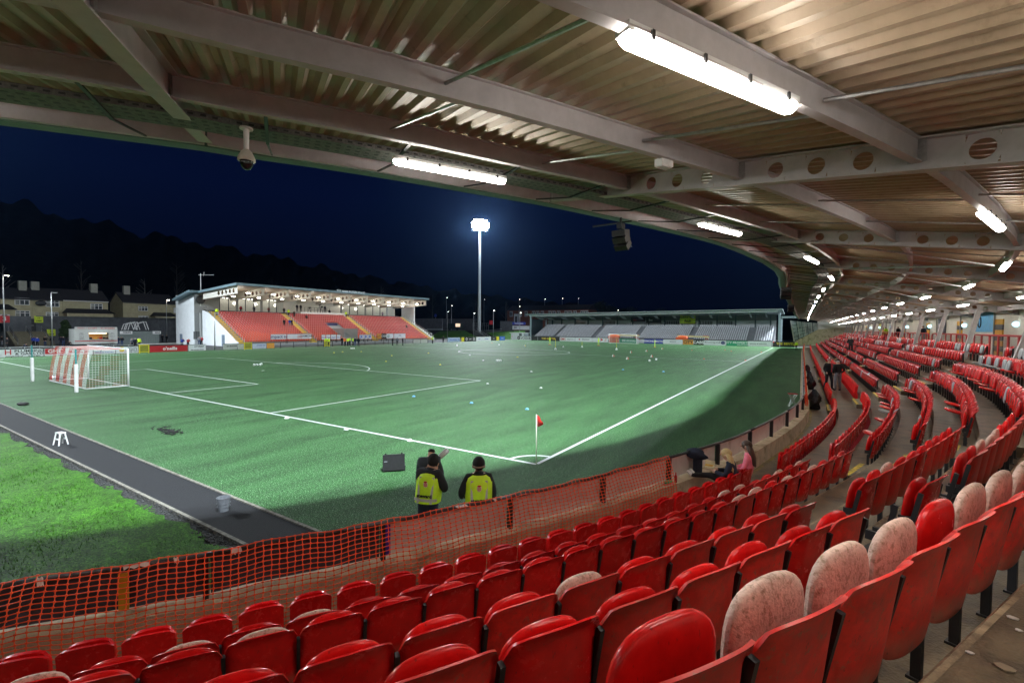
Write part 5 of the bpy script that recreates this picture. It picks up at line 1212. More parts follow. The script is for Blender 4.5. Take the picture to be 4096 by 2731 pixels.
for k, (a_, b_) in enumerate(((32, 86), (87, 141))):
    ya, yb2 = gy2(a_), gy2(b_); lf = MB(); lf.box((0, (ya + yb2) / 2, (zs0 + PX(90, 1274, XR).z) / 2), (.15, yb2 - ya - .05, PX(90, 1274, XR).z - zs0)); q = lf.build('gate_leaf', black, g)
    mb = MB(); mb.box((.14, (ya + yb2) / 2, zs0 + 1.1), (.06, (yb2 - ya) * .75, .07)); mb.build('push_bar', galv, q)
st = empty('steps', (XR, 0, 0), label='wide flight of brown concrete steps rising to the black gates', cat='steps')
ns = 11
for i in range(ns):
    mb = MB(); z_ = zs0 * (i + 1) / ns; mb.box((XR * 0 + 6.2 - .55 * i, (gy2(20) + gy2(178)) / 2, z_ / 2), (.56, gy2(178) - gy2(20), z_)); mb.build('step', M('step_brown', (.17, .15, .10), .9, var=.2), st)
for i, u in enumerate((32, 100, 162)):
    h = empty('handrail', (XR, gy2(u), 0), label=['left handrail of the steps below the black gates', 'middle handrail of the steps', 'right handrail of the steps'][i], cat='handrail'); mb = MB()
    for dz in (.55, 1.0): mb.bar((6.4, 0, dz + .2), (.6, 0, zs0 + dz), .06)
    mb.bar((6.4, 0, 0), (6.4, 0, 1.2), .06); mb.bar((.6, 0, zs0), (.6, 0, zs0 + 1), .06); mb.bar((3.5, 0, zs0 / 2), (3.5, 0, zs0 / 2 + 1), .06); mb.build('rail', galv, h)
def sign(x, y, z_, w_, h_, mat, label, txt=(), n=1): 
    mb = MB(); mb.box((0, 0, 0), (.05, w_, h_)); o = mb.build('sign', mat, label=label, cat='sign'); o.location = (x, y, z_)
    bpy.context.view_layer.update()
    for t, s_, dy, dz, m_ in txt: text_on(t, s_, (x + .03, y + dy, z_ + dz), (0, 1, 0), (0, 0, 1), o, m_, bold=.015)
    return o
q = PX(18, 1275, XR + .4); sign(q.x, q.y, q.z, 1.3, 1.35, boardred, 'red square sign with a white number 3 beside the black gates', [('3', 1.1, 0, -.02, inkwhite)])
q = PX(18, 1263, XR + .4); sign(q.x, q.y, q.z + .1, 1.3, .3, white, 'white strip sign GATE above the red number sign', [('GATE', .26, 0, 0, ink)])
hv = M('sign_lime', (.62, .75, .03), .5, var=.05)
for u, v, lb in ((155, 1277, 'lime warning sign high on the wall right of the black gates'), (205, 1330, 'lime warning sign low behind the grey lamp post')):
    q = PX(u, v, XR + .4); o = sign(q.x, q.y, q.z, 1.2, 1.25, hv, lb, [('! !', .35, 0, .2, ink), ('CARE', .3, 0, -.3, ink)])
# food trailer
p0, p1 = PX(300, 1383, -99.5), PX(470, 1383, -99.5); Lt = p1.y - p0.y; r = empty('food_trailer', (-101.0, p0.y, 0), label='white catering trailer reading FISH CHIPS BURGERS with its hatch open', cat='food trailer')
creamt = M('trailer_white', (.56, .58, .55), .45, var=.04)
zt2 = 3.35; ha, hb = .32 * Lt, .78 * Lt
mb = MB(); 
for y0, y1, z0_, z1_ in ((0, ha, .45, 3.0), (hb, Lt, .45, 3.0), (ha, hb, .45, 1.25), (ha, hb, 2.35, 3.0)): mb.box((1.5, (y0 + y1) / 2, (z0_ + z1_) / 2), (.06, y1 - y0, z1_ - z0_))
mb.box((0, 0, 1.72), (3.0, .06, 2.55)); mb.box((0, Lt, 1.72), (3.0, .06, 2.55)); mb.box((-1.5, Lt / 2, 1.72), (.06, Lt, 2.55)); mb.box((0, Lt / 2, .5), (3.0, Lt, .1)); mb.build('body', creamt, r)
mb = MB(); mb.box((0, Lt / 2, 3.02), (3.1, Lt + .1, .08)); mb.build('roof', creamt, r)
mb = MB(); mb.box((1.5, Lt / 2, 3.22), (.10, Lt, .42)); fa = mb.build('fascia', creamt, r)
text_on('FISH • CHIPS • BURGERS', .36, (1.56, Lt / 2, 3.2), (0, 1, 0), (0, 0, 1), None, inkred, sx=1.35).parent = fa
for t, s_, y, z_ in (('HOT', .2, .15, 2.35), ('FOOD', .2, .15, 2.12), ('HOT &', .2, .15, 1.75), ('COLD', .2, .15, 1.52), ('DRINKS', .2, .15, 1.29), ('HOT', .2, .88, 2.35), ('FOOD', .2, .88, 2.12), ('HOT &', .2, .88, 1.75)):
    o = text_on(t, s_, (1.54, Lt * y, z_), (0, 1, 0), (0, 0, 1), None, ink); o.parent = r
mb = MB(); mb.box((1.54, Lt / 2, .98), (.02, Lt, .12)); mb.build('stripe', inkred, r)
mb = MB(); mb.box((1.56, (ha + hb) / 2, 1.24), (.4, hb - ha, .05)); mb.build('counter', galv, r)
mb = MB(); mb.add([(1.5, ha, 2.4), (1.5, hb, 2.4), (2.5, hb, 2.55), (2.5, ha, 2.55)], [(0, 1, 2, 3)]); mb.box((2.5, (ha + hb) / 2, 2.5), (.06, hb - ha, .12)); mb.build('hatch', creamt, r)
mb = MB(); mb.box((.9, (ha + hb) / 2, 2.28), (.12, hb - ha - .2, .06)); mb.build('strip_light', M('warm_strip', (.9, .8, .6), .5, var=0, emit=(1, .8, .5), estr=9), r)
l = bpy.data.lights.new('trailer_light', 'AREA'); l.size = 1.5; l.energy = 45; l.color = (1, .74, .42); o = bpy.data.objects.new('trailer_light', l); COL.objects.link(o); o.location = (-101.0 + .2, p0.y + (ha + hb) / 2, 2.2)
mb = MB(); mb.box((-1.4, (ha + hb) / 2, 1.8), (.06, hb - ha, 1.1)); mb.build('inner_wall', M('wood_brown', (.45, .24, .08), .6), r)
for i, (y, c) in enumerate(((.38, ink), (.5, M('amber_pack', (.7, .4, .05), .6)), (.62, inkred), (.7, ink))): mb = MB(); mb.box((1.0, Lt * y, 1.45), (.25, .35, .35)); mb.build('menu_box', c, r)
for y in (.3, .7): mb = MB(); mb.tube([(1.3, Lt * y, .35), (1.52, Lt * y, .35)], .34, 14); mb.build('wheel', rubber, r)
# container with toilets signs and the frames on top
c0, c1 = PX(481, 1380, -103.5), PX(640, 1378, -103.5); r = empty('container', (-105, c0.y, 0), label='grey green corrugated container with toilet signs beside the food trailer', cat='container'); Lc = c1.y - c0.y
ctm = M('container_grey', (.22, .26, .25), .6, var=.1); mb = MB(); mb.box((0, Lc / 2, 1.3), (2.4, Lc, 2.5)); mb.build('body', ctm, r)
mb = MB()
for i in range(int(Lc / .3)): mb.box((1.22, .15 + .3 * i, 1.3), (.06, .14, 2.3))
mb.build('corrugation', ctm, r, kind='stuff')
for u, t, lb in ((505, 'TOILETS', 'white sign TOILETS on the left end of the container'), (627, 'MALE', 'white sign MALE on the right end of the container')): q = PX(u, 1330, -103.6); sign(q.x, q.y, q.z, 1.9 if t == 'TOILETS' else 1.4, .55, white, lb, [(t, .34, .1, 0, ink)])
r = empty('steel_frame', (-105, 0, 0), label='white bent tubular frames stacked on the roof of the container', cat='frame')
for i, (u0, u1, vt) in enumerate(((496, 545, 1289), (512, 560, 1287), (545, 595, 1286))):
    a_ = PX(u0, 1319, -104.5); b_ = PX(u0 + 8, vt + 8, -104.5); c_ = PX(u1 - 12, vt, -104.5); d_ = PX(u1, 1319, -104.5); mb = MB()
    for dx in (0, -1.2): mb.tube([(x - (-105) + dx, y, z_) for x, y, z_ in (a_, b_, c_, d_)], .06, 6)
    mb.build('frame', white, r)
# yard barrier rails on the left behind the hoardings
r = empty('yard_rail', (XW - 2.2, 0, 0), label='long pale rail behind the left hoardings', cat='rail'); mb = MB(); mb.bar((0, yw(-60), 1.12), (0, yw(560), 1.12), .06); mb.build('rail', M('rail_pale', (.5, .52, .52), .5), r)
for u in range(0, 560, 60): mb = MB(); mb.box((0, yw(u), .56), (.05, .05, 1.1)); mb.build('post', MATS['rail_pale'], r)
r = empty('yard_rail', (XW - 1.5, 0, 0), label='pale rail behind the red board right of the yellow gate', cat='rail'); mb = MB(); mb.bar((0, yw(570), 1.2), (0, yw(752), 1.2), .12); mb.build('rail', MATS['rail_pale'], r)
# far left: grass bank, concrete ramp, walls, huts, van, brick terrace
gb = MB(); q = [P(1716, 1350, 0), P(1965, 1352, 0)]
b0, b1, b2, b3 = PY(1712, 1349, 112.5), PY(1925, 1349, 112.5), PY(1880, 1322, 124), PY(1780, 1324, 124)
gb.add([(b0.x, 112.5, 0), (b1.x, 112.5, 0), (b2.x, 121, b2.z), (b3.x, 121, b3.z), (b3.x - 10, 140, b3.z), (b1.x, 140, b2.z)], [(0, 1, 2, 3), (3, 2, 5, 4)]); gb.build('grass_bank', bankg, kind='structure')
gb = MB(); b0, b1, b2, b3 = PY(1990, 1345, 117), PY(2100, 1345, 117), PY(2100, 1322, 122), PY(1960, 1330, 124); gb.add([(b0.x, 117, 0), (b1.x, 117, 0), (b2.x, 122, b2.z), (b3.x, 122, b3.z)], [(0, 1, 2, 3)]); gb.build('grass_bank', bankg, kind='structure')
def wallpx(u0, u1, vt, vb, y, mat, label, name='boundary_wall', th=.4):
    a_, b_ = PY(u0, vt, y), PY(u1, vt, y); zb = max(0, PY((u0 + u1) / 2, vb, y).z) if vb else 0; mb = MB(); mb.box(((a_.x + b_.x) / 2, y, (zb + a_.z) / 2), (b_.x - a_.x, th, a_.z - zb)); return mb.build(name, mat, label=label, cat='wall')
wallpx(1650, 1770, 1274, None, 128, grwall, 'dark blockwork wall right of the main stand'); wallpx(1770, 1905, 1275, None, 146, grwall, 'dark long wall behind the food van left of the mast')
wallpx(1768 - 60, 1768, 1314, None, 124, M('pale_conc', (.32, .36, .36), .8, var=.15), 'pale concrete retaining wall at the foot of the dark wall'); wallpx(2002, 2054, 1284, None, 131, grwall, 'grey wall left of the stacked signs')
sg = empty('stacked_sign', (0, 125, 0), label='stacked blue and white advertising signs left of the end stand', cat='sign')
for u0, u1, v0, v1, m_, t_, mm in ((2050, 2102, 1288, 1299, boardblue, 'Cunninghams', inkwhite), (2050, 2118, 1303, 1319, whiteb, 'JW', ink)):
    a_, b_ = PY(u0, v0, 125), PY(u1, v1, 125); mb = MB(); mb.box(((a_.x + b_.x) / 2, 0, (a_.z + b_.z) / 2), (b_.x - a_.x, .1, a_.z - b_.z)); q = mb.build('panel', m_, sg)
    o = text_on(t_, (a_.z - b_.z) * .7, (((a_.x + b_.x) / 2 if t_ != 'JW' else a_.x + 1.2), -.06, (a_.z + b_.z) / 2), (1, 0, 0), (0, 0, 1), None, mm, bold=.02); o.parent = q
mb = MB(); a_ = PY(2053, 1300, 125); mb.box((a_.x, .1, a_.z / 2), (.15, .15, a_.z)); mb.build('post', black, sg)
hut = empty('turnstile_hut', (0, 113.5, 0), label='small white flat-roofed hut beside the left end of the grey stand', cat='hut')
a_, b_ = PY(2044, 1332, 113.5), PY(2095, 1330, 113.5); mb = MB(); mb.box(((a_.x + b_.x) / 2, 1.5, a_.z / 2), (b_.x - a_.x, 3, a_.z)); mb.build('wall', wst, hut); mb = MB(); mb.box(((a_.x + b_.x) / 2, 1.4, a_.z + .08), (b_.x - a_.x + .6, 3.6, .16)); mb.build('roof', white, hut); mb = MB(); mb.box((b_.x - 1.2, -.05, 1.8), (1.0, .08, 1.2)); mb.build('window', dglass, hut)
van = empty('food_van', (0, 126, 0), label='dark food van with a glowing serving hatch on the bank left of the mast', cat='food van')
a_, b_ = PY(1796, 1294, 126), PY(1846, 1320, 126); zb_ = PY(1820, 1321, 126).z; mb = MB(); mb.box(((a_.x + b_.x) / 2, 0, (a_.z + zb_) / 2 + .3), (b_.x - a_.x, 2.2, a_.z - zb_ - .5)); mb.build('body', M('van_dark', (.02, .035, .035), .4), van)
h0, h1 = PY(1822, 1294, 124.8), PY(1840, 1307, 124.8); mb = MB(); mb.box(((h0.x + h1.x) / 2, -1.13, (h0.z + h1.z) / 2), (h1.x - h0.x, .05, h0.z - h1.z)); mb.build('hatch', M('hatch_glow', (.8, .5, .3), .5, var=.5, scale=1.5, emit=(1, .72, .5), estr=1.1), van)
for f in (.2, .8): mb = MB(); mb.tube([(a_.x + (b_.x - a_.x) * f, -1.15, zb_ + .35), (a_.x + (b_.x - a_.x) * f, -.9, zb_ + .35)], .36, 12); mb.build('wheel', rubber, van)
mb = MB(); mb.box(((PY(1700, 1320, 124).x + PY(2110, 1320, 124).x) / 2, 150, 1.3), (60, 54, 2.6)); mb.build('terrain_bank', asphalt2, kind='structure')
rp = empty('entrance_ramp', (0, 118, 0), label='concrete stairs and handrails under the foot of the floodlight mast', cat='ramp')
for i in range(8):
    a_ = PY(1906 + 9 * i, 1322 + 4.5 * i, 118 - .4 * i); mb = MB(); mb.box((a_.x, -.4 * i, a_.z / 2), (1.6, .6, max(.2, a_.z))); mb.build('step', conc_grey, rp)
for (ua, va), (ub_, vb_) in (((1905, 1312), (1965, 1348)), ((1893, 1316), (1950, 1350)), ((1945, 1322), (2008, 1315)), ((1945, 1332), (2008, 1322))):
    a_, b_ = PY(ua, va, 117), PY(ub_, vb_, 115); mb = MB(); mb.bar(a_ - Vector((0, 118, 0)), b_ - Vector((0, 118, 0)), .08); mb.build('rail', galv, rp)
fr_ = empty('scaffold_barrier', (0, 124, 0), label='open tubular scaffold fence around the foot of the mast', cat='fence')
for i in range(9):
    a_ = PY(1890 + 8 * i, 1292, 124); mb = MB(); mb.bar((a_.x, 0, 2.4), (a_.x, 0, a_.z), .05); mb.build('upright', galv, fr_)
for v in (1292, 1302): a_, b_ = PY(1890, v, 124), PY(1954, v, 124); mb = MB(); mb.bar((a_.x, 0, a_.z), (b_.x, 0, b_.z), .05); mb.build('rail', galv, fr_)
q = PY(1964, 1290, 122); mb = MB(); mb.box((0, 0, 0), (1.4, .08, 1.5)); o = mb.build('sign', boardred, label='small red and white gate sign right of the mast', cat='sign'); o.location = q
q = PY(1742, 1262, 150); mb = MB(); mb.tube([(0, 0, 0), (0, .05, 0)], .8, 16); o = mb.build('road_sign', boardblue, label='round blue road sign above the wall right of the main stand', cat='sign'); o.location = q; mb = MB(); mb.bar((0, .1, -3), (0, .1, 0), .1); mb.build('post', galv, o)
# brick terrace
YT = 158; tz = lambda v, u=2200: PY(u, v, YT).z; tx = lambda u: PY(u, 1240, YT).x
walls_u = [2029, 2095, 2160, 2225, 2290, 2355]
for i in range(5):
    x0, x1 = tx(walls_u[i]), tx(walls_u[i + 1]) - .02; r = empty('brick_house', (0, YT, 0), label=f"brick terraced house with white windows, {['at the left end with the white porch', 'second from the left', 'in the middle', 'fourth from the left', 'at the right end by the dark tree'][i]}", cat='house')
    ze, zr_ = tz(1240), tz(1218); mb = MB(); mb.box(((x0 + x1) / 2, 4, ze / 2 + 1), (x1 - x0, 8, ze - 2)); mb.build('wall', brick, r)
    mb = MB(); mb.add([(x0, -.4, ze), (x1, -.4, ze), (x1, 4, zr_), (x0, 4, zr_), (x0, 8.4, ze), (x1, 8.4, ze)], [(0, 1, 2, 3), (3, 2, 5, 4), (0, 3, 4), (1, 5, 2), (0, 4, 5, 1)]); mb.build('roof', roofm, r)
    for f in (.15, .62, .86) if i else (.25, .8):
        x = x0 + (x1 - x0) * f; mb = MB(); mb.box((x, -.05, ze - 1.5), (1.5, .14, 2.2)); w_ = mb.build('window', uph, r); mb = MB()
        for sx in (-.36, .36): mb.box((x + sx, -.14, ze - 1.5), (.55, .05, 1.8))
        mb.build('pane', MATS['house_glass'], w_)
    if i == 0:
        mb = MB(); x = x0 + (x1 - x0) * .62; mb.box((x, -.5, tz(1275)), (2.2, .9, 4.2)); mb.add([(x - 1.4, -1, tz(1262)), (x + 1.4, -1, tz(1262)), (x, -1, tz(1255)), (x - 1.4, 0, tz(1262)), (x + 1.4, 0, tz(1262)), (x, 0, tz(1255))], [(0, 1, 2), (3, 5, 4), (0, 2, 5, 3), (1, 4, 5, 2), (0, 3, 4, 1)]); pr_ = mb.build('porch', uph, r); mb = MB(); mb.box((x, -1.0, tz(1277)), (.9, .08, 2.6)); mb.build('door', boardblk, pr_)
# ------------------------------------------------------------------ hills and trees
hm = turf_mat('hill_scrub', (.002, .003, .002), (.004, .006, .005), (.007, .009, .007), .35, .05, .1, .95, .6)
mb = MB(); random.seed(9); NA, NR_ = 520, 12
def hill_h(a):       # height of the skyline by bearing from +y towards -x, degrees
    pts_ = [(-40, 30), (-6, 22), (0, 20), (8, 16), (14, 15), (22, 22), (32, 28), (40, 34), (50, 44), (60, 56), (72, 66), (84, 78), (100, 84), (130, 84)]
    for (a0, h0), (a1, h1) in zip(pts_, pts_[1:]):
        if a0 <= a <= a1: return h0 + (h1 - h0) * (a - a0) / (a1 - a0)
    return 60
for i in range(NA + 1):
    a = -35 + 160 * i / NA
    for j in range(NR_ + 1):
        t = j / NR_; R_ = 210 + 190 * t; h = hill_h(a) * (t ** .8) * (1 + .03 * sin(a * 1.3) + .02 * sin(a * 3.7)) + (1.2 * sin(a * 2.1 + j) + random.uniform(-.5, .5) if 0 < j else 0)
        if j == 0: h = 0
        g = radians(a); mb.v.append((CAM.x - R_ * sin(g), CAM.y + R_ * cos(g), max(-.5, h)))
mb.f = [(i * (NR_ + 1) + j, i * (NR_ + 1) + j + 1, (i + 1) * (NR_ + 1) + j + 1, (i + 1) * (NR_ + 1) + j) for i in range(NA) for j in range(NR_)]; mb.m = [0] * len(mb.f); mb.build('hills', hm, kind='structure', smooth=True)
bark = M('bark', (.05, .045, .04), .9, var=.3, scale=6); leafd = M('dark_leaf', (.006, .014, .008), .8, var=.3); leaft = M('twig', (.012, .011, .009), .9)
barkp = M('pale_bark', (.16, .15, .14), .9, var=.3, scale=3)
def bare_tree(x, y, z0, h, label, seed, pal=False):
    random.seed(seed); r = empty('bare_tree', (x, y, z0), label=label, cat='tree', group='trees on the dark hillside'); tr = MB(); tw = MB()
    tr.tube([(0, 0, 0), (.2, .1, h * .4), (0, .2, h * .75), (.1, .1, h)], [h * .016, h * .012, h * .006, .02], 6)
    for i in range(16):
        z_ = h * (.3 + .65 * i / 16); a = random.random() * 6.28; L_ = h * .28 * (1.15 - z_ / h); e = Vector((cos(a) * L_, sin(a) * L_, z_ + L_ * .9)); tr.bar((0.1, .1, z_), e, h * .005)
        for k in range(22):
            t = random.uniform(.3, 1); c = Vector((.1, .1, z_)).lerp(e, t); d_ = Vector((random.gauss(0, .5), random.gauss(0, .5), random.uniform(.2, 1))) * L_ * .4
            tw.add([c - Vector((.03, 0, 0)), c + Vector((.03, 0, 0)), c + d_], [(0, 1, 2)])
    tr.build('trunk', barkp if pal else bark, r); tw.build('crown', leaft, r)
spots = [(-178, 20, 3, 17, 1), (-185, 38, 4, 20, 0), (-178, 52, 4, 15, 1), (-190, 66, 6, 21, 0), (-176, 84, 4, 16, 1), (-186, 100, 5, 19, 0), (-170, 122, 4, 17, 0), (-162, 138, 5, 18, 1), (-150, 160, 5, 15, 0), (-196, 8, 6, 20, 0), (-180, -4, 3, 17, 0), (-135, 175, 4, 15, 0), (-120, 180, 4, 13, 1)]
for i, (x, y, z_, h, pl_) in enumerate(spots):
    bare_tree(x, y, z_, h, f"{'pale-stemmed' if pl_ else 'dark'} leafless tree on the hillside, {_ord(i + 1)} in the line behind the houses", 100 + i, pl_)
def leafy(x, y, h, rad, label, seed, mat=leafd):
    random.seed(seed); r = empty('leafy_tree', (x, y, 0), label=label, cat='tree'); mb = MB(); mb.tube([(0, 0, 0), (0, 0, h * .6)], [.4, .15], 7); mb.build('trunk', bark, r); mb = MB()
    cl = [(Vector((random.gauss(0, rad * .45), random.gauss(0, rad * .45), h * random.uniform(.3, .92))), rad * random.uniform(.25, .45)) for _ in range(26)]
    for c, cr_ in cl:
        c.x *= 1.25 - c.z / h; c.y *= 1.25 - c.z / h
        for k in range(110):
            d_ = Vector((random.gauss(0, 1), random.gauss(0, 1), random.gauss(0, 1))).normalized() * cr_ * random.uniform(.6, 1); q = c + d_; a = Vector((random.gauss(0, 1), random.gauss(0, 1), random.gauss(0, 1))).normalized() * .28; b = a.cross(d_).normalized() * .2
            mb.add([q - a, q + b, q + a, q - b], [(0, 1, 2, 3)])
    mb.build('crown', mat, r)
for u, y, h, rad, lb, sd in ((2395, 175, 15, 7, 'dark conifer-shaped tree left of the end stand roof middle', 1), (2440, 190, 14, 8, 'broad dark tree behind the end stand', 2), (2520, 200, 13, 8, 'dark tree behind the right half of the end stand', 3), (2640, 205, 12, 8, 'dark low tree farther right behind the end stand', 4)): leafy(PY(u, 1250, y).x, y, h, rad, lb, sd)
leafy(-115.4, gy2(255), 4.6, 1.3, 'dark ivy bush spilling over the retaining wall', 8, M('ivy', (.03, .06, .015), .8))
# ------------------------------------------------------------------ people
def J(**k):
    d = dict(pel=(0, 0, .97), spi=(0, 0, 1.18), che=(0, 0, 1.38), nek=(0, .01, 1.52), hd1=(0, .03, 1.62), hd2=(0, .03, 1.71),
             ls=(-.18, 0, 1.44), le=(-.25, -.03, 1.16), lw=(-.24, .08, .93), lh=(-.23, .12, .85), rs=(.18, 0, 1.44), re=(.25, -.03, 1.16), rw=(.24, .08, .93), rh=(.23, .12, .85),
             lp=(-.09, 0, .93), lk=(-.11, .03, .5), la=(-.12, -.02, .09), lt=(-.14, .14, .04), rp=(.09, 0, .93), rk=(.11, .03, .5), ra=(.12, -.02, .09), rt=(.14, .14, .04))
    d.update(k); return d
RAD = dict(pel=(.165, .12), spi=(.155, .115), che=(.175, .125), nek=(.06, .06), hd1=(.078, .09), hd2=(.085, .095), ls=.085, le=.062, lw=.042, lh=.04, rs=.085, re=.062, rw=.042, rh=.04, lp=.1, lk=.068, la=.05, lt=.042, rp=.1, rk=.068, ra=.05, rt=.042)
BON = [('pel', 'spi', 0), ('spi', 'che', 0), ('che', 'nek', 0), ('nek', 'hd1', 2), ('hd1', 'hd2', 2), ('che', 'ls', 0), ('ls', 'le', 0), ('le', 'lw', 0), ('lw', 'lh', 2), ('che', 'rs', 0), ('rs', 're', 0), ('re', 'rw', 0), ('rw', 'rh', 2),
       ('pel', 'lp', 1), ('lp', 'lk', 1), ('lk', 'la', 1), ('la', 'lt', 3), ('pel', 'rp', 1), ('rp', 'rk', 1), ('rk', 'ra', 1), ('ra', 'rt', 3)]
def body_mesh(j, name='body', sub=1, fat=1.0):
    keys = list(j); vs = [Vector(j[k]) for k in keys]; me = bpy.data.meshes.new(name); me.from_pydata(vs, [(keys.index(a), keys.index(b)) for a, b, _ in BON], [])
    o = bpy.data.objects.new('tmp', me); COL.objects.link(o); md = o.modifiers.new('s', 'SKIN'); md.use_smooth_shade = True
    sk = me.skin_vertices[0].data
    for i, k in enumerate(keys):
        r = RAD[k]; r = r if isinstance(r, tuple) else (r, r); f = fat if k not in ('nek', 'hd1', 'hd2', 'lh', 'rh', 'lw', 'rw') else 1
        sk[i].radius = (r[0] * f, r[1] * f); sk[i].use_root = (k == 'pel')
    md2 = o.modifiers.new('u', 'SUBSURF'); md2.levels = sub; md2.render_levels = sub
    bpy.context.view_layer.update()
    out = bpy.data.meshes.new_from_object(o.evaluated_get(bpy.context.evaluated_depsgraph_get())); out.name = name
    bpy.data.objects.remove(o); bpy.data.meshes.remove(me)
    for _ in range(5): out.materials.append(None)
    def dist(p, a, b):
        ab = b - a; t = max(0, min(1, (p - a).dot(ab) / max(1e-9, ab.dot(ab)))); return (p - a - ab * t).length
    segs = [(Vector(j[a]), Vector(j[b]), m_) for a, b, m_ in BON]; h2 = Vector(j['hd2']); h1 = Vector(j['hd1']); n_ = Vector(j['nek']); hup = (h2 - n_).normalized()
    mi = []
    for p in out.polygons:
        c = p.center; m_ = min(segs, key=lambda s: dist(c, s[0], s[1]))[2]
        if m_ == 2 and (c - h1).length < .2 and (c - h1).dot(hup) > -.02 :
            d_ = c - h1
            if d_.dot(hup) > .075 or d_.y < .005: m_ = 4
        mi.append(m_)
    out.polygons.foreach_set('material_index', mi); out.polygons.foreach_set('use_smooth', [True] * len(mi)); return out
def face_bits(mb_s, j):
    h = Vector(j['hd1']); mb_s.ell(h + Vector((0, .105, .01)), (.014, .022, .022), 6, 4)
    for sx in (-1, 1): mb_s.ell(h + Vector((sx * .092, 0, .015)), (.014, .025, .035), 6, 4)
POSES = {
 'stand': J(), 'pocket': J(lw=(-.19, .1, 1.0), lh=(-.15, .1, .93), rw=(.19, .1, 1.0), rh=(.15, .1, .93), le=(-.29, -.08, 1.18), re=(.29, -.08, 1.18)),
 'walk': J(lk=(-.1, .14, .52), la=(-.1, .18, .1), lt=(-.1, .33, .06), rk=(.1, -.02, .5), ra=(.1, -.25, .13), rt=(.1, -.14, .04), lw=(-.24, -.06, .95), lh=(-.24, -.05, .87), rw=(.24, .2, .98), rh=(.23, .26, .92)),
 'lean': J(che=(0, .14, 1.34), spi=(0, .05, 1.17), nek=(0, .21, 1.46), hd1=(0, .27, 1.55), hd2=(0, .29, 1.63), ls=(-.18, .14, 1.4), rs=(.18, .14, 1.4), le=(-.24, .2, 1.12), re=(.24, .2, 1.12), lw=(-.12, .38, 1.12), lh=(-.08, .42, 1.12), rw=(.12, .38, 1.12), rh=(.08, .42, 1.12)),
 'sit': J(pel=(0, 0, .52), spi=(0, -.03, .74), che=(0, 0, .94), nek=(0, .03, 1.08), hd1=(0, .06, 1.18), hd2=(0, .06, 1.27), ls=(-.18, 0, 1.0), rs=(.18, 0, 1.0), le=(-.25, .06, .74), re=(.25, .06, .74), lw=(-.15, .26, .66), lh=(-.1, .3, .64), rw=(.15, .26, .66), rh=(.1, .3, .64), lp=(-.09, .04, .5), rp=(.09, .04, .5), lk=(-.12, .46, .52), rk=(.12, .46, .52), la=(-.12, .48, .09), ra=(.12, .48, .09), lt=(-.13, .62, .04), rt=(.13, .62, .04)),
 'crouch': J(pel=(0, 0, .42), spi=(0, .1, .62), che=(0, .22, .8), nek=(0, .3, .92), hd1=(0, .36, 1.0), hd2=(0, .38, 1.08), ls=(-.18, .22, .86), rs=(.18, .22, .86), le=(-.26, .36, .62), re=(.26, .36, .62), lw=(-.12, .5, .6), lh=(-.06, .54, .62), rw=(.12, .5, .6), rh=(.06, .54, .62), lp=(-.09, .02, .4), rp=(.09, .02, .4), lk=(-.17, .4, .45), rk=(.17, .4, .45), la=(-.13, .08, .09), ra=(.13, .08, .09), lt=(-.15, .24, .04), rt=(.15, .24, .04))}
PM = {k: body_mesh(v, 'body', 1, 1.12) for k, v in POSES.items()}
def person(pose, loc, face, top, legs, hair, label, shoes=None, scale=1.0, me=None):
    o = link('person', me or PM[pose], None, loc, face - pi / 2, label=label, cat='person')
    for i, m_ in enumerate((top, legs, skin, shoes or blackcloth, hair)): o.material_slots[i].link = 'OBJECT'; o.material_slots[i].material = m_
    if scale != 1: o.scale = (scale,) * 3
    return o
hairg = M('hair_grey', (.4, .4, .4), .8, var=.1); beanie = M('beanie_black', (.008, .008, .008), .95, var=.3, scale=60)
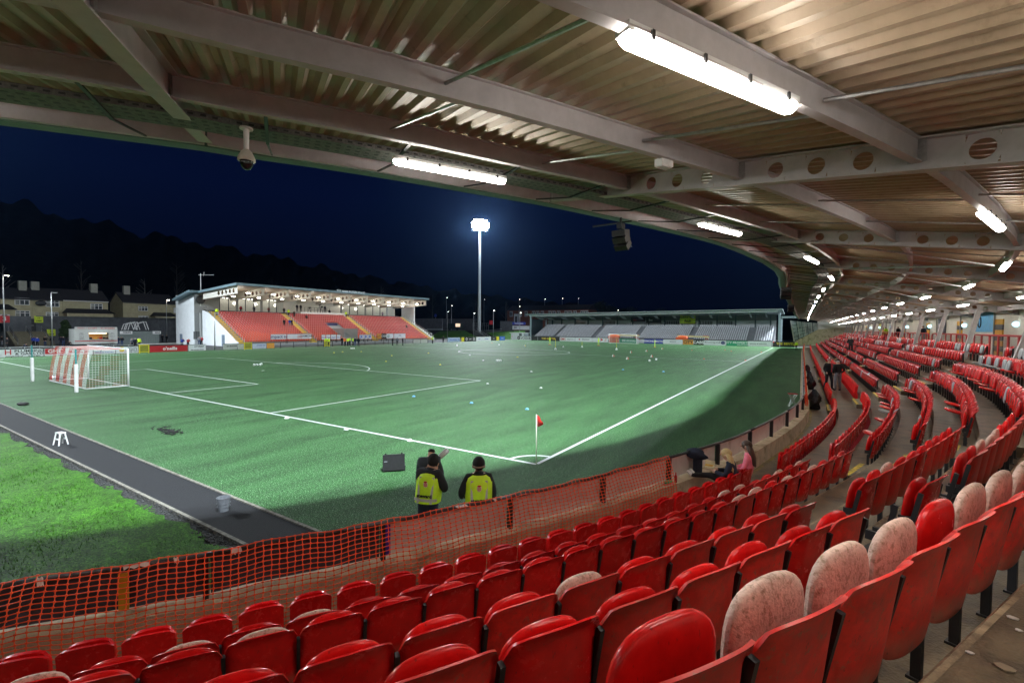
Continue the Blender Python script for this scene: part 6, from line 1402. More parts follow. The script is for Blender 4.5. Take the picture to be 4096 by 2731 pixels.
for u, v, pose, fc, top, legs, hair, lb in (
    (8, 1383, 'stand', -1.2, blackcloth, greycloth, beanie, 'person in black hooded top and pale grey trousers at the left edge'),
    (30, 1394, 'stand', -1.5, blackcloth, blackcloth, hairg, 'white-haired person in dark clothes standing facing the camera on the left'),
    (93, 1404, 'crouch', 1.0, navy, blackcloth, beanie, 'crouching person in a dark coat with grey shoulders behind the rail'),
    (134, 1386, 'stand', .4, bluecloth, navy, hairbrown, 'left one of two people in bright blue jackets by the steps'),
    (149, 1389, 'pocket', 2.6, bluecloth, blackcloth, hairg, 'right one of two people in bright blue jackets by the steps'),
    (181, 1385, 'pocket', -.8, blackcloth, denim, hairbrown, 'person in dark jacket and jeans left of the lamp post behind the goal'),
    (208, 1386, 'stand', .2, blackcloth, blackcloth, hairg, 'person half hidden behind the grey lamp post'),
    (244, 1383, 'stand', 2.8, navy, navy, hairbrown, 'person at the left of a pair in navy beside the trailer end'),
    (254, 1384, 'pocket', 3.0, navy, denim, hairg, 'person in a long navy coat beside the trailer end'),
    (272, 1389, 'crouch', .5, blackcloth, blackcloth, white, 'crouching person in a white cap at the trailer corner'),
    (360, 1383, 'stand', 3.1, navy, blackcloth, hairbrown, 'first customer at the trailer hatch, in navy'),
    (398, 1381, 'lean', 3.1, blackcloth, denim, hairbrown, 'customer leaning on the trailer counter in a black coat'),
    (430, 1383, 'stand', 2.4, blackcloth, blackcloth, hairbrown, 'slim dark person right of the trailer hatch'),
    (446, 1382, 'pocket', 3.3, blackcloth, navy, hairbrown, 'person in a black coat at the right end of the trailer'),
    (473, 1383, 'stand', .3, navy, denim, hairbrown, 'person in navy before the toilets sign'),
    (488, 1384, 'pocket', 3.0, blackcloth, denim, hairbrown, 'person in a black coat below the toilets sign'),
    (528, 1394, 'stand', .2, greycloth, navy, hairbrown, 'person in grey at the front of the container'),
    (541, 1394, 'pocket', 3.0, navy, blackcloth, hairg, 'person in navy beside the steward at the container'),
    (557, 1391, 'stand', -.2, hivis, blackcloth, beanie, 'steward in a yellow vest behind the left yellow gate'),
    (650, 1370, 'pocket', 2.0, blackcloth, blackcloth, hairbrown, 'dark person left of two standing in the passage left of the tower'),
    (667, 1372, 'walk', -1.2, blackcloth, blackcloth, hairbrown, 'dark person walking out of the passage left of the tower'),
    (729, 1392, 'lean', .1, bluecloth, navy, hairbrown, 'person in a blue jacket leaning on the rail above the red board'),
    (752, 1392, 'lean', .0, redcloth, navy, hairbrown, 'person in maroon leaning on the rail above the red board'),
    (797, 1383, 'stand', 2.5, greycloth, denim, hairg, 'grey-haired person outside the tower window'),
    (806, 1382, 'pocket', 2.9, redcloth, blackcloth, hairg, 'person in maroon outside the tower window'),
    (912, 1385, 'stand', .2, hivis, blackcloth, beanie, 'steward in a yellow vest at the foot of the left stair'),
    (923, 1386, 'stand', .8, hivis, blackcloth, hairbrown, 'second steward in a yellow vest at the foot of the left stair'),
    (1730, 1374, 'stand', .2, hivis, blackcloth, hairbrown, 'steward in a yellow vest at the gate right of the main stand'),
    (1773, 1371, 'stand', -.4, blackcloth, blackcloth, hairg, 'dark person alone on the walkway before the grass bank'),
    (1570, 1383, 'stand', .4, blackcloth, blackcloth, hairbrown, 'first of three dark figures before the right part of the main stand'),
    (1589, 1382, 'pocket', 2.5, greycloth, blackcloth, hairbrown, 'middle of three dark figures, bending over a bag, right part of the main stand'),
    (1611, 1383, 'stand', 1.2, blackcloth, blackcloth, hairbrown, 'last of three dark figures before the right part of the main stand'),
    (1368, 1382, 'stand', .1, blackcloth, blackcloth, hairbrown, 'dark person left of the tunnel mouth group'), (1380, 1384, 'stand', .0, hiorange, blackcloth, hairbrown, 'person in an orange bib at the tunnel mouth'),
    (1391, 1384, 'stand', .3, hivis, blackcloth, hairbrown, 'steward in yellow at the middle of the tunnel mouth'), (1399, 1382, 'pocket', .2, hivis, navy, hairbrown, 'steward in yellow half hidden in the tunnel mouth'),
    (1412, 1383, 'stand', .5, hivis, blackcloth, hairbrown, 'steward in yellow right of the tunnel mouth'), (1421, 1385, 'pocket', 2.6, navy, denim, hairg, 'person in a long navy coat right of the tunnel'), (1434, 1385, 'stand', 2.0, blackcloth, navy, hairbrown, 'dark person before the first white banner with JK'),
    (1304, 1386, 'stand', .1, hivis, blackcloth, hairg, 'left of two stewards behind the yellow gate'), (1315, 1386, 'stand', .2, hivis, blackcloth, hairbrown, 'right of two stewards behind the yellow gate')):
    p = P(u, v, 0); person(pose, (p.x, p.y, 0), fc, top, legs, hair, lb)
for u, k, pose, fc, top, legs, hair, lb in (
    (868, 13, 'stand', 0, hivis, blackcloth, hairbrown, 'steward in a yellow vest at the top of the left stair'), (1137, 8, 'stand', 0, blackcloth, blackcloth, hairbrown, 'person in black standing among the red seats'),
    (1159, 8, 'stand', 0, bluecloth, greycloth, hairbrown, 'person in light blue standing among the red seats'), (1168, 8, 'walk', .5, blackcloth, blackcloth, hairbrown, 'person in a dark top next to the one in light blue'),
    (1155, 14, 'stand', 0, hivis, blackcloth, hairbrown, 'steward at the top of the second stair'), (1177, 13, 'stand', .2, blackcloth, blackcloth, hairbrown, 'dark person at the top of the middle block of seats'), (1384, 14, 'stand', 0, hivis, blackcloth, hairbrown, 'steward at the top of the third stair'), (1226, 12, 'sit', 0, blackcloth, blackcloth, hairbrown, 'dark person seated high in the middle block'), (1626, 7, 'sit', 0, blackcloth, blackcloth, hairbrown, 'person in black seated beside the right hand stair')):
    x = rowx(k) + .25; y = PX(u, 1320, x).y; person(pose, (x, y, rowz(k)), fc, top, legs, hair, lb)
for u, top, hair, lb in ((963, redcloth, hairg, 'person in red behind the left glass of the main stand'), (1016, blackcloth, hairbrown, 'dark person behind the middle glass of the main stand'), (1075, redcloth, hairbrown, 'person in a red coat behind the glass near the platform'), (1136, blackcloth, hairbrown, 'dark person left of the media platform'), (1188, blackcloth, hairbrown, 'left of two dark people on the media platform'), (1203, blackcloth, hairbrown, 'right of two dark people on the media platform'), (1300, navy, hairbrown, 'person at the right end of the media platform'), (1318, blackcloth, hairbrown, 'person beside the white door of the main stand'), (1530, M('check_cloth', (.4, .3, .4), .8, var=.6, scale=8), hairbrown, 'person in a patterned top behind the right glass')):
    x = XG - .7 if u not in (1188, 1203, 1300) else XG + 1.2; p = PX(u, 1240, x); person('stand', (x, p.y, zc + (.85 if u in (1188, 1203, 1300) else .05)), 0, top, blackcloth, hair, lb)
for i, u in enumerate((1222, 1262, 1270)):
    x = XG + 1.6; y = gy(u); r = empty('video_camera', (x, y, zc + .85), label=['low video camera on its tripod at the left of the media platform', 'tall video camera on its tripod in the middle of the media platform', 'second video camera beside the tall one'][i], cat='camera'); h = (.9, 1.7, 1.2)[i]
    mb = MB()
    for a in (0, 2.1, 4.2): mb.bar((.45 * cos(a), .45 * sin(a), 0), (0, 0, h), .05)
    mb.build('tripod', black, r); mb = MB(); mb.box((.1, 0, h + .15), (.7, .25, .3)); mb.build('body', black, r)
# two men on the walkway among the near seats
p = P(3350, 1563, .28 + .4); ft = (p.x, p.y, .68)
person('pocket', (p.x, p.y, .68), radians(115), blackcloth, greycloth, hairg, 'grey-haired person in black jacket and grey trousers between the front rows, back turned')
q = person('walk', (p.x - .42, p.y + .5, .68), radians(-60), blackcloth, blackcloth, beanie, 'person in a black coat with a red and white bobble hat between the front rows')
mb = MB(); j = POSES['walk']; mb.ell(Vector(j['hd2']) + Vector((0, -.01, .02)), (.105, .115, .1), 12, 8); mb.tube([Vector(j['hd2']) + Vector((0, 0, -.04)), Vector(j['hd2']) + Vector((0, 0, -.0))], .112, 12); hb_ = mb.build('hat', redcloth, q, smooth=True)
mb = MB(); mb.tube([Vector(j['hd2']) + Vector((0, 0, .01)), Vector(j['hd2']) + Vector((0, 0, .035))], .113, 12); mb.ell(Vector(j['hd2']) + Vector((0, 0, .13)), (.035, .035, .03), 8, 6); mb.build('hat_stripe', white, hb_)
mb = MB(); mb.tube([(-.07, .12, 1.5), (-.08, .17, 1.25), (-.07, .16, 1.02)], .035, 6); mb.build('scarf', redcloth, q)
person('lean', (10.3, 45, ZK[5]), radians(100), blackcloth, blackcloth, beanie, 'person in black climbing between the rows at mid distance under the roof')
x, y = mc(19.8, 6.55); person('pocket', (x, y, 2.78), radians(150), hivis, blackcloth, hairbrown, 'steward in a yellow jacket standing by the amber and black wall at the right edge')
for s, o_, m_, lb in ((47, 7.6, navy, 'person in a dark coat before the back wall, nearest the blue sign'), (58, 7.8, blackcloth, 'dark person before the back wall at mid distance'), (66, 7.4, hivis, 'steward in yellow far along the back wall')): x, y = mc(s, min(o_, 6.6)); person('stand', (x, y, 2.78), 2.5, m_, blackcloth, hairbrown, lb)
p = P(3185, 1400, 0); person('stand', (p.x, p.y, 0), 2.0, hivis, blackcloth, hairbrown, 'steward in yellow in the far corner by the near stand')

# the two stewards at the fence
def fingers(mb_, wrist, d, sgn):
    d = Vector(d).normalized(); w_ = Vector(wrist); side = d.cross(Vector((0, 0, 1))).normalized() * sgn
    mb_.ell(w_ + d * .05, (.04, .045, .022), 8, 5)
    for i, L_ in enumerate((.072, .08, .075, .06)):
        a = w_ + d * .085 + side * (.028 - .019 * i); mb_.tube([a, a + d * L_ * .5 + Vector((0, 0, -.006)), a + d * L_ + Vector((0, 0, -.03))], [.010, .009, .007], 6)
    mb_.tube([w_ + d * .03 + side * .04, w_ + d * .07 + side * .065, w_ + d * .1 + side * .06], [.012, .011, .008], 6)
def steward(j, loc, face, label, hatrim=None):
    r = empty('person', loc, face - pi / 2, label=label, cat='person'); me = body_mesh(j, 'body', 2, 1.22)
    o = link('body', me, r)
    for i, m_ in enumerate((blackcloth, navy, skin, blackcloth, beanie)): o.data.materials[i] = m_
    h = Vector(j['hd1']); up = (Vector(j['hd2']) - Vector(j['nek'])).normalized(); mb = MB()
    mb.ell(h + Vector((0, -.005, .075)), (.112, .122, .125), 16, 12); hat = mb.build('beanie', beanie, o, smooth=True)
    if hatrim: mb = MB(); mb.tube([h + Vector((0, -.005, .015)), h + Vector((0, -.005, .05))], .119, 18); mb.build('hat_band', hatrim, hat, smooth=True)
    mb = MB(); mb.tube([Vector(j['nek']) - up * .05, Vector(j['nek']) + up * .03], [.105, .085], 14); mb.build('collar', blackcloth, o, smooth=True)
    fb_ = MB(); face_bits(fb_, j); fb_.build('face', skin, o, smooth=True)
    # sleeveless vest draped on the torso
    vb = MB(); c0 = Vector(j['pel']); c1 = Vector(j['che']); secs = [(-.02, .235, .175), (.1, .238, .178), (.22, .24, .182), (.34, .245, .185), (.43, .245, .175), (.50, .215, .150), (.545, .13, .11)]; K = 24
    for t, a, b in secs:
        c = c0.lerp(c1, t / .41)
        for k in range(K): g = 2 * pi * k / K; vb.v.append((c.x + a * abs(cos(g)) ** .8 * (1 if cos(g) > 0 else -1), c.y + b * abs(sin(g)) ** .8 * (1 if sin(g) > 0 else -1), c.z))
    for s_ in range(len(secs) - 1):
        for k in range(K):
            if s_ in (3, 4) and (k in (0, 1, K - 1, K - 2) or k in (K // 2, K // 2 - 1, K // 2 + 1, K // 2 - 2)) and s_ == 4: continue
            vb.f.append((s_ * K + k, s_ * K + (k + 1) % K, (s_ + 1) * K + (k + 1) % K, (s_ + 1) * K + k)); vb.m.append(0)
    vest = vb.build('vest', hivis, o, smooth=True)
    def onback(x, t, dy=.0): c = c0.lerp(c1, t / .41); b = .18 if t < .4 else .165; return Vector((c.x + x, c.y - b * (1 - (x / .27) ** 2) ** .45 - .006 - dy, c.z))
    for sx in (-1, 1):
        mb = MB(); pts = [onback(sx * .125, t) for t in (-.01, .1, .2, .3, .4, .47)]
        for a, b in zip(pts, pts[1:]): mb.bar(a, b, .045, .004, up=(0, 1, 0) if 0 else (0, -1, 0))
        mb.build('reflective_strip', reflect, vest)
    mb = MB(); xs_ = [-.22 + .44 * i / 10 for i in range(11)]
    for a, b in zip(xs_, xs_[1:]): mb.bar(onback(a, .05), onback(b, .05), .004, .05)
    mb.build('reflective_strip', reflect, vest)
    mb = MB(); c = onback(0, .345, .002); mb.ell(c, (.042, .004, .06), 16, 10); bd = mb.build('badge', M('badge_cream', (.7, .6, .5), .6, var=0), vest)
    mb = MB(); 
    for i in range(5): mb.box(c + Vector((-.026 + .013 * i, -.005, -.008)), (.006, .004, .07 - .006 * abs(i - 2)))
    mb.ell(c + Vector((0, -.003, .042)), (.034, .004, .016), 10, 6); mb.build('badge_stripe', inkred, bd)
    t_ = text_mb('steward', .085, 1.05, .003); mb = MB(); c = onback(0, .135, .012); mb.merge(t_, Matrix(((1, 0, 0, c.x), (0, 0, -1, c.y), (0, 1, 0, c.z), (0, 0, 0, 1)))); mb.build('lettering', ink, vest)
    hb = MB(); fingers(hb, j['lw'], Vector(j['lh']) - Vector(j['lw']), 1); fingers(hb, j['rw'], Vector(j['rh']) - Vector(j['rw']), -1); hb.build('glove', blackcloth, o, smooth=True)
    return r
fdir = math.atan2(.84, -.54)
sa = J(che=(.02, .05, 1.36), nek=(.03, .09, 1.5), hd1=(.05, .13, 1.59), hd2=(.06, .15, 1.68), ls=(-.18, .05, 1.43), rs=(.2, .03, 1.42), re=(.34, -.02, 1.2), rw=(.22, .2, 1.12), rh=(.16, .28, 1.12), le=(-.22, .12, 1.17), lw=(-.1, .3, 1.1), lh=(-.02, .33, 1.1))
steward(sa, (1.06, -5.86, 0), fdir - .25, 'steward in yellow vest and black beanie, head bent, left of the two at the fence')
sb = J(le=(-.3, -.02, 1.19), lw=(-.3, .16, 1.05), lh=(-.27, .24, 1.03), re=(.26, .02, 1.16))
steward(sb, (1.95, -5.52, 0), fdir + .12, 'steward in yellow vest facing the pitch, right of the two at the fence', M('hat_brown', (.18, .12, .09), .9))
ph = person('lean', (.50, -5.30, 0), fdir - .2, M('coat_slate', (.03, .035, .045), .9), blackcloth, beanie, 'photographer in a dark coat beyond the left steward, aiming a long lens'); ph.location.z = -.0
cm = empty('photo_camera', (.36, -4.86, 1.36), fdir - .7, label='camera with a long pale lens held by the photographer', cat='camera'); mb = MB(); mb.tube([(0.05, 0, 0), (.3, 0, .13)], [.05, .062], 14); mb.build('lens', M('lens_white', (.6, .6, .58), .4), cm, smooth=True); mb = MB(); mb.box((0, 0, 0), (.1, .16, .12)); mb.build('body', black, cm)
# two women sitting in the front row, feet up on the wall
def woman(s, top, hair, legs, shoe, label, facing, legup):
    x, y = mc(s, -.2); a = ang(s) + pi / 2 + facing
    if legup: j = J(pel=(0, -.02, .5), spi=(0, -.02, .7), che=(0, .04, .88), nek=(0, .09, 1.01), hd1=(0, .14, 1.1), hd2=(0, .16, 1.18), ls=(-.15, .04, .94), rs=(.15, .04, .94), le=(-.22, .12, .72), re=(.22, .12, .72), lw=(-.1, .32, .74), lh=(-.06, .38, .76), rw=(.1, .32, .74), rh=(.05, .38, .76), lp=(-.08, .04, .5), rp=(.08, .04, .5), lk=(-.09, .44, .64), rk=(.1, .42, .6), la=(-.08, .82, .58), ra=(.1, .80, .56), lt=(-.1, .92, .68), rt=(.12, .9, .66))
    else: j = dict(POSES['sit']); j.update(pel=(0, 0, .5))
    RAD.update(); me = body_mesh(j, 'body', 2, .88); r = empty('person', (x, y, .28), a - pi / 2, label=label, cat='person'); o = link('body', me, r)
    for i, m_ in enumerate((top, legs, skin, shoe, hair)): o.data.materials[i] = m_
    h = Vector(j['hd1']); mb = MB(); mb.ell(h + Vector((0, -.012, .05)), (.1, .115, .11), 16, 12)
    for i in range(-6, 7):
        u = i / 6; p0 = h + Vector((.09 * u, -.06 + .03 * u * u, .06)); mb.tube([p0, p0 + Vector((.03 * u, -.06, -.12)), p0 + Vector((.05 * u, -.11, -.3)), p0 + Vector((.03 * u, -.14, -.48 + .05 * abs(u)))], [.035, .034, .03, .008], 6)
    mb.build('hair', hair, o, smooth=True); fb_ = MB(); face_bits(fb_, j); fb_.build('face', skin, o, smooth=True)
    hb = MB(); fingers(hb, j['lw'], Vector(j['lh']) - Vector(j['lw']), 1); fingers(hb, j['rw'], Vector(j['rh']) - Vector(j['rw']), -1); hb.build('hand', skin, o, smooth=True)
    return r, j
r, j = woman(10.3, navy, hairblond, blackcloth, white, 'woman with long blonde hair in a dark jacket, feet up on the wall', .35, True)
tr_ = empty('food_tray', (0, 0, 0), label='open food tray held by the blonde woman', cat='food tray'); m_ = Matrix.Translation(r.location) @ Matrix.Rotation(r.rotation_euler[2], 4, 'Z'); pos = m_ @ Vector((0, .47, .8)); tr_.location = pos
mb = MB(); mb.box((0, 0, 0), (.2, .14, .04)); mb.box((0, .09, .06), (.2, .02, .12)); mb.build('tray', M('card_tray', (.7, .62, .4), .8), tr_); mb = MB()
for i in range(10): mb.bar((-.08 + .016 * i, -.04, .03), (-.07 + .016 * i, .04, .045), .012)
mb.build('chips', M('chips', (.7, .42, .08), .7), tr_)
woman(11.05, pink, hairbrown, navy, black, 'woman with long brown hair in a pink top beside the blonde woman', .25, False)
p = mc(9.5, -1.06); bt = empty('bottle', (p[0], p[1], .75), label='small red bottle standing on the wall by the blonde woman', cat='bottle'); mb = MB(); mb.tube([(0, 0, 0), (0, 0, .13), (0, 0, .17), (0, 0, .22)], [.03, .03, .012, .012], 10); mb.build('body', inkred, bt, smooth=True)
p = mc(9.25, -1.08); bt = empty('sports_shoe', (p[0], p[1], .75), 1.0, label='green and pink shoe resting on the wall', cat='shoe'); mb = MB(); mb.ell((0, 0, .05), (.13, .045, .05), 10, 6); mb.build('upper', M('shoe_green', (.1, .45, .2), .6), bt, smooth=True); mb = MB(); mb.box((0, 0, .01), (.25, .085, .02)); mb.build('sole', pink, bt)
s = 10.35; x, y = mc(s, -1.1); cc = blob('jacket', (x, y, 1.22), (.24, .1, .13), navy, 'dark jacket hung over the rail in front of the two women', 'jacket', 12, .25)
x, y = mc(s + .12, -1.1); mb = MB(); mb.box((x, y, .98), (.24, .1, .5), rz=ang(s)); mb.build('jacket_tail', navy, cc); cc.children[0].matrix_parent_inverse = cc.matrix_basis.inverted()
# ------------------------------------------------------------------ things on the turf and along the fence
for j_, (x, y, lb) in enumerate(((0, 0, 'red corner flag nearest the camera'), (-W0, 0, 'red corner flag at the left edge of the pitch'), (0, L0, 'red corner flag at the far right corner'), (-W0, L0, 'red corner flag at the far left corner'))):
    r = empty('corner_flag', (x, y, 0), radians(-25), label=lb, cat='flag'); mb = MB(); mb.tube([(0, 0, 0), (-.02, 0, 1.5)], .016, 8); mb.build('pole', M('flag_pole', (.72, .66, .6), .5), r, smooth=True)
    mb = MB(); n = 6
    for i in range(n + 1):
        t = i / n; mb.v += [(.02 + .30 * t, .03 * sin(t * 6), 1.49 - .16 * t), (.0 + .30 * t, .03 * sin(t * 6 + 1), 1.14 + .12 * t - .03 * sin(t * 3))]
    mb.f = [(2 * i, 2 * i + 1, 2 * i + 3, 2 * i + 2) for i in range(n)]; mb.m = [0] * n; f_ = mb.build('flag', M('flag_red', (.70, .02, .015), .7), r, smooth=True); md = f_.modifiers.new('t', 'SOLIDIFY'); md.thickness = .004
cone = MB(); cone.tube([(0, 0, 0), (0, 0, .012), (0, 0, .06), (0, 0, .075)], [.10, .10, .05, .035], 12)
cols = {'w': M('disc_white', (.75, .75, .75), .5), 'b': M('disc_blue', (.15, .4, .75), .5), 'y': M('disc_yellow', (.75, .7, .05), .5), 'r': M('disc_red', (.75, .05, .02), .5)}
cme = {k: cone.mesh('marker_disc', m_, True) for k, m_ in cols.items()}; cname = {'w': 'white', 'b': 'blue', 'y': 'yellow', 'r': 'red'}
cl = [(1147, 1673, 'w', 'on the near goal line, left of three'), (1385, 1718, 'w', 'on the near goal line, middle of three'), (1640, 1763, 'w', 'on the near goal line, nearest the flag'), (1950, 1535, 'w', 'just right of the penalty area corner'), (1655, 1586, 'b', 'inside the penalty area line, leftmost of three'), (1886, 1612, 'b', 'middle of the row of three near the penalty area'), (2108, 1637, 'b', 'rightmost of the near row of three'), (2164, 1552, 'w', 'alone right of the penalty area'), (2125, 1487, 'w', 'alone short of the centre circle'), (2492, 1479, 'b', 'left of two beyond the penalty area'), (2654, 1487, 'b', 'right of two beyond the penalty area'), (1761, 1459, 'y', 'nearest of the yellow ones'), (1714, 1413, 'y', 'small one left of the centre circle'), (2070, 1429, 'y', 'under the centre circle'), (1879, 1421, 'w', 'just below the left of the centre circle'), (1933, 1442, 'w', 'left of the three balls'), (2816, 1436, 'r', 'on open turf towards the far corner'), (2925, 1405, 'r', 'near the far end, by the amber board'), (2900, 1400, 'r', 'near the far end, left of its neighbour'), (2768, 1401, 'r', 'below the black board with white word'), (3045, 1409, 'r', 'on the far touchline, farther'), (2982, 1442, 'r', 'on the far touchline, nearer'), (1968, 1372, 'r', 'far off left of the centre circle'), (1370, 1408, 'y', 'in front of the first white banner'), (1336, 1411, 'y', 'tiny one before the orange board'), (1445, 1407, 'y', 'before the third stair'), (1544, 1446, 'y', 'beyond the penalty arc'), (1567, 1423, 'y', 'before the tunnel')]
for u, v, c, t in cl:
    p = P(u, v, 0); o = link('marker_disc', cme[c], None, (p.x, p.y, .002), label=f"{cname[c]} marker disc {t}", cat='marker', group='training marker discs on the turf')
    d = (p - CAM).length
    if d > 40: o.scale = (1.2,) * 3
def ico_ball(): mb = MB(); mb.ell((0, 0, .11), (.11, .11, .11), 14, 10); return mb
bme = ico_ball().mesh('ball', M('ball_white', (.75, .77, .75), .4, var=.25, scale=14), True)
for i, (u, v, lb) in enumerate(((1017, 1463, 'left ball of the group in the penalty area'), (1028, 1463, 'second ball of the group in the penalty area'), (1040, 1463, 'third ball of the group in the penalty area'), (1046, 1460, 'right ball of the group in the penalty area'), (1988, 1446, 'left ball of three left of the centre circle'), (1995, 1446, 'middle ball of three left of the centre circle'), (2002, 1446, 'right ball of three left of the centre circle'), (1404, 1396, 'left ball of three in front of the tunnel'), (1410, 1396, 'middle ball of three in front of the tunnel'), (1416, 1396, 'right ball of three in front of the tunnel'), (2598, 1446, 'ball left of two beyond the blue discs'), (2625, 1441, 'ball right of two beyond the blue discs'))):
    p = P(u, v, 0); o = link('ball', bme, None, (p.x, p.y, 0), label=lb, cat='ball', group='footballs lying on the turf'); o.scale = (1.25,) * 3 if p.y > 20 else (1.05,) * 3
bw = M('boot_white', (.75, .75, .75), .5); bR = M('boot_red', (.6, .1, .08), .5)
am = MB(); am.add([(-.22, 0, 0), (.22, 0, 0), (.02, 0, .42), (-.02, 0, .42)], [(0, 1, 2, 3)])
for u, v, c, lb in ((1828, 1383, bw, 'pale mini hurdle left of the centre circle'), (1996, 1381, bw, 'pair of small white cones below the VOGUE board'), (2099, 1385, yellow2, 'yellow and white cones in front of the black and gold board'), (2253, 1389, bw, 'pair of white cones right of the first mannequin'), (2510, 1437, bR, 'red and white cone nearest the middle'), (2453, 1426, bR, 'red and white cone left of the far goal, nearer'), (2524, 1411, bR, 'red and white cone right of it'), (2586, 1406, bR, 'red and white cone before the blue board'), (2607, 1428, bR, 'red and white cone beyond the two balls'), (2649, 1397, bR, 'red and white cone under the faint white board')):
    p = P(u, v, 0); r = empty('training_cone', (p.x, p.y, 0), label=lb, cat='cone'); r.scale = (.8,) * 3
    for k, m_ in ((-1, bw), (1, c)): mb = MB(); mb.tube([(k * .16, 0, 0), (k * .13, 0, .02), (k * .06, 0, .42)], [.14, .10, .02], 8); mb.build('cone', m_, r, smooth=True)
mm = M('mannequin_yellow', (.62, .85, .08), .5, var=.05)
for i, (u, v) in enumerate(((2199, 1379), (2394, 1382), (2619, 1389))):
    p = P(u, v, 0); r = empty('training_mannequin', (p.x, p.y, .1), radians(10 + 40 * i), label=['lime training mannequin left, before the black and gold board', 'lime training mannequin left of the far goal', 'lime training mannequin in front of the blue board'][i], cat='mannequin'); mb = MB()
    mb.ell((0, 0, 1.62), (.1, .03, .13), 10, 6); mb.box((0, 0, 1.22), (.42, .04, .55)); mb.box((0, 0, .85), (.34, .04, .25)); 
    for sx in (-.11, .11): mb.bar((sx, 0, .8), (sx * 1.2, 0, 0), .10, .03)
    mb.build('body', mm, r); mb = MB(); mb.box((0, 0, -.05), (.6, .3, .09)); mb.build('base', bR, r)
for i, (u, v, h) in enumerate(((2222, 1398, 1.9), (2328, 1389, 1.3), (2466, 1399, 2.2))):
    p = P(u, v, 0); r = empty('agility_pole', (p.x, p.y, 0), label=['yellow agility pole nearest the centre circle', 'shortest yellow agility pole', 'tallest yellow agility pole before the far goal'][i], cat='pole'); mb = MB(); mb.tube([(0, 0, .1), (0, 0, h)], .028, 6); mb.build('pole', yellow2, r); mb = MB(); mb.tube([(0, 0, 0), (0, 0, .22), (0, 0, .38)], [.22, .15, .04], 10); mb.build('base', bw, r)
# flight case, step, bucket, folding stool, bags, cables
p = P(1575, 1884, 0); r = empty('equipment_case', (p.x, p.y, 0), radians(-43), label='black hard equipment case standing open on the turf left of the stewards', cat='case')
mb = MB(); mb.box((0, 0, .26), (.1, .60, .44), mat=Matrix.Rotation(radians(-8), 3, 'Y')); mb.build('lid', black, r); mb = MB(); mb.box((-.2, .02, .07), (.4, .6, .14)); mb.build('base', black, r)
mb = MB()
for y in (-.22, .22): mb.box((-.02, y, .5), (.05, .04, .03))
mb.build('latch', rubber, r)
mb = MB(); mb.box((.055, -.22, .3), (.01, .09, .03)); mb.build('label_plate', greycloth, r)
p = P(243, 1778, 0); r = empty('step_stool', (p.x, p.y, 0), radians(10), label='white plastic step stool on the path', cat='stool'); r.scale = (.72, .72, .85); mb = MB(); mb.box((0, 0, .48), (.4, .24, .04)); mb.build('top', white, r)
for sx in (-1, 1):
    for sy in (-1, 1): mb = MB(); mb.bar((sx * .17, sy * .09, .47), (sx * .24, sy * .17, 0), .05, .04); mb.build('leg', white, r)
mb = MB(); mb.box((0, -.13, .24), (.36, .04, .05)); mb.box((0, .13, .24), (.36, .04, .05)); mb.build('rung', white, r)
p = P(895, 2042, 0); r = empty('bucket', (p.x, p.y, .005), label='translucent grey plastic bucket on the path', cat='bucket'); r.scale = (.85, .85, .9); mb = MB(); mb.tube([(0, 0, 0), (0, 0, .06), (0, 0, .2), (0, 0, .30), (0, 0, .33)], [.115, .12, .14, .155, .165], 20, cap=False); mb.add([(.115 * cos(k * pi / 10), .115 * sin(k * pi / 10), .004) for k in range(20)], [tuple(range(20))])
pail = mb.build('pail', M('bucket_plastic', (.2, .22, .25), .3, var=.2, scale=15, alpha=.8), r, smooth=True); mb = MB()
for z_ in (.12, .2, .33): mb.tube([((.135 + z_ * .1) * cos(k * pi / 10), (.135 + z_ * .1) * sin(k * pi / 10), z_) for k in range(21)], .006, 4)
mb.build('rim', greycloth, pail)
p = P(3170, 1625, 0); r = empty('folding_stool', (p.x, p.y, 0), radians(20), label='folding stool with a red seat on the turf beside the fence', cat='stool'); mb = MB(); mb.box((0, 0, .68), (.42, .3, .03)); mb.build('seat', redcloth, r)
mb = MB()
for sy in (-.12, .12): mb.bar((-.2, sy, 0), (.18, sy, .67), .02); mb.bar((.2, sy, 0), (-.18, sy, .67), .02)
mb.build('leg_frame', galv, r)
random.seed(8); mb = MB(); p = P(670, 1725, 0)
for i in range(60):
    a = Vector((p.x + random.gauss(0, .42), p.y + random.gauss(0, .1), .02)); mb.tube([a, a + Vector((random.gauss(0, .1), random.gauss(0, .08), .03)), a + Vector((random.gauss(0, .15), random.gauss(0, .1), .0))], .014, 5)
mb.build('cable_pile', rubber, label='tangle of black straps lying on the turf near the path', cat='cable')
for i, (s, o_, z_, sc) in enumerate(((26.2, -.78, .66, 1.0), (33.0, -.82, .8, .85), (37.5, -.85, .8, .8), (45, -.9, .8, .8))):
    x, y = mc(s, o_); blob('bin_bag', (x, y, z_), (.26 * sc, .24 * sc, .46 * sc), polyb, ['large black bin bag hung on the rail at the bend of the stand', 'second black bin bag on the rail past the bend', 'third black bin bag on the rail', 'farthest black bin bag on the rail'][i], 'bin bag', 20 + i, .34, group='black bin bags on the rail')
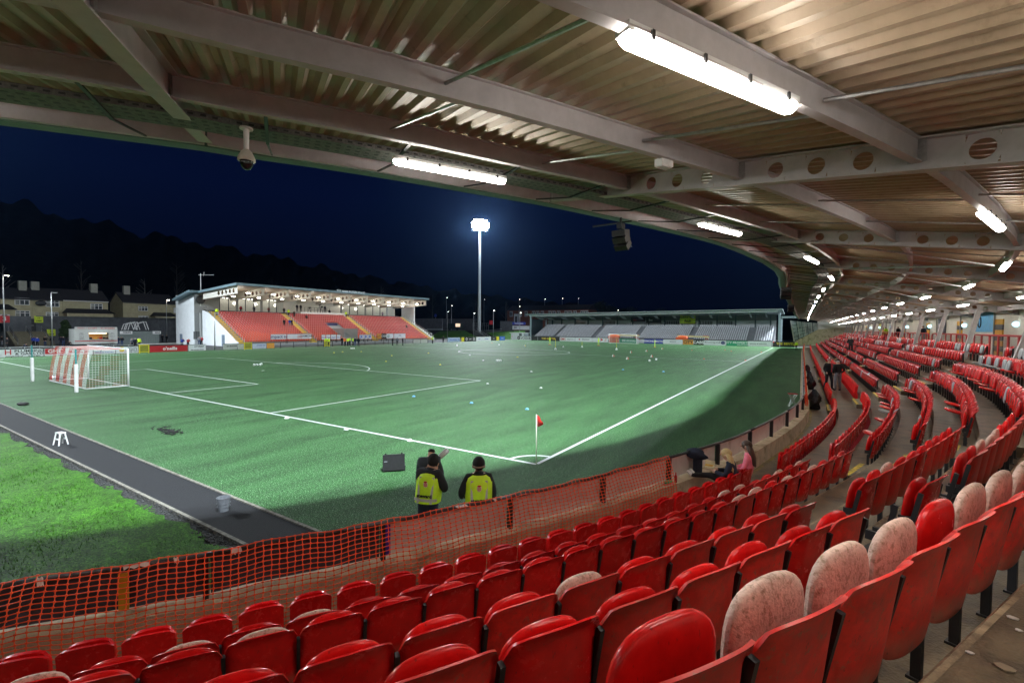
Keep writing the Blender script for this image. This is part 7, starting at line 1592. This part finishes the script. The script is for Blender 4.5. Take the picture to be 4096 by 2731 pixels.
# rags on the near rail
wrag = M('rag_white', (.62, .55, .5), .8, var=.1)
for i, (s, w_, h_) in enumerate(((-1.0, .06, .07), (-.1, .26, .02), (.95, .13, .06), (.3, .05, .04), (4.1, .2, .015), (4.7, .06, .03))):
    mb = MB(); n = 5
    for k in range(n + 1):
        x, y = mc(s + w_ * (k / n - .5), -1.155); mb.v += [(x, y, 1.32 + .01 * sin(k * 2)), (*mc(s + w_ * (k / n - .5) + .02, -1.12), 1.31 - h_ - .02 * sin(k * 3 + i))]
    mb.f = [(2 * k, 2 * k + 1, 2 * k + 3, 2 * k + 2) for k in range(n)]; mb.m = [0] * n
    mb.build('tape_scrap', wrag, label=['short pale rag on the rail at the lower left', 'long pale tape on the rail above the yellow strip', 'torn white plastic fluttering from the rail', 'small pale rag on the rail between the tapes', 'pale tape on the rail right of the stewards', 'small pale tape knot on the rail'][i], cat='tape', smooth=True, group='scraps of tape on the rail')
# cones of litter on the terrace
p = P(2880, 2522, ZK[6] + .03); mb = MB(); mb.tube([(-.06, 0, 0), (.06, 0.01, 0)], .026, 14); o = mb.build('drink_can', M('can', (.35, .35, .5), .25, metal=.6, var=.5, scale=20), label='crushed silver and blue drink can lying behind the sixth row', cat='can'); o.location = p
random.seed(31)
lm = M('leaf_yellow', (.75, .5, .03), .7); pm_ = M('litter_white', (.6, .58, .55), .8)
for i, (u, v, z_, c, sz, lb) in enumerate(((3531, 2605, ZK[7], lm, .045, 'bright yellow scrap of paint behind the seventh row'), (4050, 2470, ZK[8], pm_, .035, 'white paper scrap on the walkway at the right edge'), (4075, 2520, ZK[8], pm_, .02, 'small white scrap below it at the right edge'), (3880, 2610, ZK[8], pm_, .022, 'white fleck in the middle of the bare walkway'), (4020, 2670, ZK[8], M('flat_leaf', (.3, .24, .17), .8), .05, 'flat pale stain-like leaf at the lower right corner'), (3690, 2440, ZK[7], lm, .02, 'tiny yellow scrap beside the seat legs'))):
    p = P(u, v, z_ + .004); sz *= .55; n = 7; mb = MB(); pts = [(sz * (1 + .4 * random.random()) * cos(2 * pi * k / n), sz * .7 * (1 + .5 * random.random()) * sin(2 * pi * k / n)) for k in range(n)]; mb.prism(pts, 0, .004); o = mb.build('litter_scrap', c, label=lb, cat='litter'); o.location = p
# ------------------------------------------------------------------ night air
hz_ = MB(); hz_.box((-180, 150, 44.2), (1000, 900, 92))
hm_ = bpy.data.materials.new('haze'); hm_.use_nodes = True; t_ = hm_.node_tree; t_.nodes.clear(); oo = t_.nodes.new('ShaderNodeOutputMaterial'); pv = t_.nodes.new('ShaderNodeVolumePrincipled')
pv.inputs['Color'].default_value = (.25, .5, 1, 1); pv.inputs['Density'].default_value = .00007; pv.inputs['Anisotropy'].default_value = .86; t_.links.new(pv.outputs[0], oo.inputs['Volume'])
ho = hz_.build('haze', hm_, kind='stuff', label='thin night air glowing round the floodlights', cat='haze')
